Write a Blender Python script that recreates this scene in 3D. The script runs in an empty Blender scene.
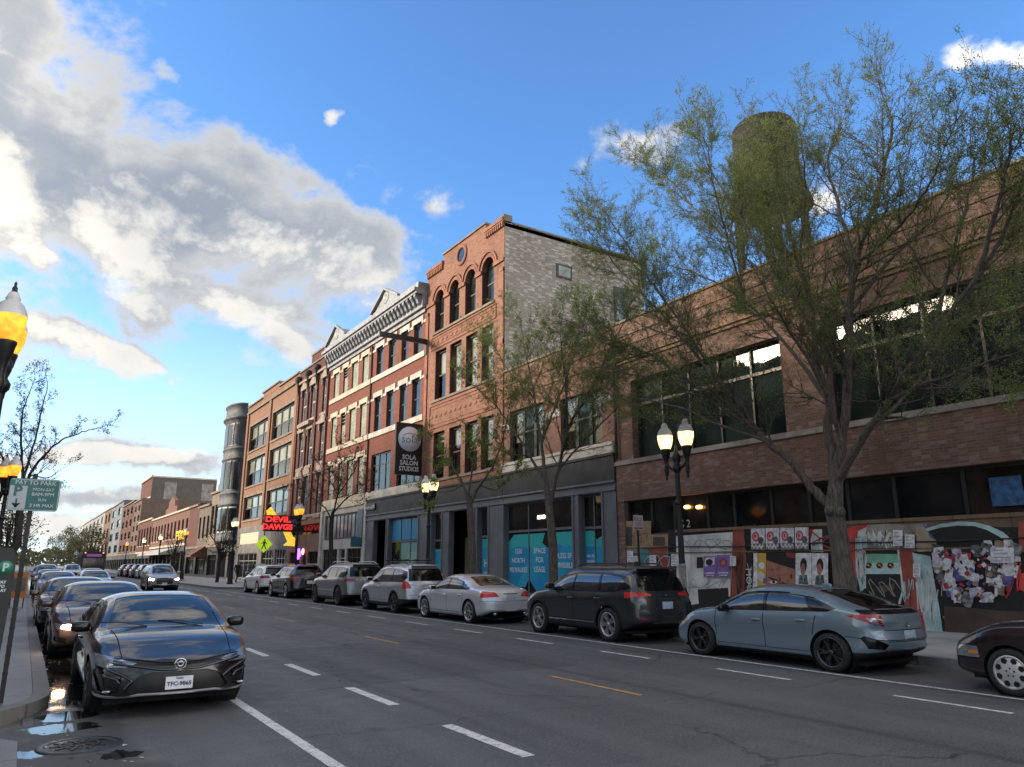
import bpy, bmesh, math, random
import numpy as np
from mathutils import Vector, Matrix, noise as mnoise
random.seed(7)
sc = bpy.context.scene
COL = sc.collection
R = math.radians
# ---------------------------------------------------------------- survey of the place (camera station)
CAM_H = 1.68; CAM_F = 735.0; CAM_P = R(13.7975); CAM_A = R(32.76)
def _ray(u, v):
    dx = u - 512; dy = 383.5 - v; c, s = math.cos(CAM_P), math.sin(CAM_P)
    f = CAM_F * c - dy * s; z = CAM_F * s + dy * c
    return (f * math.sin(CAM_A) + dx * math.cos(CAM_A), f * math.cos(CAM_A) - dx * math.sin(CAM_A), z)
def at(u, v, X):
    """point of the street plane x = X that was sighted at (u, v)"""
    r = _ray(u, v); t = X / r[0]
    return Vector((X, r[1] * t, CAM_H + r[2] * t))
def ylist(X, v, *us): return [at(u, v, X).y for u in us]

def link(o, parent=None):
    COL.objects.link(o)
    if parent is not None: o.parent = parent
    return o
def tag(o, label=None, cat=None, group=None, kind=None):
    if label: o['label'] = label
    if cat: o['category'] = cat
    if group: o['group'] = group
    if kind: o['kind'] = kind
    return o
def empty(name, loc=(0, 0, 0), rz=0.0):
    o = bpy.data.objects.new(name, None); o.empty_display_size = .2
    o.location = loc; o.rotation_euler = (0, 0, rz)
    return link(o)
def kids(o): return [c for c in bpy.data.objects if c.parent == o]
def copy_tree(o, parent=None):
    c = o.copy(); COL.objects.link(c)
    if parent is not None: c.parent = parent
    for ch in list(o.children): copy_tree(ch, c)
    return c

class MB:
    """mesh builder: collects vertices and faces, builds ONE mesh object"""
    def __init__(s): s.v = []; s.f = []; s.m = []; s.sm = []
    def vert(s, p): s.v.append(tuple(p)); return len(s.v) - 1
    def face(s, idx, m=0, sm=False): s.f.append(tuple(idx)); s.m.append(m); s.sm.append(sm)
    def poly(s, pts, m=0, n=None):
        pts = [Vector(p) for p in pts]
        if n is not None:
            nn = Vector((0, 0, 0))
            for i in range(len(pts)): nn += pts[i].cross(pts[(i + 1) % len(pts)])
            if nn.dot(Vector(n)) < 0: pts = pts[::-1]
        k = len(s.v); s.v += [tuple(p) for p in pts]
        s.face(range(k, k + len(pts)), m)
    def box(s, x0, x1, y0, y1, z0, z1, m=0, skip=''):
        x0, x1 = min(x0, x1), max(x0, x1); y0, y1 = min(y0, y1), max(y0, y1); z0, z1 = min(z0, z1), max(z0, z1)
        k = len(s.v)
        s.v += [(x0,y0,z0),(x1,y0,z0),(x1,y1,z0),(x0,y1,z0),(x0,y0,z1),(x1,y0,z1),(x1,y1,z1),(x0,y1,z1)]
        for nm, q in (('b',(0,3,2,1)),('t',(4,5,6,7)),('s',(0,1,5,4)),('n',(2,3,7,6)),('w',(3,0,4,7)),('e',(1,2,6,5))):
            if nm not in skip: s.face([k + i for i in q], m)
    def bar(s, a, b, w, h, m=0, up=(0, 0, 1)):
        a = Vector(a); b = Vector(b); d = (b - a).normalized(); up = Vector(up)
        sd = d.cross(up)
        if sd.length < 1e-4: sd = d.cross(Vector((1, 0, 0)))
        sd.normalize(); u2 = sd.cross(d)
        k = len(s.v)
        for p in (a, b):
            for (i, j) in ((-1,-1),(1,-1),(1,1),(-1,1)): s.v.append(tuple(p + sd * (i * w / 2) + u2 * (j * h / 2)))
        for q in ((0,1,2,3),(7,6,5,4),(0,4,5,1),(1,5,6,2),(2,6,7,3),(3,7,4,0)): s.face([k + i for i in q], m)
    def tube(s, pts, rs, n=8, m=0, cap=True, sm=True):
        pts = [Vector(p) for p in pts]
        if not hasattr(rs, '__len__'): rs = [rs] * len(pts)
        prev = None; rings = []
        for i, p in enumerate(pts):
            d = (pts[min(i + 1, len(pts) - 1)] - pts[max(i - 1, 0)])
            if d.length < 1e-9: d = Vector((0, 0, 1))
            d.normalize()
            if prev is None:
                a = Vector((1, 0, 0)) if abs(d.x) < .8 else Vector((0, 1, 0))
                sd = d.cross(a).normalized()
            else:
                sd = prev - d * prev.dot(d)
                sd = sd.normalized() if sd.length > 1e-6 else d.orthogonal().normalized()
            prev = sd; t = d.cross(sd)
            k = len(s.v); rings.append(k)
            for j in range(n):
                an = 2 * math.pi * j / n
                s.v.append(tuple(p + (sd * math.cos(an) + t * math.sin(an)) * rs[i]))
        for a, b in zip(rings, rings[1:]):
            for j in range(n): s.face((a + j, a + (j + 1) % n, b + (j + 1) % n, b + j), m, sm)
        if cap:
            s.face([rings[0] + j for j in range(n)][::-1], m); s.face([rings[-1] + j for j in range(n)], m)
    def lathe(s, prof, c=(0, 0, 0), n=20, m=0, axis='z', sm=True, a0=0.0, a1=2 * math.pi):
        """prof = [(r, h)] turned round an axis through c"""
        full = abs(a1 - a0 - 2 * math.pi) < 1e-6
        cnt = n if full else n + 1; rings = []
        for (r, h) in prof:
            k = len(s.v); rings.append(k)
            for j in range(cnt):
                an = a0 + (a1 - a0) * j / n
                ca, sa = math.cos(an) * r, math.sin(an) * r
                p = {'z': (ca, sa, h), 'y': (sa, h, ca), 'x': (h, ca, sa)}[axis]
                s.v.append((c[0] + p[0], c[1] + p[1], c[2] + p[2]))
        for a, b in zip(rings, rings[1:]):
            for j in range(n if full else n):
                j2 = (j + 1) % cnt
                s.face((a + j, a + j2, b + j2, b + j), m, sm)
    def prism(s, pts2, f0, f1, to3, m=0, n=None):
        """2-D outline pushed between two depths; to3(a, b, depth)"""
        A = [Vector(to3(a, b, f0)) for a, b in pts2]; B = [Vector(to3(a, b, f1)) for a, b in pts2]
        ax = (B[0] - A[0])
        s.poly(A, m, -ax); s.poly(B, m, ax)
        cen = sum(A, Vector()) / len(A)
        for i in range(len(A)):
            j = (i + 1) % len(A); mid = (A[i] + A[j]) / 2
            e = (A[j] - A[i]).cross(ax)
            # outward by orientation of outline
            s.poly([A[i], A[j], B[j], B[i]], m)
    def ell(s, c, r, e=1.0, n=14, k=9, m=0):
        """superellipsoid"""
        def pw(x, p): return math.copysign(abs(x) ** p, x)
        base = len(s.v)
        for i in range(k + 1):
            ph = -math.pi / 2 + math.pi * i / k
            for j in range(n):
                th = 2 * math.pi * j / n
                s.v.append((c[0] + r[0] * pw(math.cos(ph), e) * pw(math.cos(th), e), c[1] + r[1] * pw(math.cos(ph), e) * pw(math.sin(th), e), c[2] + r[2] * pw(math.sin(ph), e)))
        for i in range(k):
            for j in range(n):
                s.face((base + i * n + j, base + i * n + (j + 1) % n, base + (i + 1) * n + (j + 1) % n, base + (i + 1) * n + j), m, True)
    def build(s, name, mats, parent=None, loc=None):
        me = bpy.data.meshes.new(name)
        me.from_pydata(s.v, [], s.f)
        if not isinstance(mats, (list, tuple)): mats = [mats]
        for q in mats: me.materials.append(q)
        if len(mats) > 1: me.polygons.foreach_set('material_index', s.m)
        me.polygons.foreach_set('use_smooth', s.sm)
        me.update()
        o = bpy.data.objects.new(name, me)
        if loc: o.location = loc
        return link(o, parent)

def text(body, size, mat, parent, loc, rot, name='lettering', ext=.004, align='CENTER', sx=1.0, bold=0.0):
    cu = bpy.data.curves.new(name, 'FONT'); cu.body = body; cu.size = size; cu.extrude = ext
    cu.align_x = align; cu.align_y = 'CENTER'; cu.space_line = .95; cu.offset = bold; cu.resolution_u = 2
    tmp = bpy.data.objects.new(name, cu); me = bpy.data.meshes.new_from_object(tmp)
    bpy.data.objects.remove(tmp); bpy.data.curves.remove(cu)
    me.name = name; me.materials.clear(); me.materials.append(mat)
    o = bpy.data.objects.new(name, me); o.location = loc; o.rotation_euler = rot; o.scale = (sx, 1, 1)
    return link(o, parent)
FACE_W = (R(90), 0, R(-90))     # text read by someone looking along +X
FACE_S = (R(90), 0, 0)          # text read by someone looking along +Y
# ---------------------------------------------------------------- materials
MATS = {}
class NT:
    def __init__(s, tree): s.t = tree; s.n = tree.nodes; s.l = tree.links
    def new(s, typ, **kw):
        n = s.n.new(typ)
        for k, v in kw.items():
            if k.startswith('i_'): n.inputs[k[2:].replace('_', ' ')].default_value = v
            else: setattr(n, k, v)
        return n
    def math(s, op, a, b=None, c=None, clamp=False):
        n = s.n.new('ShaderNodeMath'); n.operation = op; n.use_clamp = clamp
        for i, x in enumerate((a, b, c)):
            if x is None: continue
            if isinstance(x, (int, float)): n.inputs[i].default_value = x
            else: s.l.new(x, n.inputs[i])
        return n.outputs[0]
    def vmath(s, op, a, b=None, sc=None):
        n = s.n.new('ShaderNodeVectorMath'); n.operation = op
        for i, x in enumerate((a, b)):
            if x is None: continue
            if isinstance(x, (tuple, list)): n.inputs[i].default_value = x
            else: s.l.new(x, n.inputs[i])
        if sc is not None:
            if isinstance(sc, (int, float)): n.inputs['Scale'].default_value = sc
            else: s.l.new(sc, n.inputs['Scale'])
        return n.outputs['Vector'] if op not in ('DOT_PRODUCT', 'LENGTH', 'DISTANCE') else n.outputs['Value']
    def mix(s, fac, a, b, blend='MIX'):
        n = s.n.new('ShaderNodeMix'); n.data_type = 'RGBA'; n.blend_type = blend
        for sock, x in ((n.inputs[0], fac), (n.inputs[6], a), (n.inputs[7], b)):
            if isinstance(x, (int, float)): sock.default_value = x
            elif isinstance(x, (tuple, list)): sock.default_value = (*x, 1) if len(x) == 3 else x
            else: s.l.new(x, sock)
        return n.outputs[2]
    def noise(s, vec, scale, detail=4, rough=.55, dist=0.0, col=False):
        n = s.n.new('ShaderNodeTexNoise'); n.inputs['Scale'].default_value = scale
        n.inputs['Detail'].default_value = detail; n.inputs['Roughness'].default_value = rough; n.inputs['Distortion'].default_value = dist
        if vec is not None: s.l.new(vec, n.inputs['Vector'])
        return n.outputs['Color' if col else 'Fac']
    def ramp(s, fac, p0, p1, lo=0.0, hi=1.0):
        n = s.n.new('ShaderNodeMapRange'); n.interpolation_type = 'SMOOTHSTEP'
        n.inputs[1].default_value = p0; n.inputs[2].default_value = p1; n.inputs[3].default_value = lo; n.inputs[4].default_value = hi
        s.l.new(fac, n.inputs[0]); return n.outputs[0]
    def xyz(s, v):
        n = s.n.new('ShaderNodeSeparateXYZ'); s.l.new(v, n.inputs[0]); return n.outputs
    def comb(s, x, y, z):
        n = s.n.new('ShaderNodeCombineXYZ')
        for i, q in enumerate((x, y, z)):
            if isinstance(q, (int, float)): n.inputs[i].default_value = q
            else: s.l.new(q, n.inputs[i])
        return n.outputs[0]
def mat(name):
    m = bpy.data.materials.new(name); m.use_nodes = True
    t = NT(m.node_tree); b = m.node_tree.nodes['Principled BSDF']
    return m, t, b
def objcoord(t):
    return t.n.new('ShaderNodeTexCoord').outputs['Object']
def plain(name, col, rough=.6, metal=0.0, var=.12, scale=3.0, spec=.5, coat=0.0, emit=None, estr=0.0, bump=0.0, bscale=40, ior=None):
    """procedural paint: a base colour with soft wear and dirt of its own"""
    key = name
    if key in MATS: return MATS[key]
    m, t, b = mat(name)
    oc = objcoord(t)
    nz = t.noise(oc, scale, 5, .6)
    f = t.ramp(nz, .3, .7)
    dark = tuple(c * (1 - var) for c in col); lite = tuple(min(1, c * (1 + var)) for c in col)
    c = t.mix(f, dark, lite); t.l.new(c, b.inputs['Base Color'])
    r = t.ramp(t.noise(oc, scale * 2.3, 4), .3, .7, max(0.02, rough - .08), min(1, rough + .08)); t.l.new(r, b.inputs['Roughness'])
    b.inputs['Metallic'].default_value = metal; b.inputs['Specular IOR Level'].default_value = spec
    if ior: b.inputs['IOR'].default_value = ior
    if coat: b.inputs['Coat Weight'].default_value = coat; b.inputs['Coat Roughness'].default_value = .03
    if emit: b.inputs['Emission Color'].default_value = (*emit, 1); b.inputs['Emission Strength'].default_value = estr
    if bump:
        bn = t.new('ShaderNodeBump'); bn.inputs['Strength'].default_value = bump; bn.inputs['Distance'].default_value = .02
        t.l.new(t.noise(oc, bscale, 4), bn.inputs['Height']); t.l.new(bn.outputs[0], b.inputs['Normal'])
    MATS[key] = m; return m
def wallcoord(t):
    """(along the wall, up) for walls facing any way"""
    g = t.n.new('ShaderNodeNewGeometry')
    p = t.xyz(g.outputs['Position']); n = t.xyz(g.outputs['True Normal'])
    isx = t.math('GREATER_THAN', t.math('ABSOLUTE', n[0]), .6)
    u = t.math('ADD', t.math('MULTIPLY', p[1], isx), t.math('MULTIPLY', p[0], t.math('SUBTRACT', 1.0, isx)))
    isz = t.math('GREATER_THAN', t.math('ABSOLUTE', n[2]), .7)
    v = t.math('ADD', t.math('MULTIPLY', p[2], t.math('SUBTRACT', 1.0, isz)), t.math('MULTIPLY', p[1], isz))
    return t.comb(u, v, 0.0), g.outputs['Position']
def brick(name, c1, c2, mortar, bw=.22, bh=.075, mott=.35, stain=.35, bump=.5, ms=.012, third=None):
    if name in MATS: return MATS[name]
    m, t, b = mat(name)
    uv, pos = wallcoord(t)
    br = t.n.new('ShaderNodeTexBrick'); t.l.new(uv, br.inputs['Vector'])
    br.inputs['Scale'].default_value = 1.0; br.inputs['Brick Width'].default_value = bw; br.inputs['Row Height'].default_value = bh
    br.inputs['Mortar Size'].default_value = ms; br.inputs['Mortar Smooth'].default_value = .3; br.inputs['Bias'].default_value = 0.0
    br.inputs['Color1'].default_value = (*c1, 1); br.inputs['Color2'].default_value = (*c2, 1); br.inputs['Mortar'].default_value = (*mortar, 1)
    big = t.noise(pos, .55, 5, .6); mid = t.noise(pos, 3.3, 4, .65)
    sx = t.vmath('MULTIPLY', uv, (1.6, .16, 1)); streak = t.noise(sx, 1.0, 5, .6)
    # single dark or pale bricks
    cell = t.vmath('MULTIPLY', uv, (1 / bw, 1 / bh, 1)); wn = t.n.new('ShaderNodeTexWhiteNoise'); wn.noise_dimensions = '2D'
    fl = t.vmath('FLOOR', cell); t.l.new(fl, wn.inputs['Vector'])
    c = br.outputs['Color']
    odd = t.math('MULTIPLY', t.ramp(wn.outputs['Value'], .55, 1.0), mott)
    c = t.mix(odd, c, third if third else tuple(x * .45 for x in c1))
    c = t.mix(t.math('MULTIPLY', t.ramp(mid, .45, .8), mott * .6), c, tuple(min(1, x * 1.5) for x in c2))
    c = t.mix(t.math('MULTIPLY', t.ramp(big, .42, .72), stain), c, tuple(x * .5 for x in c1))
    c = t.mix(t.math('MULTIPLY', t.ramp(streak, .5, .8), stain * .6), c, tuple(x * .42 for x in c2))
    t.l.new(c, b.inputs['Base Color']); b.inputs['Roughness'].default_value = .88; b.inputs['Specular IOR Level'].default_value = .3
    bn = t.new('ShaderNodeBump'); bn.inputs['Strength'].default_value = bump; bn.inputs['Distance'].default_value = .012
    t.l.new(t.math('SUBTRACT', t.math('MULTIPLY', mid, .4), br.outputs['Fac']), bn.inputs['Height']); t.l.new(bn.outputs[0], b.inputs['Normal'])
    MATS[name] = m; return m
def stone(name, col, var=.3, scale=1.2, rough=.85):
    if name in MATS: return MATS[name]
    m, t, b = mat(name)
    uv, pos = wallcoord(t)
    big = t.noise(pos, scale, 6, .65); fine = t.noise(pos, scale * 14, 4, .7)
    streak = t.noise(t.vmath('MULTIPLY', uv, (2.2, .25, 1)), 1.3, 5, .6)
    c = t.mix(t.ramp(big, .3, .7), tuple(x * (1 - var) for x in col), tuple(min(1, x * (1 + var * .5)) for x in col))
    c = t.mix(t.math('MULTIPLY', t.ramp(streak, .5, .75), var), c, tuple(x * .45 for x in col))
    c = t.mix(t.math('MULTIPLY', t.ramp(fine, .5, .8), .3), c, tuple(x * .7 for x in col))
    t.l.new(c, b.inputs['Base Color']); b.inputs['Roughness'].default_value = rough; b.inputs['Specular IOR Level'].default_value = .3
    bn = t.new('ShaderNodeBump'); bn.inputs['Strength'].default_value = .3; bn.inputs['Distance'].default_value = .015
    t.l.new(fine, bn.inputs['Height']); t.l.new(bn.outputs[0], b.inputs['Normal'])
    MATS[name] = m; return m
def glass(name, col=(.012, .016, .018), rough=.02, wave=.03, spec=.5, ior=1.55, wscale=.9):
    """window glass over a dark room: tinted body, mirror coat, old panes slightly wavy"""
    if name in MATS: return MATS[name]
    m, t, b = mat(name)
    oc = t.n.new('ShaderNodeNewGeometry').outputs['Position']
    f = t.ramp(t.noise(oc, .8, 3), .35, .65)
    t.l.new(t.mix(f, tuple(c * .6 for c in col), tuple(c * 1.5 for c in col)), b.inputs['Base Color'])
    b.inputs['Roughness'].default_value = rough; b.inputs['IOR'].default_value = ior; b.inputs['Specular IOR Level'].default_value = spec
    if wave:
        bn = t.new('ShaderNodeBump'); bn.inputs['Strength'].default_value = wave; bn.inputs['Distance'].default_value = .2
        t.l.new(t.noise(oc, wscale, 2), bn.inputs['Height']); t.l.new(bn.outputs[0], b.inputs['Normal'])
    MATS[name] = m; return m
def clear_glass(name, tint=(.75, .8, .8), boost=1.0):
    if name in MATS: return MATS[name]
    m = bpy.data.materials.new(name); m.use_nodes = True; t = NT(m.node_tree)
    t.n.clear(); out = t.new('ShaderNodeOutputMaterial')
    tr = t.new('ShaderNodeBsdfTransparent'); tr.inputs[0].default_value = (*tint, 1)
    gl = t.new('ShaderNodeBsdfGlossy'); gl.inputs['Roughness'].default_value = .02
    fr = t.new('ShaderNodeFresnel'); fr.inputs[0].default_value = 1.55
    oc = t.n.new('ShaderNodeNewGeometry').outputs['Position']
    bn = t.new('ShaderNodeBump'); bn.inputs['Strength'].default_value = .03; bn.inputs['Distance'].default_value = .2
    t.l.new(t.noise(oc, .9, 2), bn.inputs['Height']); t.l.new(bn.outputs[0], gl.inputs['Normal'])
    mx = t.new('ShaderNodeMixShader'); f = t.math('MULTIPLY', fr.outputs[0], boost, clamp=True)
    t.l.new(f, mx.inputs[0]); t.l.new(tr.outputs[0], mx.inputs[1]); t.l.new(gl.outputs[0], mx.inputs[2]); t.l.new(mx.outputs[0], out.inputs[0])
    MATS[name] = m; return m
# ================================================================= ground, road, pavements, markings
def build_w(mb, name, mats, root):
    """mesh given in street coordinates, hung under a thing whose Empty stands at its base"""
    o = mb.build(name, mats, root)
    if root is not None and root.parent is None: o.location = -root.location
    return o
FX = 18.2           # facade line, right-hand side
KERB_R, KERB_L = 13.1, .47
def asphalt():
    m, t, b = mat('asphalt')
    pos = t.n.new('ShaderNodeNewGeometry').outputs['Position']
    st = t.vmath('MULTIPLY', pos, (1.0, .06, 1)); lanes = t.noise(st, 1.1, 5, .6)
    big = t.noise(pos, .22, 5, .6); grit = t.noise(pos, 38, 3, .7); mid = t.noise(pos, 2.6, 5, .7)
    c = t.mix(t.ramp(big, .3, .7), (.074, .073, .076), (.106, .105, .109))
    c = t.mix(t.math('MULTIPLY', t.ramp(lanes, .45, .75), .55), c, (.046, .046, .048))
    c = t.mix(t.math('MULTIPLY', t.ramp(mid, .5, .8), .35), c, (.105, .104, .104))
    c = t.mix(t.math('MULTIPLY', t.ramp(grit, .5, .68), .65), c, (.19, .19, .187))
    c = t.mix(t.math('MULTIPLY', t.ramp(grit, .5, .34), .6), c, (.02, .02, .02))
    # cracks: voronoi edges, broken up, and long transverse joints
    vo = t.n.new('ShaderNodeTexVoronoi'); vo.feature = 'DISTANCE_TO_EDGE'; vo.inputs['Scale'].default_value = .16
    wob = t.vmath('ADD', pos, t.vmath('SCALE', t.noise(pos, 1.3, 4, .6, col=True), sc=.9)); t.l.new(wob, vo.inputs['Vector'])
    ck = t.math('MULTIPLY', t.math('LESS_THAN', vo.outputs['Distance'], .0036), t.ramp(t.noise(pos, .35, 2), .42, .55))
    c = t.mix(t.math('MULTIPLY', ck, .8), c, (.012, .012, .012))
    yb_ = t.math('ADD', t.xyz(pos)[1], t.math('ADD', t.math('MULTIPLY', t.math('SUBTRACT', t.noise(pos, .5, 4), .5), 1.6), t.math('MULTIPLY', t.xyz(pos)[0], .10)))
    seam_ = t.math('MULTIPLY', t.math('LESS_THAN', t.math('ABSOLUTE', t.math('SUBTRACT', t.math('FRACT', t.math('DIVIDE', yb_, 8.7)), .93)), .0016), t.ramp(t.noise(pos, .6, 3), .40, .5))
    c = t.mix(t.math('MULTIPLY', seam_, .75), c, (.018, .018, .018))
    # mended rectangles, wheel tracks worn paler, oil dark between them
    q = t.xyz(pos); wn = t.n.new('ShaderNodeTexWhiteNoise'); wn.noise_dimensions = '2D'
    t.l.new(t.vmath('FLOOR', t.comb(t.math('DIVIDE', t.math('ADD', q[0], t.math('MULTIPLY', mid, .05)), 2.15), t.math('DIVIDE', q[1], 5.3), 0)), wn.inputs['Vector'])
    c = t.mix(t.math('MULTIPLY', t.ramp(wn.outputs['Value'], .80, .82), .5), c, (.040, .040, .042)); c = t.mix(t.math('MULTIPLY', t.ramp(wn.outputs['Value'], .16, .14), .3), c, (.12, .118, .116))
    tr = t.math('ABSOLUTE', t.math('SUBTRACT', t.math('FRACT', t.math('DIVIDE', t.math('ADD', q[0], .55), 1.62)), .5))
    c = t.mix(t.math('MULTIPLY', t.ramp(tr, .22, .05), .30), c, (.125, .124, .122)); c = t.mix(t.math('MULTIPLY', t.ramp(tr, .40, .5), t.math('MULTIPLY', t.ramp(lanes, .4, .6), .45)), c, (.030, .030, .030))
    sp = t.n.new('ShaderNodeTexVoronoi'); sp.inputs['Scale'].default_value = .8; t.l.new(pos, sp.inputs['Vector'])
    c = t.mix(t.math('MULTIPLY', t.ramp(t.math('ADD', sp.outputs['Distance'], t.math('MULTIPLY', mid, .1)), .16, .11), .5), c, (.022, .021, .021))
    t.l.new(c, b.inputs['Base Color'])
    r = t.ramp(mid, .3, .75, .55, .78); t.l.new(r, b.inputs['Roughness']); b.inputs['Specular IOR Level'].default_value = .5
    bn = t.new('ShaderNodeBump'); bn.inputs['Strength'].default_value = .35; bn.inputs['Distance'].default_value = .006
    t.l.new(t.math('SUBTRACT', grit, t.math('MULTIPLY', ck, 2.0)), bn.inputs['Height']); t.l.new(bn.outputs[0], b.inputs['Normal'])
    return m
def concrete(name, col, jx=1.52, jy=1.52, wet=.0, x0=0.0):
    m, t, b = mat(name)
    pos = t.n.new('ShaderNodeNewGeometry').outputs['Position']; q = t.xyz(pos)
    def joint(a, step):
        f = t.math('ABSOLUTE', t.math('SUBTRACT', t.math('FRACT', t.math('DIVIDE', a, step)), .5))
        return t.math('LESS_THAN', f, .014 / step)
    j = t.math('MAXIMUM', joint(t.math('SUBTRACT', q[0], x0), jx), joint(q[1], jy))
    big = t.noise(pos, .8, 5, .65); fine = t.noise(pos, 30, 3, .7); mid = t.noise(pos, 4, 5, .7)
    sl = t.n.new('ShaderNodeTexWhiteNoise'); sl.noise_dimensions = '2D'
    t.l.new(t.vmath('FLOOR', t.comb(t.math('ADD', t.math('DIVIDE', t.math('SUBTRACT', q[0], x0), jx), .5), t.math('ADD', t.math('DIVIDE', q[1], jy), .5), 0)), sl.inputs['Vector'])
    c = t.mix(t.ramp(big, .3, .7), tuple(x * .72 for x in col), tuple(x * 1.12 for x in col))
    c = t.mix(t.math('MULTIPLY', sl.outputs['Value'], .25), c, tuple(x * .62 for x in col))
    c = t.mix(t.math('MULTIPLY', t.ramp(mid, .52, .75), .4), c, tuple(x * .5 for x in col))
    c = t.mix(t.math('MULTIPLY', t.ramp(fine, .5, .8), .3), c, tuple(x * 1.3 for x in col))
    c = t.mix(t.math('MULTIPLY', j, .75), c, tuple(x * .25 for x in col))
    t.l.new(c, b.inputs['Base Color']); t.l.new(t.ramp(big, .3, .7, .6 - wet, .85 - wet), b.inputs['Roughness']); b.inputs['Specular IOR Level'].default_value = .4
    bn = t.new('ShaderNodeBump'); bn.inputs['Strength'].default_value = .4; bn.inputs['Distance'].default_value = .008
    t.l.new(t.math('SUBTRACT', fine, j), bn.inputs['Height']); t.l.new(bn.outputs[0], b.inputs['Normal'])
    MATS[name] = m; return m
M_ASPH = asphalt(); M_SIDE = concrete('sidewalk_concrete', (.40, .395, .385), x0=.47); M_KERB = concrete('kerb_concrete', (.22, .215, .205), 40, 3.0)
M_SIDE_L = concrete('damp_sidewalk_concrete', (.22, .217, .21), 1.2, 1.5, .15, x0=.1)
def paint(name, col, wear):
    m, t, b = mat(name)
    pos = t.n.new('ShaderNodeNewGeometry').outputs['Position']
    a = t.noise(pos, 9, 6, .75); g = t.noise(pos, 60, 3, .7)
    f = t.ramp(t.math('ADD', t.math('MULTIPLY', a, .6), t.math('MULTIPLY', g, .4)), wear - .08, wear + .1)
    c = t.mix(f, (.09, .09, .09), col); t.l.new(c, b.inputs['Base Color']); b.inputs['Roughness'].default_value = .7
    return m
P_WHITE = paint('white_road_paint', (.62, .62, .6), .43); P_YEL = paint('yellow_road_paint', (.55, .30, .06), .45); P_FAINT = paint('worn_white_road_paint', (.42, .42, .41), .50)

g = MB(); g.poly([(-900, -300, -.02), (900, -300, -.02), (900, 1500, -.02), (-900, 1500, -.02)], 0, (0, 0, 1))
tag(g.build('ground', plain('dry_ground', (.12, .11, .09), .9, var=.3, scale=.1)), kind='structure')
g = MB()
ys = [-60, -10, 0, 5, 10, 20, 40, 80, 160, 320, 640, 1200]
for a, b_ in zip(ys, ys[1:]): g.poly([(.2, a, 0), (13.4, a, 0), (13.4, b_, 0), (.2, b_, 0)], 0, (0, 0, 1))
g.poly([(-60, -12, -.002), (.2, -12, -.002), (.2, 9.95, -.002), (-60, 9.95, -.002)], 0, (0, 0, 1))
road = tag(g.build('road', M_ASPH), kind='structure')
def mark(name, x0, x1, y0, y1, m, z=.004):
    mb = MB(); n = max(1, int((y1 - y0) / 2))
    for i in range(n):
        a = y0 + (y1 - y0) * i / n; c = y0 + (y1 - y0) * (i + 1) / n
        mb.poly([(x0, a, z), (x1, a, z), (x1, c, z), (x0, c, z)], 0, (0, 0, 1))
    return mb.build(name, m, road)
for i in range(22):                                   # broken line of the near lane
    y = 5.98 + i * 2.92 + (0.02 if i else 0); mark('lane_dash', 3.96, 4.10, y, y + 1.58, P_WHITE)
mark('edge_line', 2.40, 2.52, -4, 10.62, P_WHITE)
for i in range(9): mark('centre_dash', 7.0, 7.08, 7.8 + i * 7.65 - 7.65, 9.85 + i * 7.65 - 7.65, P_YEL)
for i in range(26): mark('cycle_lane_dash', 9.78, 9.87, 1.55 + i * 3.02, 2.98 + i * 3.02, P_WHITE)
mark('parking_line', 10.86, 10.95, -6, 53, P_WHITE)
# kerbs and pavements
def slab(name, pts, z, m, side=None, zb=-.05):
    mb = MB(); mb.poly([(x, y, z) for x, y in pts], 0, (0, 0, 1))
    n = len(pts)
    for i in range(n):
        a, b_ = pts[i], pts[(i + 1) % n]
        mb.poly([(*a, zb), (*b_, zb), (*b_, z), (*a, z)], 0)
    o = mb.build(name, m); return tag(o, kind='structure')
# right: kerb with a bump-out beyond the parked cars
out = [(13.1, -60), (13.1, 52.6), (12.7, 53.6), (11.6, 54.6), (11.2, 55.6), (11.2, 74), (11.6, 75.2), (13.1, 76.4), (13.1, 1200)]
inn = [(x + .17, y) for x, y in out]
slab('kerb_right', out + inn[::-1], .15, M_KERB)
slab('sidewalk_right', [(x + .005, y) for x, y in inn] + [(18.9, 1200), (18.9, -60)], .146, M_SIDE)
# left: the kerb comes down the street and sweeps round the corner
arc = []
for i in range(9):
    an = R(0 - 90 * i / 8); arc.append((-1.15 + 1.62 * math.cos(an), 11.35 + 1.62 * math.sin(an)))
outl = [(.30, 1200), (.36, 60), (.47, 14)] + arc + [(-40, 9.73)]
innl = [(.12, 1200), (.18, 60), (.29, 14)] + [(-1.15 + 1.44 * math.cos(R(-90 * i / 8)), 11.35 + 1.44 * math.sin(R(-90 * i / 8))) for i in range(9)] + [(-40, 9.91)]
slab('kerb_left', outl + innl[::-1], .14, M_KERB)
slab('sidewalk_left', [(x - .005, y + (.005 if i > 2 else 0)) for i, (x, y) in enumerate(innl)] + [(-40, 1200)], .136, M_SIDE_L)
# where the photographer stands: concrete apron with its own kerb end
slab('corner_apron', [(-6, -6), (.16, -6), (.16, 9.05), (-.1, 9.45), (-6, 9.6)], .02, concrete('apron_concrete', (.15, .148, .143), 1.5, 1.5, .25, x0=.16))
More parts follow.
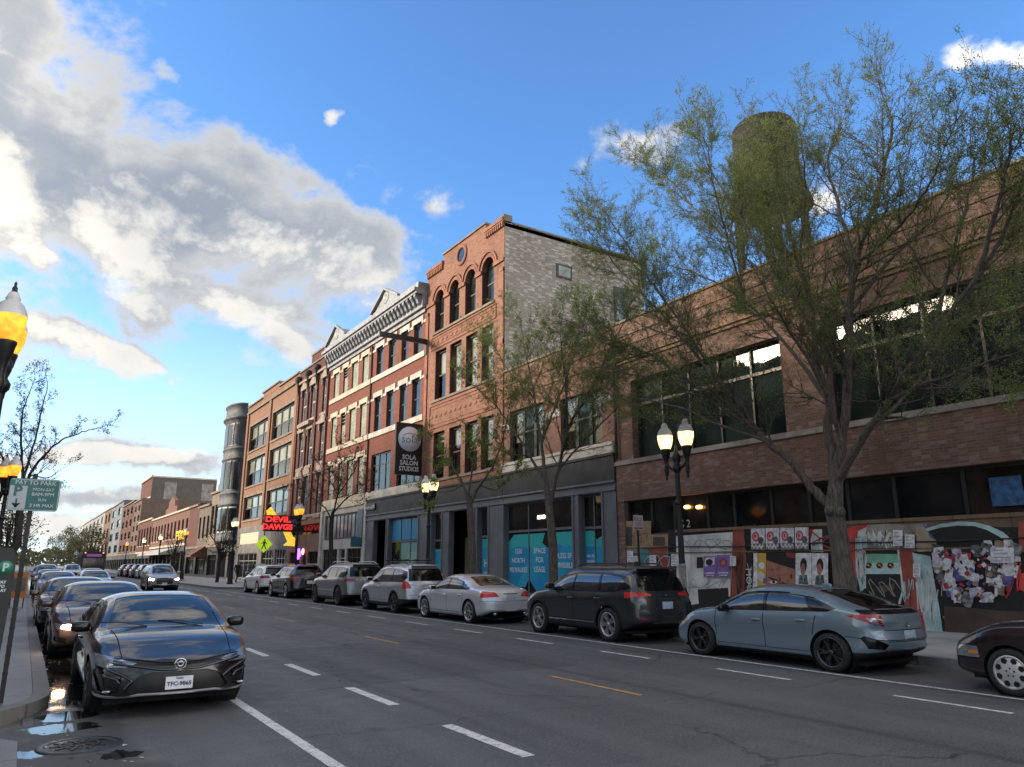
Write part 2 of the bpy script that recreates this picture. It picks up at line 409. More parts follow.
# concrete gutter, wet: standing water lies along the kerb and in the hollow at the corner
def wet_gutter():
    m = concrete('gutter_concrete', (.13, .128, .122), 60, 3, .1); t = NT(m.node_tree); b = m.node_tree.nodes['Principled BSDF']
    pos = t.n.new('ShaderNodeNewGeometry').outputs['Position']; q = t.xyz(pos)
    wob = t.math('ADD', t.math('MULTIPLY', t.math('SUBTRACT', t.noise(pos, 1.7, 5, .6), .5), .75), t.math('MULTIPLY', t.math('SUBTRACT', t.noise(pos, 7, 4, .6), .5), .16))
    strip = t.ramp(t.math('ADD', t.math('ABSOLUTE', t.math('SUBTRACT', q[0], .68)), wob), .20, .27, 1.0, 0.0)          # along the kerb
    far = t.ramp(q[1], 10.2, 11.2)
    def pool(x, y, r0): return t.ramp(t.math('ADD', t.vmath('DISTANCE', pos, (x, y, 0.0)), t.math('MULTIPLY', wob, .9)), r0 - .05, r0, 1.0, 0.0)
    w = t.math('MAXIMUM', t.math('MULTIPLY', strip, far), t.math('MAXIMUM', pool(.52, 9.6, .34), t.math('MAXIMUM', pool(.30, 8.45, .24), t.math('MAXIMUM', pool(.62, 10.3, .34), pool(.95, 8.0, .17)))))
    damp = t.ramp(t.math('ADD', t.math('ABSOLUTE', t.math('SUBTRACT', q[0], .6)), t.math('MULTIPLY', wob, 1.2)), .35, .75, .75, 0.0)
    old = b.inputs['Base Color'].links[0].from_socket
    c = t.mix(damp, old, (.035, .034, .032)); c = t.mix(w, c, (.016, .016, .016)); t.l.new(c, b.inputs['Base Color'])
    t.l.new(t.math('SUBTRACT', t.math('SUBTRACT', .72, t.math('MULTIPLY', damp, .3)), t.math('MULTIPLY', w, .45), clamp=True), b.inputs['Roughness'])
    b.inputs['Specular IOR Level'].default_value = .6
    rg = t.math('MULTIPLY_ADD', w, -.66, .7); rg = t.math('MAXIMUM', rg, .03); t.l.new(rg, b.inputs['Roughness'])
    bn = b.inputs['Normal'].links[0].from_node; t.l.new(t.math('MULTIPLY_ADD', w, -.385, .4), bn.inputs['Strength'])
    return m
gm = wet_gutter()
mb = MB()
gy = [9.9, 10.5, 11.35, 14, 20, 30, 60, 140]
for a, b_ in zip(gy, gy[1:]): mb.poly([(.30, a, .004), (1.15, a, .004), (1.15, b_, .004), (.30, b_, .004)], 0, (0, 0, 1))
mb.poly([(-.6, 7.4, .004), (1.30, 7.4, .004), (1.2, 8.6, .004), (1.15, 9.9, .004), (.30, 9.9, .004), (-.6, 9.76, .004)], 0, (0, 0, 1))
tag(mb.build('gutter', gm), kind='structure')
# manhole cover
mb = MB(); c0 = (.66, 8.62)
mb.lathe([(.0, .012), (.27, .012), (.285, .006), (.30, .014), (.36, .014), (.37, .004)], (c0[0], c0[1], 0), 32)
for i in range(10):
    a = R(36 * i); mb.bar((c0[0] + .06 * math.cos(a), c0[1] + .06 * math.sin(a), .015), (c0[0] + .25 * math.cos(a), c0[1] + .25 * math.sin(a), .015), .03, .012)
mb.lathe([(.15, .012), (.15, .022), (.18, .022), (.18, .012)], (c0[0], c0[1], 0), 24)
tag(mb.build('manhole_cover', plain('worn_cast_iron', (.05, .048, .045), .4, .6, .3, 12)), 'round cast iron manhole cover in the wet gutter by the corner', 'manhole cover')

# grit, leaves and scraps washed into the gutter
rg = random.Random(41); mb = MB()
for i in range(150):
    y = 7.6 + 22 * rg.random() ** 2.2; x = .5 + abs(rg.gauss(0, .16)) if y > 10.6 else rg.uniform(-.1, 1.1)
    s_ = rg.uniform(.006, .028) * (1 if i % 9 else 1.7); a = rg.random() * 6.28; z = .007 + .004 * rg.random()
    P = [(x + s_ * rg.uniform(.6, 1.2) * math.cos(a + k * 1.05), y + s_ * rg.uniform(.5, 1.1) * math.sin(a + k * 1.05), z + rg.uniform(0, .008)) for k in range(6)]; mb.poly(P, rg.choice((0, 0, 0, 1, 1, 2)), (0, 0, 1))
tag(mb.build('gutter_litter', [plain('wet_brown_leaf', (.06, .04, .022), .5, var=.5), plain('grey_grit', (.10, .10, .095), .8, var=.4), plain('pale_scrap', (.42, .41, .38), .6)]), 'wet leaves and grit washed into the left gutter', 'litter', kind='stuff')
# ================================================================= buildings
B_GRAF = brick('umber_brick', (.235, .125, .085), (.175, .085, .058), (.19, .165, .15), mott=.8, stain=.65, third=(.30, .22, .20))
B_LOW = brick('rose_brick', (.30, .15, .11), (.235, .105, .078), (.24, .2, .17), mott=.4)
B_ROM = brick('terracotta_brick', (.345, .175, .122), (.28, .132, .09), (.25, .165, .13), mott=.5, stain=.5)
B_GREY = brick('common_brick', (.335, .285, .235), (.25, .20, .16), (.35, .325, .29), mott=.9, stain=.5, ms=.018, third=(.60, .56, .50))
B_RED = brick('deep_red_brick', (.26, .088, .06), (.20, .064, .045), (.17, .10, .08), mott=.3)
B_DARK = brick('maroon_brick', (.17, .058, .045), (.12, .042, .034), (.12, .08, .07), mott=.35)
B_ORAN = brick('orange_brick', (.335, .18, .112), (.265, .13, .08), (.26, .19, .14), mott=.4)
B_PINK = brick('pink_brick', (.235, .115, .09), (.185, .085, .065), (.19, .14, .12))
B_OLD = brick('old_red_brick', (.165, .066, .05), (.125, .048, .037), (.12, .085, .075))
B_SAND = brick('sandy_brick', (.24, .15, .10), (.19, .115, .075), (.2, .16, .13))
B_TAN = brick('tan_brick', (.40, .32, .23), (.33, .25, .17), (.32, .28, .24))
B_BRN = brick('brown_brick', (.20, .14, .10), (.15, .10, .075), (.16, .13, .11))
B_WHT = brick('whitewashed_brick', (.36, .355, .345), (.30, .295, .285), (.40, .40, .38))
S_CREAM = stone('cream_stone', (.58, .52, .41), .25); S_WHITE = stone('pale_limestone', (.56, .54, .49), .3); S_GREY = stone('grey_stone', (.33, .30, .27), .35)
S_TERR = stone('carved_terracotta', (.31, .15, .102), .3, 2.0); S_COP = stone('coping_stone', (.26, .22, .18), .35)
S_BLUE = plain('weathered_grey_tin', (.24, .26, .28), .55, .1, .3, 2.5, bump=.15); S_BAY = plain('bay_sheet_metal', (.10, .11, .12), .7, .0, .3, 1.5)
ROOF = plain('roof_tar', (.05, .05, .05), .9, var=.3)
F_BLK = plain('black_window_frame', (.018, .018, .02), .45); F_GRN = plain('dark_green_window_frame', (.016, .03, .028), .5); F_BRN = plain('oxblood_window_frame', (.07, .03, .028), .5)
F_WHT = plain('white_window_frame', (.55, .55, .52), .5); F_GRY = plain('grey_storefront_paint', (.125, .135, .15), .5, var=.15, scale=1.2); F_GRD = plain('dark_grey_fascia', (.020, .020, .019), .6, var=.3, scale=.8)
F_ALU = plain('bronze_aluminium', (.06, .055, .05), .4, .5)
G_DARK = glass('dark_window_glass'); G_UP = glass('upper_window_glass', (.016, .026, .024), .02, .05, .4, 1.45)
G_DIM = glass('dim_shopfront_glass', (.012, .013, .014), .05, .03, .35, 1.45)
G_CLR = clear_glass('clear_window_glass', (.72, .77, .76), 1.2)
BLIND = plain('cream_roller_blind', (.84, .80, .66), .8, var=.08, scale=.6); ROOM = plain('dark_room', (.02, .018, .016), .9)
SHUT = plain('grey_green_board', (.26, .30, .25), .7, var=.2, scale=2)

def wall(mb, x, y0, y1, z0, z1, ops, depth=.2, m=0, mr=None, head=True):
    """street wall facing -X with real openings: ops = (ya, yb, za, zb)"""
    mr = m if mr is None else mr
    ys = sorted(set([y0, y1] + [v for o in ops for v in o[:2] if y0 < v < y1])); zs = sorted(set([z0, z1] + [v for o in ops for v in o[2:4] if z0 < v < z1]))
    for a, b in zip(ys, ys[1:]):
        for c, d in zip(zs, zs[1:]):
            ym, zm = (a + b) / 2, (c + d) / 2
            if any(o[0] < ym < o[1] and o[2] < zm < o[3] for o in ops): continue
            mb.poly([(x, a, c), (x, b, c), (x, b, d), (x, a, d)], m, (-1, 0, 0))
    for o in ops:
        a, b, c, d = o[:4]
        mb.poly([(x, a, c), (x + depth, a, c), (x + depth, a, d), (x, a, d)], mr, (0, 1, 0))
        mb.poly([(x, b, c), (x + depth, b, c), (x + depth, b, d), (x, b, d)], mr, (0, -1, 0))
        mb.poly([(x, a, c), (x + depth, a, c), (x + depth, b, c), (x, b, c)], mr, (0, 0, 1))
        if not (len(o) > 4 and o[4] == 'arch'): mb.poly([(x, a, d), (x + depth, a, d), (x + depth, b, d), (x, b, d)], mr, (0, 0, -1))
def mass(mb, x, y0, y1, z0, z1, back, ms=0, mt=1):
    """the rest of the block behind a street wall: party walls, back, roof"""
    mb.poly([(x, y0, z0), (back, y0, z0), (back, y0, z1), (x, y0, z1)], ms, (0, -1, 0))
    mb.poly([(x, y1, z0), (back, y1, z0), (back, y1, z1), (x, y1, z1)], ms, (0, 1, 0))
    mb.poly([(back, y0, z0), (back, y1, z0), (back, y1, z1), (back, y0, z1)], ms, (1, 0, 0))
    mb.poly([(x + .02, y0, z1 - .25), (back, y0, z1 - .25), (back, y1, z1 - .25), (x + .02, y1, z1 - .25)], mt, (0, 0, 1))
def window(root, x, y0, y1, z0, z1, fm=F_BLK, gm=G_DARK, cols=1, rails=(.5,), fw=.06, arch=0.0, blind=0.0, name='window', th=.07, bside=0.0):
    """frame (part) with its panes (sub-part); rails = heights of the cross bars; blind = how far down a cream blind hangs"""
    mb = MB(); e = .003
    y0 += e; y1 -= e; z0 += e; z1 -= e
    mb.box(x, x + th, y0, y0 + fw, z0, z1 - arch); mb.box(x, x + th, y1 - fw, y1, z0, z1 - arch)
    mb.box(x, x + th, y0 + fw, y1 - fw, z0, z0 + fw)
    if not arch: mb.box(x, x + th, y0 + fw, y1 - fw, z1 - fw, z1)
    for i in range(1, cols):
        y = y0 + (y1 - y0) * i / cols; mb.box(x + .006, x + th - .006, y - fw * .45, y + fw * .45, z0 + fw, z1 - fw - arch * .3)
    for r in rails:
        z = z0 + (z1 - z0) * r; mb.box(x + .012, x + th - .012, y0 + fw, y1 - fw, z - fw * .4, z + fw * .4)
    p = MB(); px = x + th * .55; zt = z1 - arch
    if arch:
        cy = (y0 + y1) / 2; ro = (y1 - y0) / 2; zs = zt
        A = [(cy + ro * math.cos(R(a)), zs + arch * math.sin(R(a))) for a in range(0, 181, 15)]
        I = [(cy + (ro - fw) * math.cos(R(a)), zs + (arch - fw) * math.sin(R(a))) for a in range(0, 181, 15)]
        for i in range(12): mb.poly([(x, *A[i]), (x, *A[i + 1]), (x, *I[i + 1]), (x, *I[i])], 0, (-1, 0, 0)); mb.poly([(x, *I[i]), (x, *I[i + 1]), (x + th, *I[i + 1]), (x + th, *I[i])], 0)
        p.poly([(px, y0 + fw * .5, z0), (px, y1 - fw * .5, z0)] + [(px, a, b) for a, b in [(cy + (ro - fw * .5) * math.cos(R(k)), zs + (arch - fw * .5) * math.sin(R(k))) for k in range(0, 181, 15)]][::1], 0, (-1, 0, 0)) if False else \
            p.poly([(px, y0 + .01, z0)] + [(px, cy - (ro - .01) * math.cos(R(k)), zs + (arch - .01) * math.sin(R(k))) for k in range(0, 181, 15)] + [(px, y1 - .01, z0)], 0, (-1, 0, 0))
    else:
        p.poly([(px, y0 + .01, z0 + .01), (px, y1 - .01, z0 + .01), (px, y1 - .01, z1 - .01), (px, y0 + .01, z1 - .01)], 0, (-1, 0, 0))
    w = build_w(mb, name, fm, root); p.build('pane', gm, w)
    if blind or gm is G_CLR:
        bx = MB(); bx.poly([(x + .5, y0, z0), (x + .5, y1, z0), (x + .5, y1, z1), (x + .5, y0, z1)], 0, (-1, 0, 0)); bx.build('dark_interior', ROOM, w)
    if blind:
        bl = MB(); zb = z1 - (z1 - z0) * blind; bl.box(x + .12, x + .13, y0 + .05, y1 - .05 - bside * (y1 - y0), zb, z1 - .04 - arch * .4)
        bl.box(x + .112, x + .138, y0 + .05, y1 - .05 - bside * (y1 - y0), zb - .03, zb); bl.build('blind', BLIND, w)
    return w
def rect(uL, uR, vt, vb, X=FX):
    """opening sighted between columns uL..uR, its top vt and bottom vb read on the right jamb"""
    vm = (vt + vb) / 2
    return (at(uR, vm, X).y, at(uL, vm, X).y, at(uR, vb, X).z, at(uR, vt, X).z)
def building(name, label, y0, y1, x=FX, cat='building', group=None):
    return tag(empty(name, (x, (y0 + y1) / 2, .14)), label, cat, group)

# ---------------------------------------------------------------- 1. two-storey brick block with the boarded ground floor
g0, g1 = -9.0, 21.08
rt = building('brick_building', 'two storey brown brick building with a boarded, poster covered ground floor', g0, g1)
mb = MB(); X = FX
wins = [(13.5, 20.15), (5.35, 12.05), (-2.8, 3.9)]
wall(mb, X + .06, g0, g1, 5.36, 9.22, [(a, b, 5.40, 8.37) for a, b in wins], .38)
mb.box(X, X + .35, g0, g1, 3.92, 5.24, 0)                                  # brick spandrel over the shopfront
wall(mb, X + .03, g0, g1, 9.22, 10.74, [], .1)
for z, h, d in ((9.78, .07, .05), (10.18, .07, .05)): mb.box(X + .03 - d, X + .03, g0, g1, z, z + h, 0)      # corbelled courses
for y in (13.9, 15.0, 5.8, 20.5): pass
mass(mb, X + .35, g0, g1, .1, 10.74, 42, 0, 1)
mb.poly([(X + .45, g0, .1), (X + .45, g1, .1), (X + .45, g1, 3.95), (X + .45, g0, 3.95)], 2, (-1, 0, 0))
mb.box(X + .03, X + .45, g1 - .35, g1, .1, 3.92, 0)
build_w(mb, 'wall', [B_GRAF, ROOF, ROOM], rt)
mb = MB(); mb.box(X - .07, X + .42, g0, g1 + .04, 5.24, 5.36); mb.box(X - .03, X + .1, g0, g1, 5.36, 5.41); build_w(mb, 'sill_course', S_GREY, rt)
mb = MB(); mb.box(X - .10, X + .06, g0, g1 + .03, 9.22, 9.34); mb.box(X - .06, X + .06, g0, g1 + .02, 9.34, 9.44); mb.box(X - .02, X + .04, g0, g1, 9.1, 9.22); build_w(mb, 'cornice', stone('brown_stone', (.26, .17, .12), .3), rt)
mb = MB(); mb.box(X - .04, X + .45, g0, g1 + .02, 10.74, 10.82); build_w(mb, 'coping', S_COP, rt)
for a, b in wins:
    mbw = MB(); n = 5; xx = X + .36
    w = MB()
    w.box(xx, xx + .1, a, b, 5.41, 5.49); w.box(xx, xx + .1, a, b, 8.29, 8.37); w.box(xx, xx + .1, a, a + .08, 5.49, 8.29); w.box(xx, xx + .1, b - .08, b, 5.49, 8.29)
    for i in range(1, n):
        y = a + (b - a) * i / n; w.box(xx - .03, xx + .1, y - .035, y + .035, 5.49, 8.29)
    w.box(xx - .01, xx + .09, a + .08, b - .08, 7.42, 7.52)
    fr = build_w(w, 'window', F_ALU, rt)
    for i in range(n):
        p = MB(); ya, yb = a + (b - a) * i / n, a + (b - a) * (i + 1) / n
        tilt = (random.random() - .5) * .012
        p.poly([(xx + .05, ya, 5.44), (xx + .05 + tilt, yb, 5.44), (xx + .05 + tilt, yb, 8.33), (xx + .05, ya, 8.33)], 0, (-1, 0, 0)); p.build('pane', G_UP, fr)
# clerestory over the boards
w = MB(); xx = X + .30
post = [-9, -6.2, -3.4, -.6, 2.2, 5.0, 7.45, 8.9, 10.6, 11.9, 13.1, 14.4, 15.8, 16.9, 18.4, 19.5, 20.7]
for y in post: w.box(xx - .06, xx + .04, y - .05, y + .05, 2.6, 3.92)
w.box(xx - .05, xx + .04, -9, 20.7, 3.84, 3.92); w.box(xx - .05, xx + .04, -9, 20.7, 2.62, 2.74)
fr = build_w(w, 'shop_window', F_BLK, rt)
tints = [G_DIM, glass('brown_shop_glass', (.026, .020, .017), .06, .03, .35, 1.4), glass('grey_shop_glass', (.026, .028, .031), .08, .03, .35, 1.4)]
for i, (a, b) in enumerate(zip(post, post[1:])):
    p = MB(); p.box(xx, xx + .01, a + .04, b - .04, 2.7, 3.88); p.build('pane', tints[[0, 0, 1, 0, 2, 0, 1, 0, 2, 0, 1, 0, 0, 0, 0, 0][i % 16]], fr)
p = MB(); p.box(X + .16, X + .19, *ylist(X + .16, 490, 1023, 990), 2.95, 3.6); build_w(p, 'window_poster', plain('blue_window_poster', (.03, .10, .22), .4, var=.5, scale=5), rt)
LAMP_O = plain('orange_shop_lamp', (.9, .4, .1), .4, emit=(1, .42, .08), estr=3.0)
for u in (687, 699):
    q = at(u, 507, X + .22); l = MB(); l.ell((q.x, q.y, q.z), (.05, .13, .06), .7); build_w(l, 'shop_lamp', LAMP_O, rt)
q = at(690, 530, X + .23); text('% 2', .36, plain('white_vinyl', (.5, .52, .54), .5), rt, Vector((X + .23, at(680, 530, X).y, 2.98)) - rt.location, FACE_W)

mb = MB(); mb.tube([(X - .05, g1 - .14, z) for z in (5.5, 7, 9.0)], .05, 8); mb.box(X - .12, X + .0, g1 - .24, g1 - .04, 9.0, 9.2); build_w(mb, 'downpipe', F_GRD, rt)
# ---------------------------------------------------------------- 2. low red brick block beside it, and the grey shopfront fronts
def storefront(root, y0, y1, items, zt=4.32, fascia=(4.74, 5.70), fm=F_GRD):
    """grey timber shopfront; items = (ya, yb, kind)"""
    mb = MB(); x = FX - .03
    ops = [(a, b, .34 if k != 'door' else .16, zt) for a, b, k in items]
    wall(mb, x, y0, y1, .14, 4.74, ops, .28)
    mb.box(x - .06, x, y0, y1, 4.36, 4.46); mb.box(x - .1, x, y0, y1, 4.66, 4.74)
    for a, b, k in items:
        for y in (a, b):
            if y0 + .05 < y < y1 - .05:
                s = -1 if y == a else 1
                mb.box(x - .035, x, y + s * .02, y + s * .12, .14, 4.36)
    sf = build_w(mb, 'shopfront', F_GRY, root)
    mb = MB(); mb.box(FX - .08, FX, y0, y1, *fascia); mb.box(FX - .14, FX - .08, y0, y1, fascia[1] - .1, fascia[1]); build_w(mb, 'fascia', fm, root)
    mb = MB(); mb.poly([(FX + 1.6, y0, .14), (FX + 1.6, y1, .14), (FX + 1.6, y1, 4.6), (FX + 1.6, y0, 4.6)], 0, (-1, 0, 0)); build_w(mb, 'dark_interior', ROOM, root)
    return sf
def shop_window(root, a, b, n, tran=3.12, z0=.36, z1=4.30, gm=G_DIM, x=FX + .17):
    mb = MB(); fw = .055
    mb.box(x, x + .07, a, b, z0, z0 + .1); mb.box(x, x + .07, a, b, z1 - fw, z1); mb.box(x, x + .07, a, a + fw, z0 + .1, z1 - fw); mb.box(x, x + .07, b - fw, b, z0 + .1, z1 - fw)
    for i in range(1, n): y = a + (b - a) * i / n; mb.box(x - .01, x + .06, y - fw / 2, y + fw / 2, z0 + .1, z1 - fw)
    if tran: mb.box(x - .015, x + .065, a + fw, b - fw, tran - .05, tran + .05)
    fr = build_w(mb, 'shop_window', F_GRY, root)
    p = MB(); p.box(x + .03, x + .04, a + .02, b - .02, z0 + .03, z1 - .03); p.build('pane', gm, fr)
    return fr
def decal_mat(name, c1, c2, c3, ang):
    m, t, b = mat(name); uv, pos = wallcoord(t); q = t.xyz(uv)
    w = t.math('ADD', t.math('MULTIPLY', q[0], math.cos(ang)), t.math('MULTIPLY', q[1], math.sin(ang)))
    f = t.math('FRACT', t.math('MULTIPLY', w, .55)); n = t.noise(pos, .9, 2)
    c = t.mix(t.ramp(t.math('ADD', f, t.math('MULTIPLY', n, .5)), .5, .95), c1, c2)
    c = t.mix(t.math('GREATER_THAN', t.math('SUBTRACT', q[1], t.math('MULTIPLY', n, .5)), 2.15), c, c3)
    t.l.new(c, b.inputs['Base Color']); b.inputs['Roughness'].default_value = .22; return m
DEC = decal_mat('blue_window_vinyl', (.02, .26, .52), (.03, .34, .56), (.04, .44, .46), .6); DEC2 = decal_mat('pale_green_window_vinyl', (.22, .42, .36), (.30, .48, .42), (.2, .4, .42), 1.2); DEC3 = decal_mat('sky_blue_window_vinyl', (.03, .26, .50), (.08, .38, .62), (.05, .30, .55), .2)
VW = plain('white_vinyl_lettering', (.62, .72, .78), .5)
def decal(fr, a, b, z0, z1, m, cut=None, x=FX + .193):
    mb = MB(); pts = [(a, z0), (b, z0), (b, z1), (a, z1)] if cut is None else cut
    mb.poly([(x, y, z) for y, z in pts], 0, (-1, 0, 0)); return mb.build('window_vinyl', m, fr)
def wtext(fr, root, s, y, z, size, mm=VW, x=FX + .185, sx=1.0):
    return text(s, size, mm, fr, (x, y, z), FACE_W, 'lettering', .002, sx=sx, bold=.004)

l0, l1 = 21.09, 28.96
rt = building('low_brick_building', 'low rose brick building with blue vinyl shop windows, between brown block and tall terracotta front', l0, l1); rB = rt
mb = MB()
wl = [(25.72, 28.45, 6.2, 8.6), (21.8, 24.5, 6.2, 8.45)]
wall(mb, FX, l0, l1, 5.70, 10.6, wl, .25)
for z in (9.3, 9.9): mb.box(FX - .05, FX, l0, l1, z, z + .08, 0)
mass(mb, FX, l0, l1, .1, 10.6, 40, 0, 1)
build_w(mb, 'wall', [B_LOW, ROOF], rt)
mb = MB(); mb.box(FX - .1, FX, l0, l1, 5.78, 6.2); mb.box(FX - .16, FX - .1, l0, l1, 6.08, 6.2)
for a, b in ((l0, 21.8), (24.5, 25.72), (28.45, l1)): mb.box(FX - .06, FX, a + .01, b - .01, 7.75, 8.05)
build_w(mb, 'stone_course', S_WHITE, rt)
mb = MB(); mb.box(FX - .08, FX + .4, l0, l1, 10.6, 10.7); build_w(mb, 'coping', S_COP, rt)
for a, b, c, d in wl:
    n = 3
    for i in range(n): window(rt, FX + .17, a + (b - a) * i / n, a + (b - a) * (i + 1) / n, c, d, F_GRN, G_CLR if i != 1 else G_UP, rails=(.55,), fw=.09, blind=[.95, 0, .6][i])
storefront(rt, l0, l1, [(21.95, 23.32, 'w'), (23.8, 28.9, 'w')], fascia=(4.74, 5.78))
fr = shop_window(rt, 21.95, 23.32, 2, tran=3.05)
decal(fr, 22.0, 23.28, .5, 2.62, DEC, [(22.0, .5), (23.28, .5), (23.28, 2.94), (22.75, 2.94), (22.55, 2.6), (22.0, 2.8)])
wtext(fr, rt, 'ASK FOR', 22.9, 1.98, .14); wtext(fr, rt, 'LEASING', 22.9, 1.78, .13); wtext(fr, rt, '— — — —', 22.75, 1.5, .12)
fr = shop_window(rt, 23.8, 28.9, 3, tran=3.10)
d3 = (28.9 - 23.8) / 3
decal(fr, 23.86, 23.8 + d3 - .03, .5, 2.6, DEC, [(23.86, .95), (24.3, .5), (25.47, .5), (25.47, 2.85), (25.3, 2.96), (23.86, 2.96)])
decal(fr, 23.8 + d3 + .03, 23.8 + 2 * d3 - .03, .5, 2.6, DEC, [(25.53, .5), (26.6, .5), (27.17, 1.0), (27.17, 2.96), (26.0, 2.96), (26.2, 2.55), (25.53, 2.2)])
decal(fr, 23.8 + 2 * d3 + .03, 28.85, .5, 2.6, DEC, [(27.23, 1.1), (27.5, .7), (28.85, .7), (28.85, 2.65), (28.4, 2.96), (27.23, 2.96)])
ty = [28.05, 26.4, 24.65]
for s, z in (('1530', 2.22), ('NORTH', 1.82), ('MILWAUKEE', 1.42)): wtext(fr, rt, s, ty[0], z, .30, sx=.85 if s == 'MILWAUKEE' else 1)
for s, z in (('SPACE', 2.22), ('FOR', 1.84), ('LEASE', 1.45)): wtext(fr, rt, s, ty[1], z, .31)
for s, z in (('4,232 SF', 2.0), ('(DIVISIBLE)', 1.62)): wtext(fr, rt, s, ty[2], z, .29)
CEIL = plain('ceiling_lamp', (1, .95, .8), .4, emit=(1, .93, .72), estr=2.2)
q = at(541, 517, FX + .15); l = MB(); l.box(q.x + .0, q.x + .012, q.y - .27, q.y + .27, q.z - .07, q.z + .07); build_w(l, 'ceiling_lamp', CEIL, rt)

# ---------------------------------------------------------------- 3. tall terracotta front with arched top windows
r0, r1 = 28.98, 37.66
rt = building('arched_brick_building', 'four storey terracotta brick building with round arched top windows and raised centre parapet', r0, r1); rC = rt
cy = [36.0, 34.2, 32.4, 30.58]; hw_ = [.56, .56, .57, .6]
w4 = [(c - h, c + h, 14.68, 16.56, 'arch') for c, h in zip(cy, hw_)]
w3 = [(a, b, 10.62, 13.45) for a, b in ((35.05, 36.35), (33.3, 34.58), (31.6, 32.8), (30.0, 31.15))]
w2 = [(a, b, 6.15, 8.75) for a, b in ((35.05, 36.35), (33.2, 34.5), (31.5, 32.75), (29.95, 31.12))]
mb = MB()
# arched head cells
for (a, b, c, d, _), ct in zip(w4, cy):
    r = (b - a) / 2; top = d + r
    N = 14
    P = [(ct - r * math.cos(math.pi * k / N), d + r * math.sin(math.pi * k / N)) for k in range(N + 1)]
    for (p, q_) in zip(P, P[1:]):
        mb.poly([(FX, p[0], p[1]), (FX, q_[0], q_[1]), (FX, q_[0], 17.4), (FX, p[0], 17.4)], 0, (-1, 0, 0))
        mb.poly([(FX, p[0], p[1]), (FX + .34, p[0], p[1]), (FX + .34, q_[0], q_[1]), (FX, q_[0], q_[1])], 0)
edges = sorted([r0, r1] + [v for o in w4 for v in o[:2]])
wall(mb, FX, r0, r1, 14.2, 16.56, w4, .34, 0, 1)
for a, b in zip(edges[0::2], edges[1::2]): mb.poly([(FX, a, 16.56), (FX, b, 16.56), (FX, b, 17.4), (FX, a, 17.4)], 0, (-1, 0, 0))
wall(mb, FX, r0, r1, 17.4, 18.55, [], .1)
wall(mb, FX, r0, r1, 9.6, 14.2, w3, .30, 0, 1); wall(mb, FX, r0, r1, 5.70, 9.6, w2, .30, 0, 1)
wall(mb, FX, 30.85, 35.6, 18.55, 19.15, [], .1); mb.box(FX + .001, FX + .4, 30.85, 35.6, 18.5, 19.15, 0)
build_w(mb, 'wall', [B_ROM, brick('oxblood_brick', (.14, .058, .045), (.11, .045, .035), (.10, .06, .05))], rt)
mb = MB(); mass(mb, FX + .02, r0, r1, .1, 18.5, 27.5, 0, 1)
mb.box(FX + .02, 27.5, r0, r0 + .3, 18.3, 18.52, 0)
build_w(mb, 'side_wall', [B_GREY, ROOF], rt)
mb = MB(); mb.box(FX + .5, 27.6, r0 - .04, r0 + .34, 18.52, 18.62); mb.box(FX - .06, FX + .45, r0 - .03, r0 + .45, 18.6, 18.95)
mb.box(FX - .08, FX + .45, 30.8, 35.65, 19.15, 19.25); build_w(mb, 'coping', S_COP, rt)
for a, b in ((r0, 30.85), (35.6, r1)):                                   # corbel tables beside the raised centre
    mb = MB()
    mb.box(FX - .14, FX + .3, a, b, 18.62, 18.8); mb.box(FX - .10, FX, a, b, 18.55, 18.62)
    n = int((b - a) / .2)
    for i in range(n): y = a + .06 + i * .2; mb.box(FX - .12, FX, y, y + .1, 18.28, 18.55)
    build_w(mb, 'corbel_table', S_TERR, rt)
mb = MB()
for (a, b, c, d, _), ct in zip(w4, cy):                                  # hood moulds, imposts, sills
    r = (b - a) / 2
    for r_in, r_out, px in ((r + .0, r + .14, .03), (r + .24, r + .36, .08)):
        N = 16
        for k in range(N):
            a0, a1 = math.pi * k / N, math.pi * (k + 1) / N
            P = lambda rr, an, x: (x, ct - rr * math.cos(an), d + rr * math.sin(an))
            x = FX - px
            mb.poly([P(r_in, a0, x), P(r_in, a1, x), P(r_out, a1, x), P(r_out, a0, x)], 0, (-1, 0, 0))
            mb.poly([P(r_out, a0, x), P(r_out, a1, x), P(r_out, a1, FX), P(r_out, a0, FX)], 0); mb.poly([P(r_in, a0, x), P(r_in, a1, x), P(r_in, a1, FX), P(r_in, a0, FX)], 0)
for a, b in zip(edges[0::2], edges[1::2]): mb.box(FX - .09, FX, a + .01, b - .01, 16.42, 16.62)
build_w(mb, 'arch_mould', S_TERR, rt)
for z in (14.5, 10.48, 6.02): mb = MB(); mb.box(FX - .08, FX, r0 + .9, r1 - .9, z, z + .12); build_w(mb, 'window_sill', S_COP, rt)
mb = MB()
for z0, z1 in ((13.62, 14.42), (9.0, 10.35)):                            # sunk panels with raised borders
    a, b = r0 + .75, r1 - .75
    for (c, d, e, f) in ((a, b, z0, z0 + .07), (a, b, z1 - .07, z1), (a, a + .07, z0 + .07, z1 - .07), (b - .07, b, z0 + .07, z1 - .07)): mb.box(FX - .05, FX, c, d, e, f)
    for (c, d, e, f) in ((a + .2, b - .2, z0 + .2, z0 + .24), (a + .2, b - .2, z1 - .24, z1 - .2)): mb.box(FX - .025, FX, c, d, e, f)
    n = int((b - a) / .55)
    for i in range(n): y = a + .35 + i * .55; mb.ell((FX - .005, y, (z0 + z1) / 2), (.035, .17, .1), .8, 8, 5)
for ed in ((r0 + .02, r0 + .34), (r1 - .36, r1 - .04)): mb.box(FX - .07, FX, *ed, 5.78, 16.0); mb.box(FX - .1, FX, ed[0], ed[1], 12.1, 12.35); mb.box(FX - .1, FX, ed[0], ed[1], 15.9, 16.1)
yc = at(462, 251, FX)
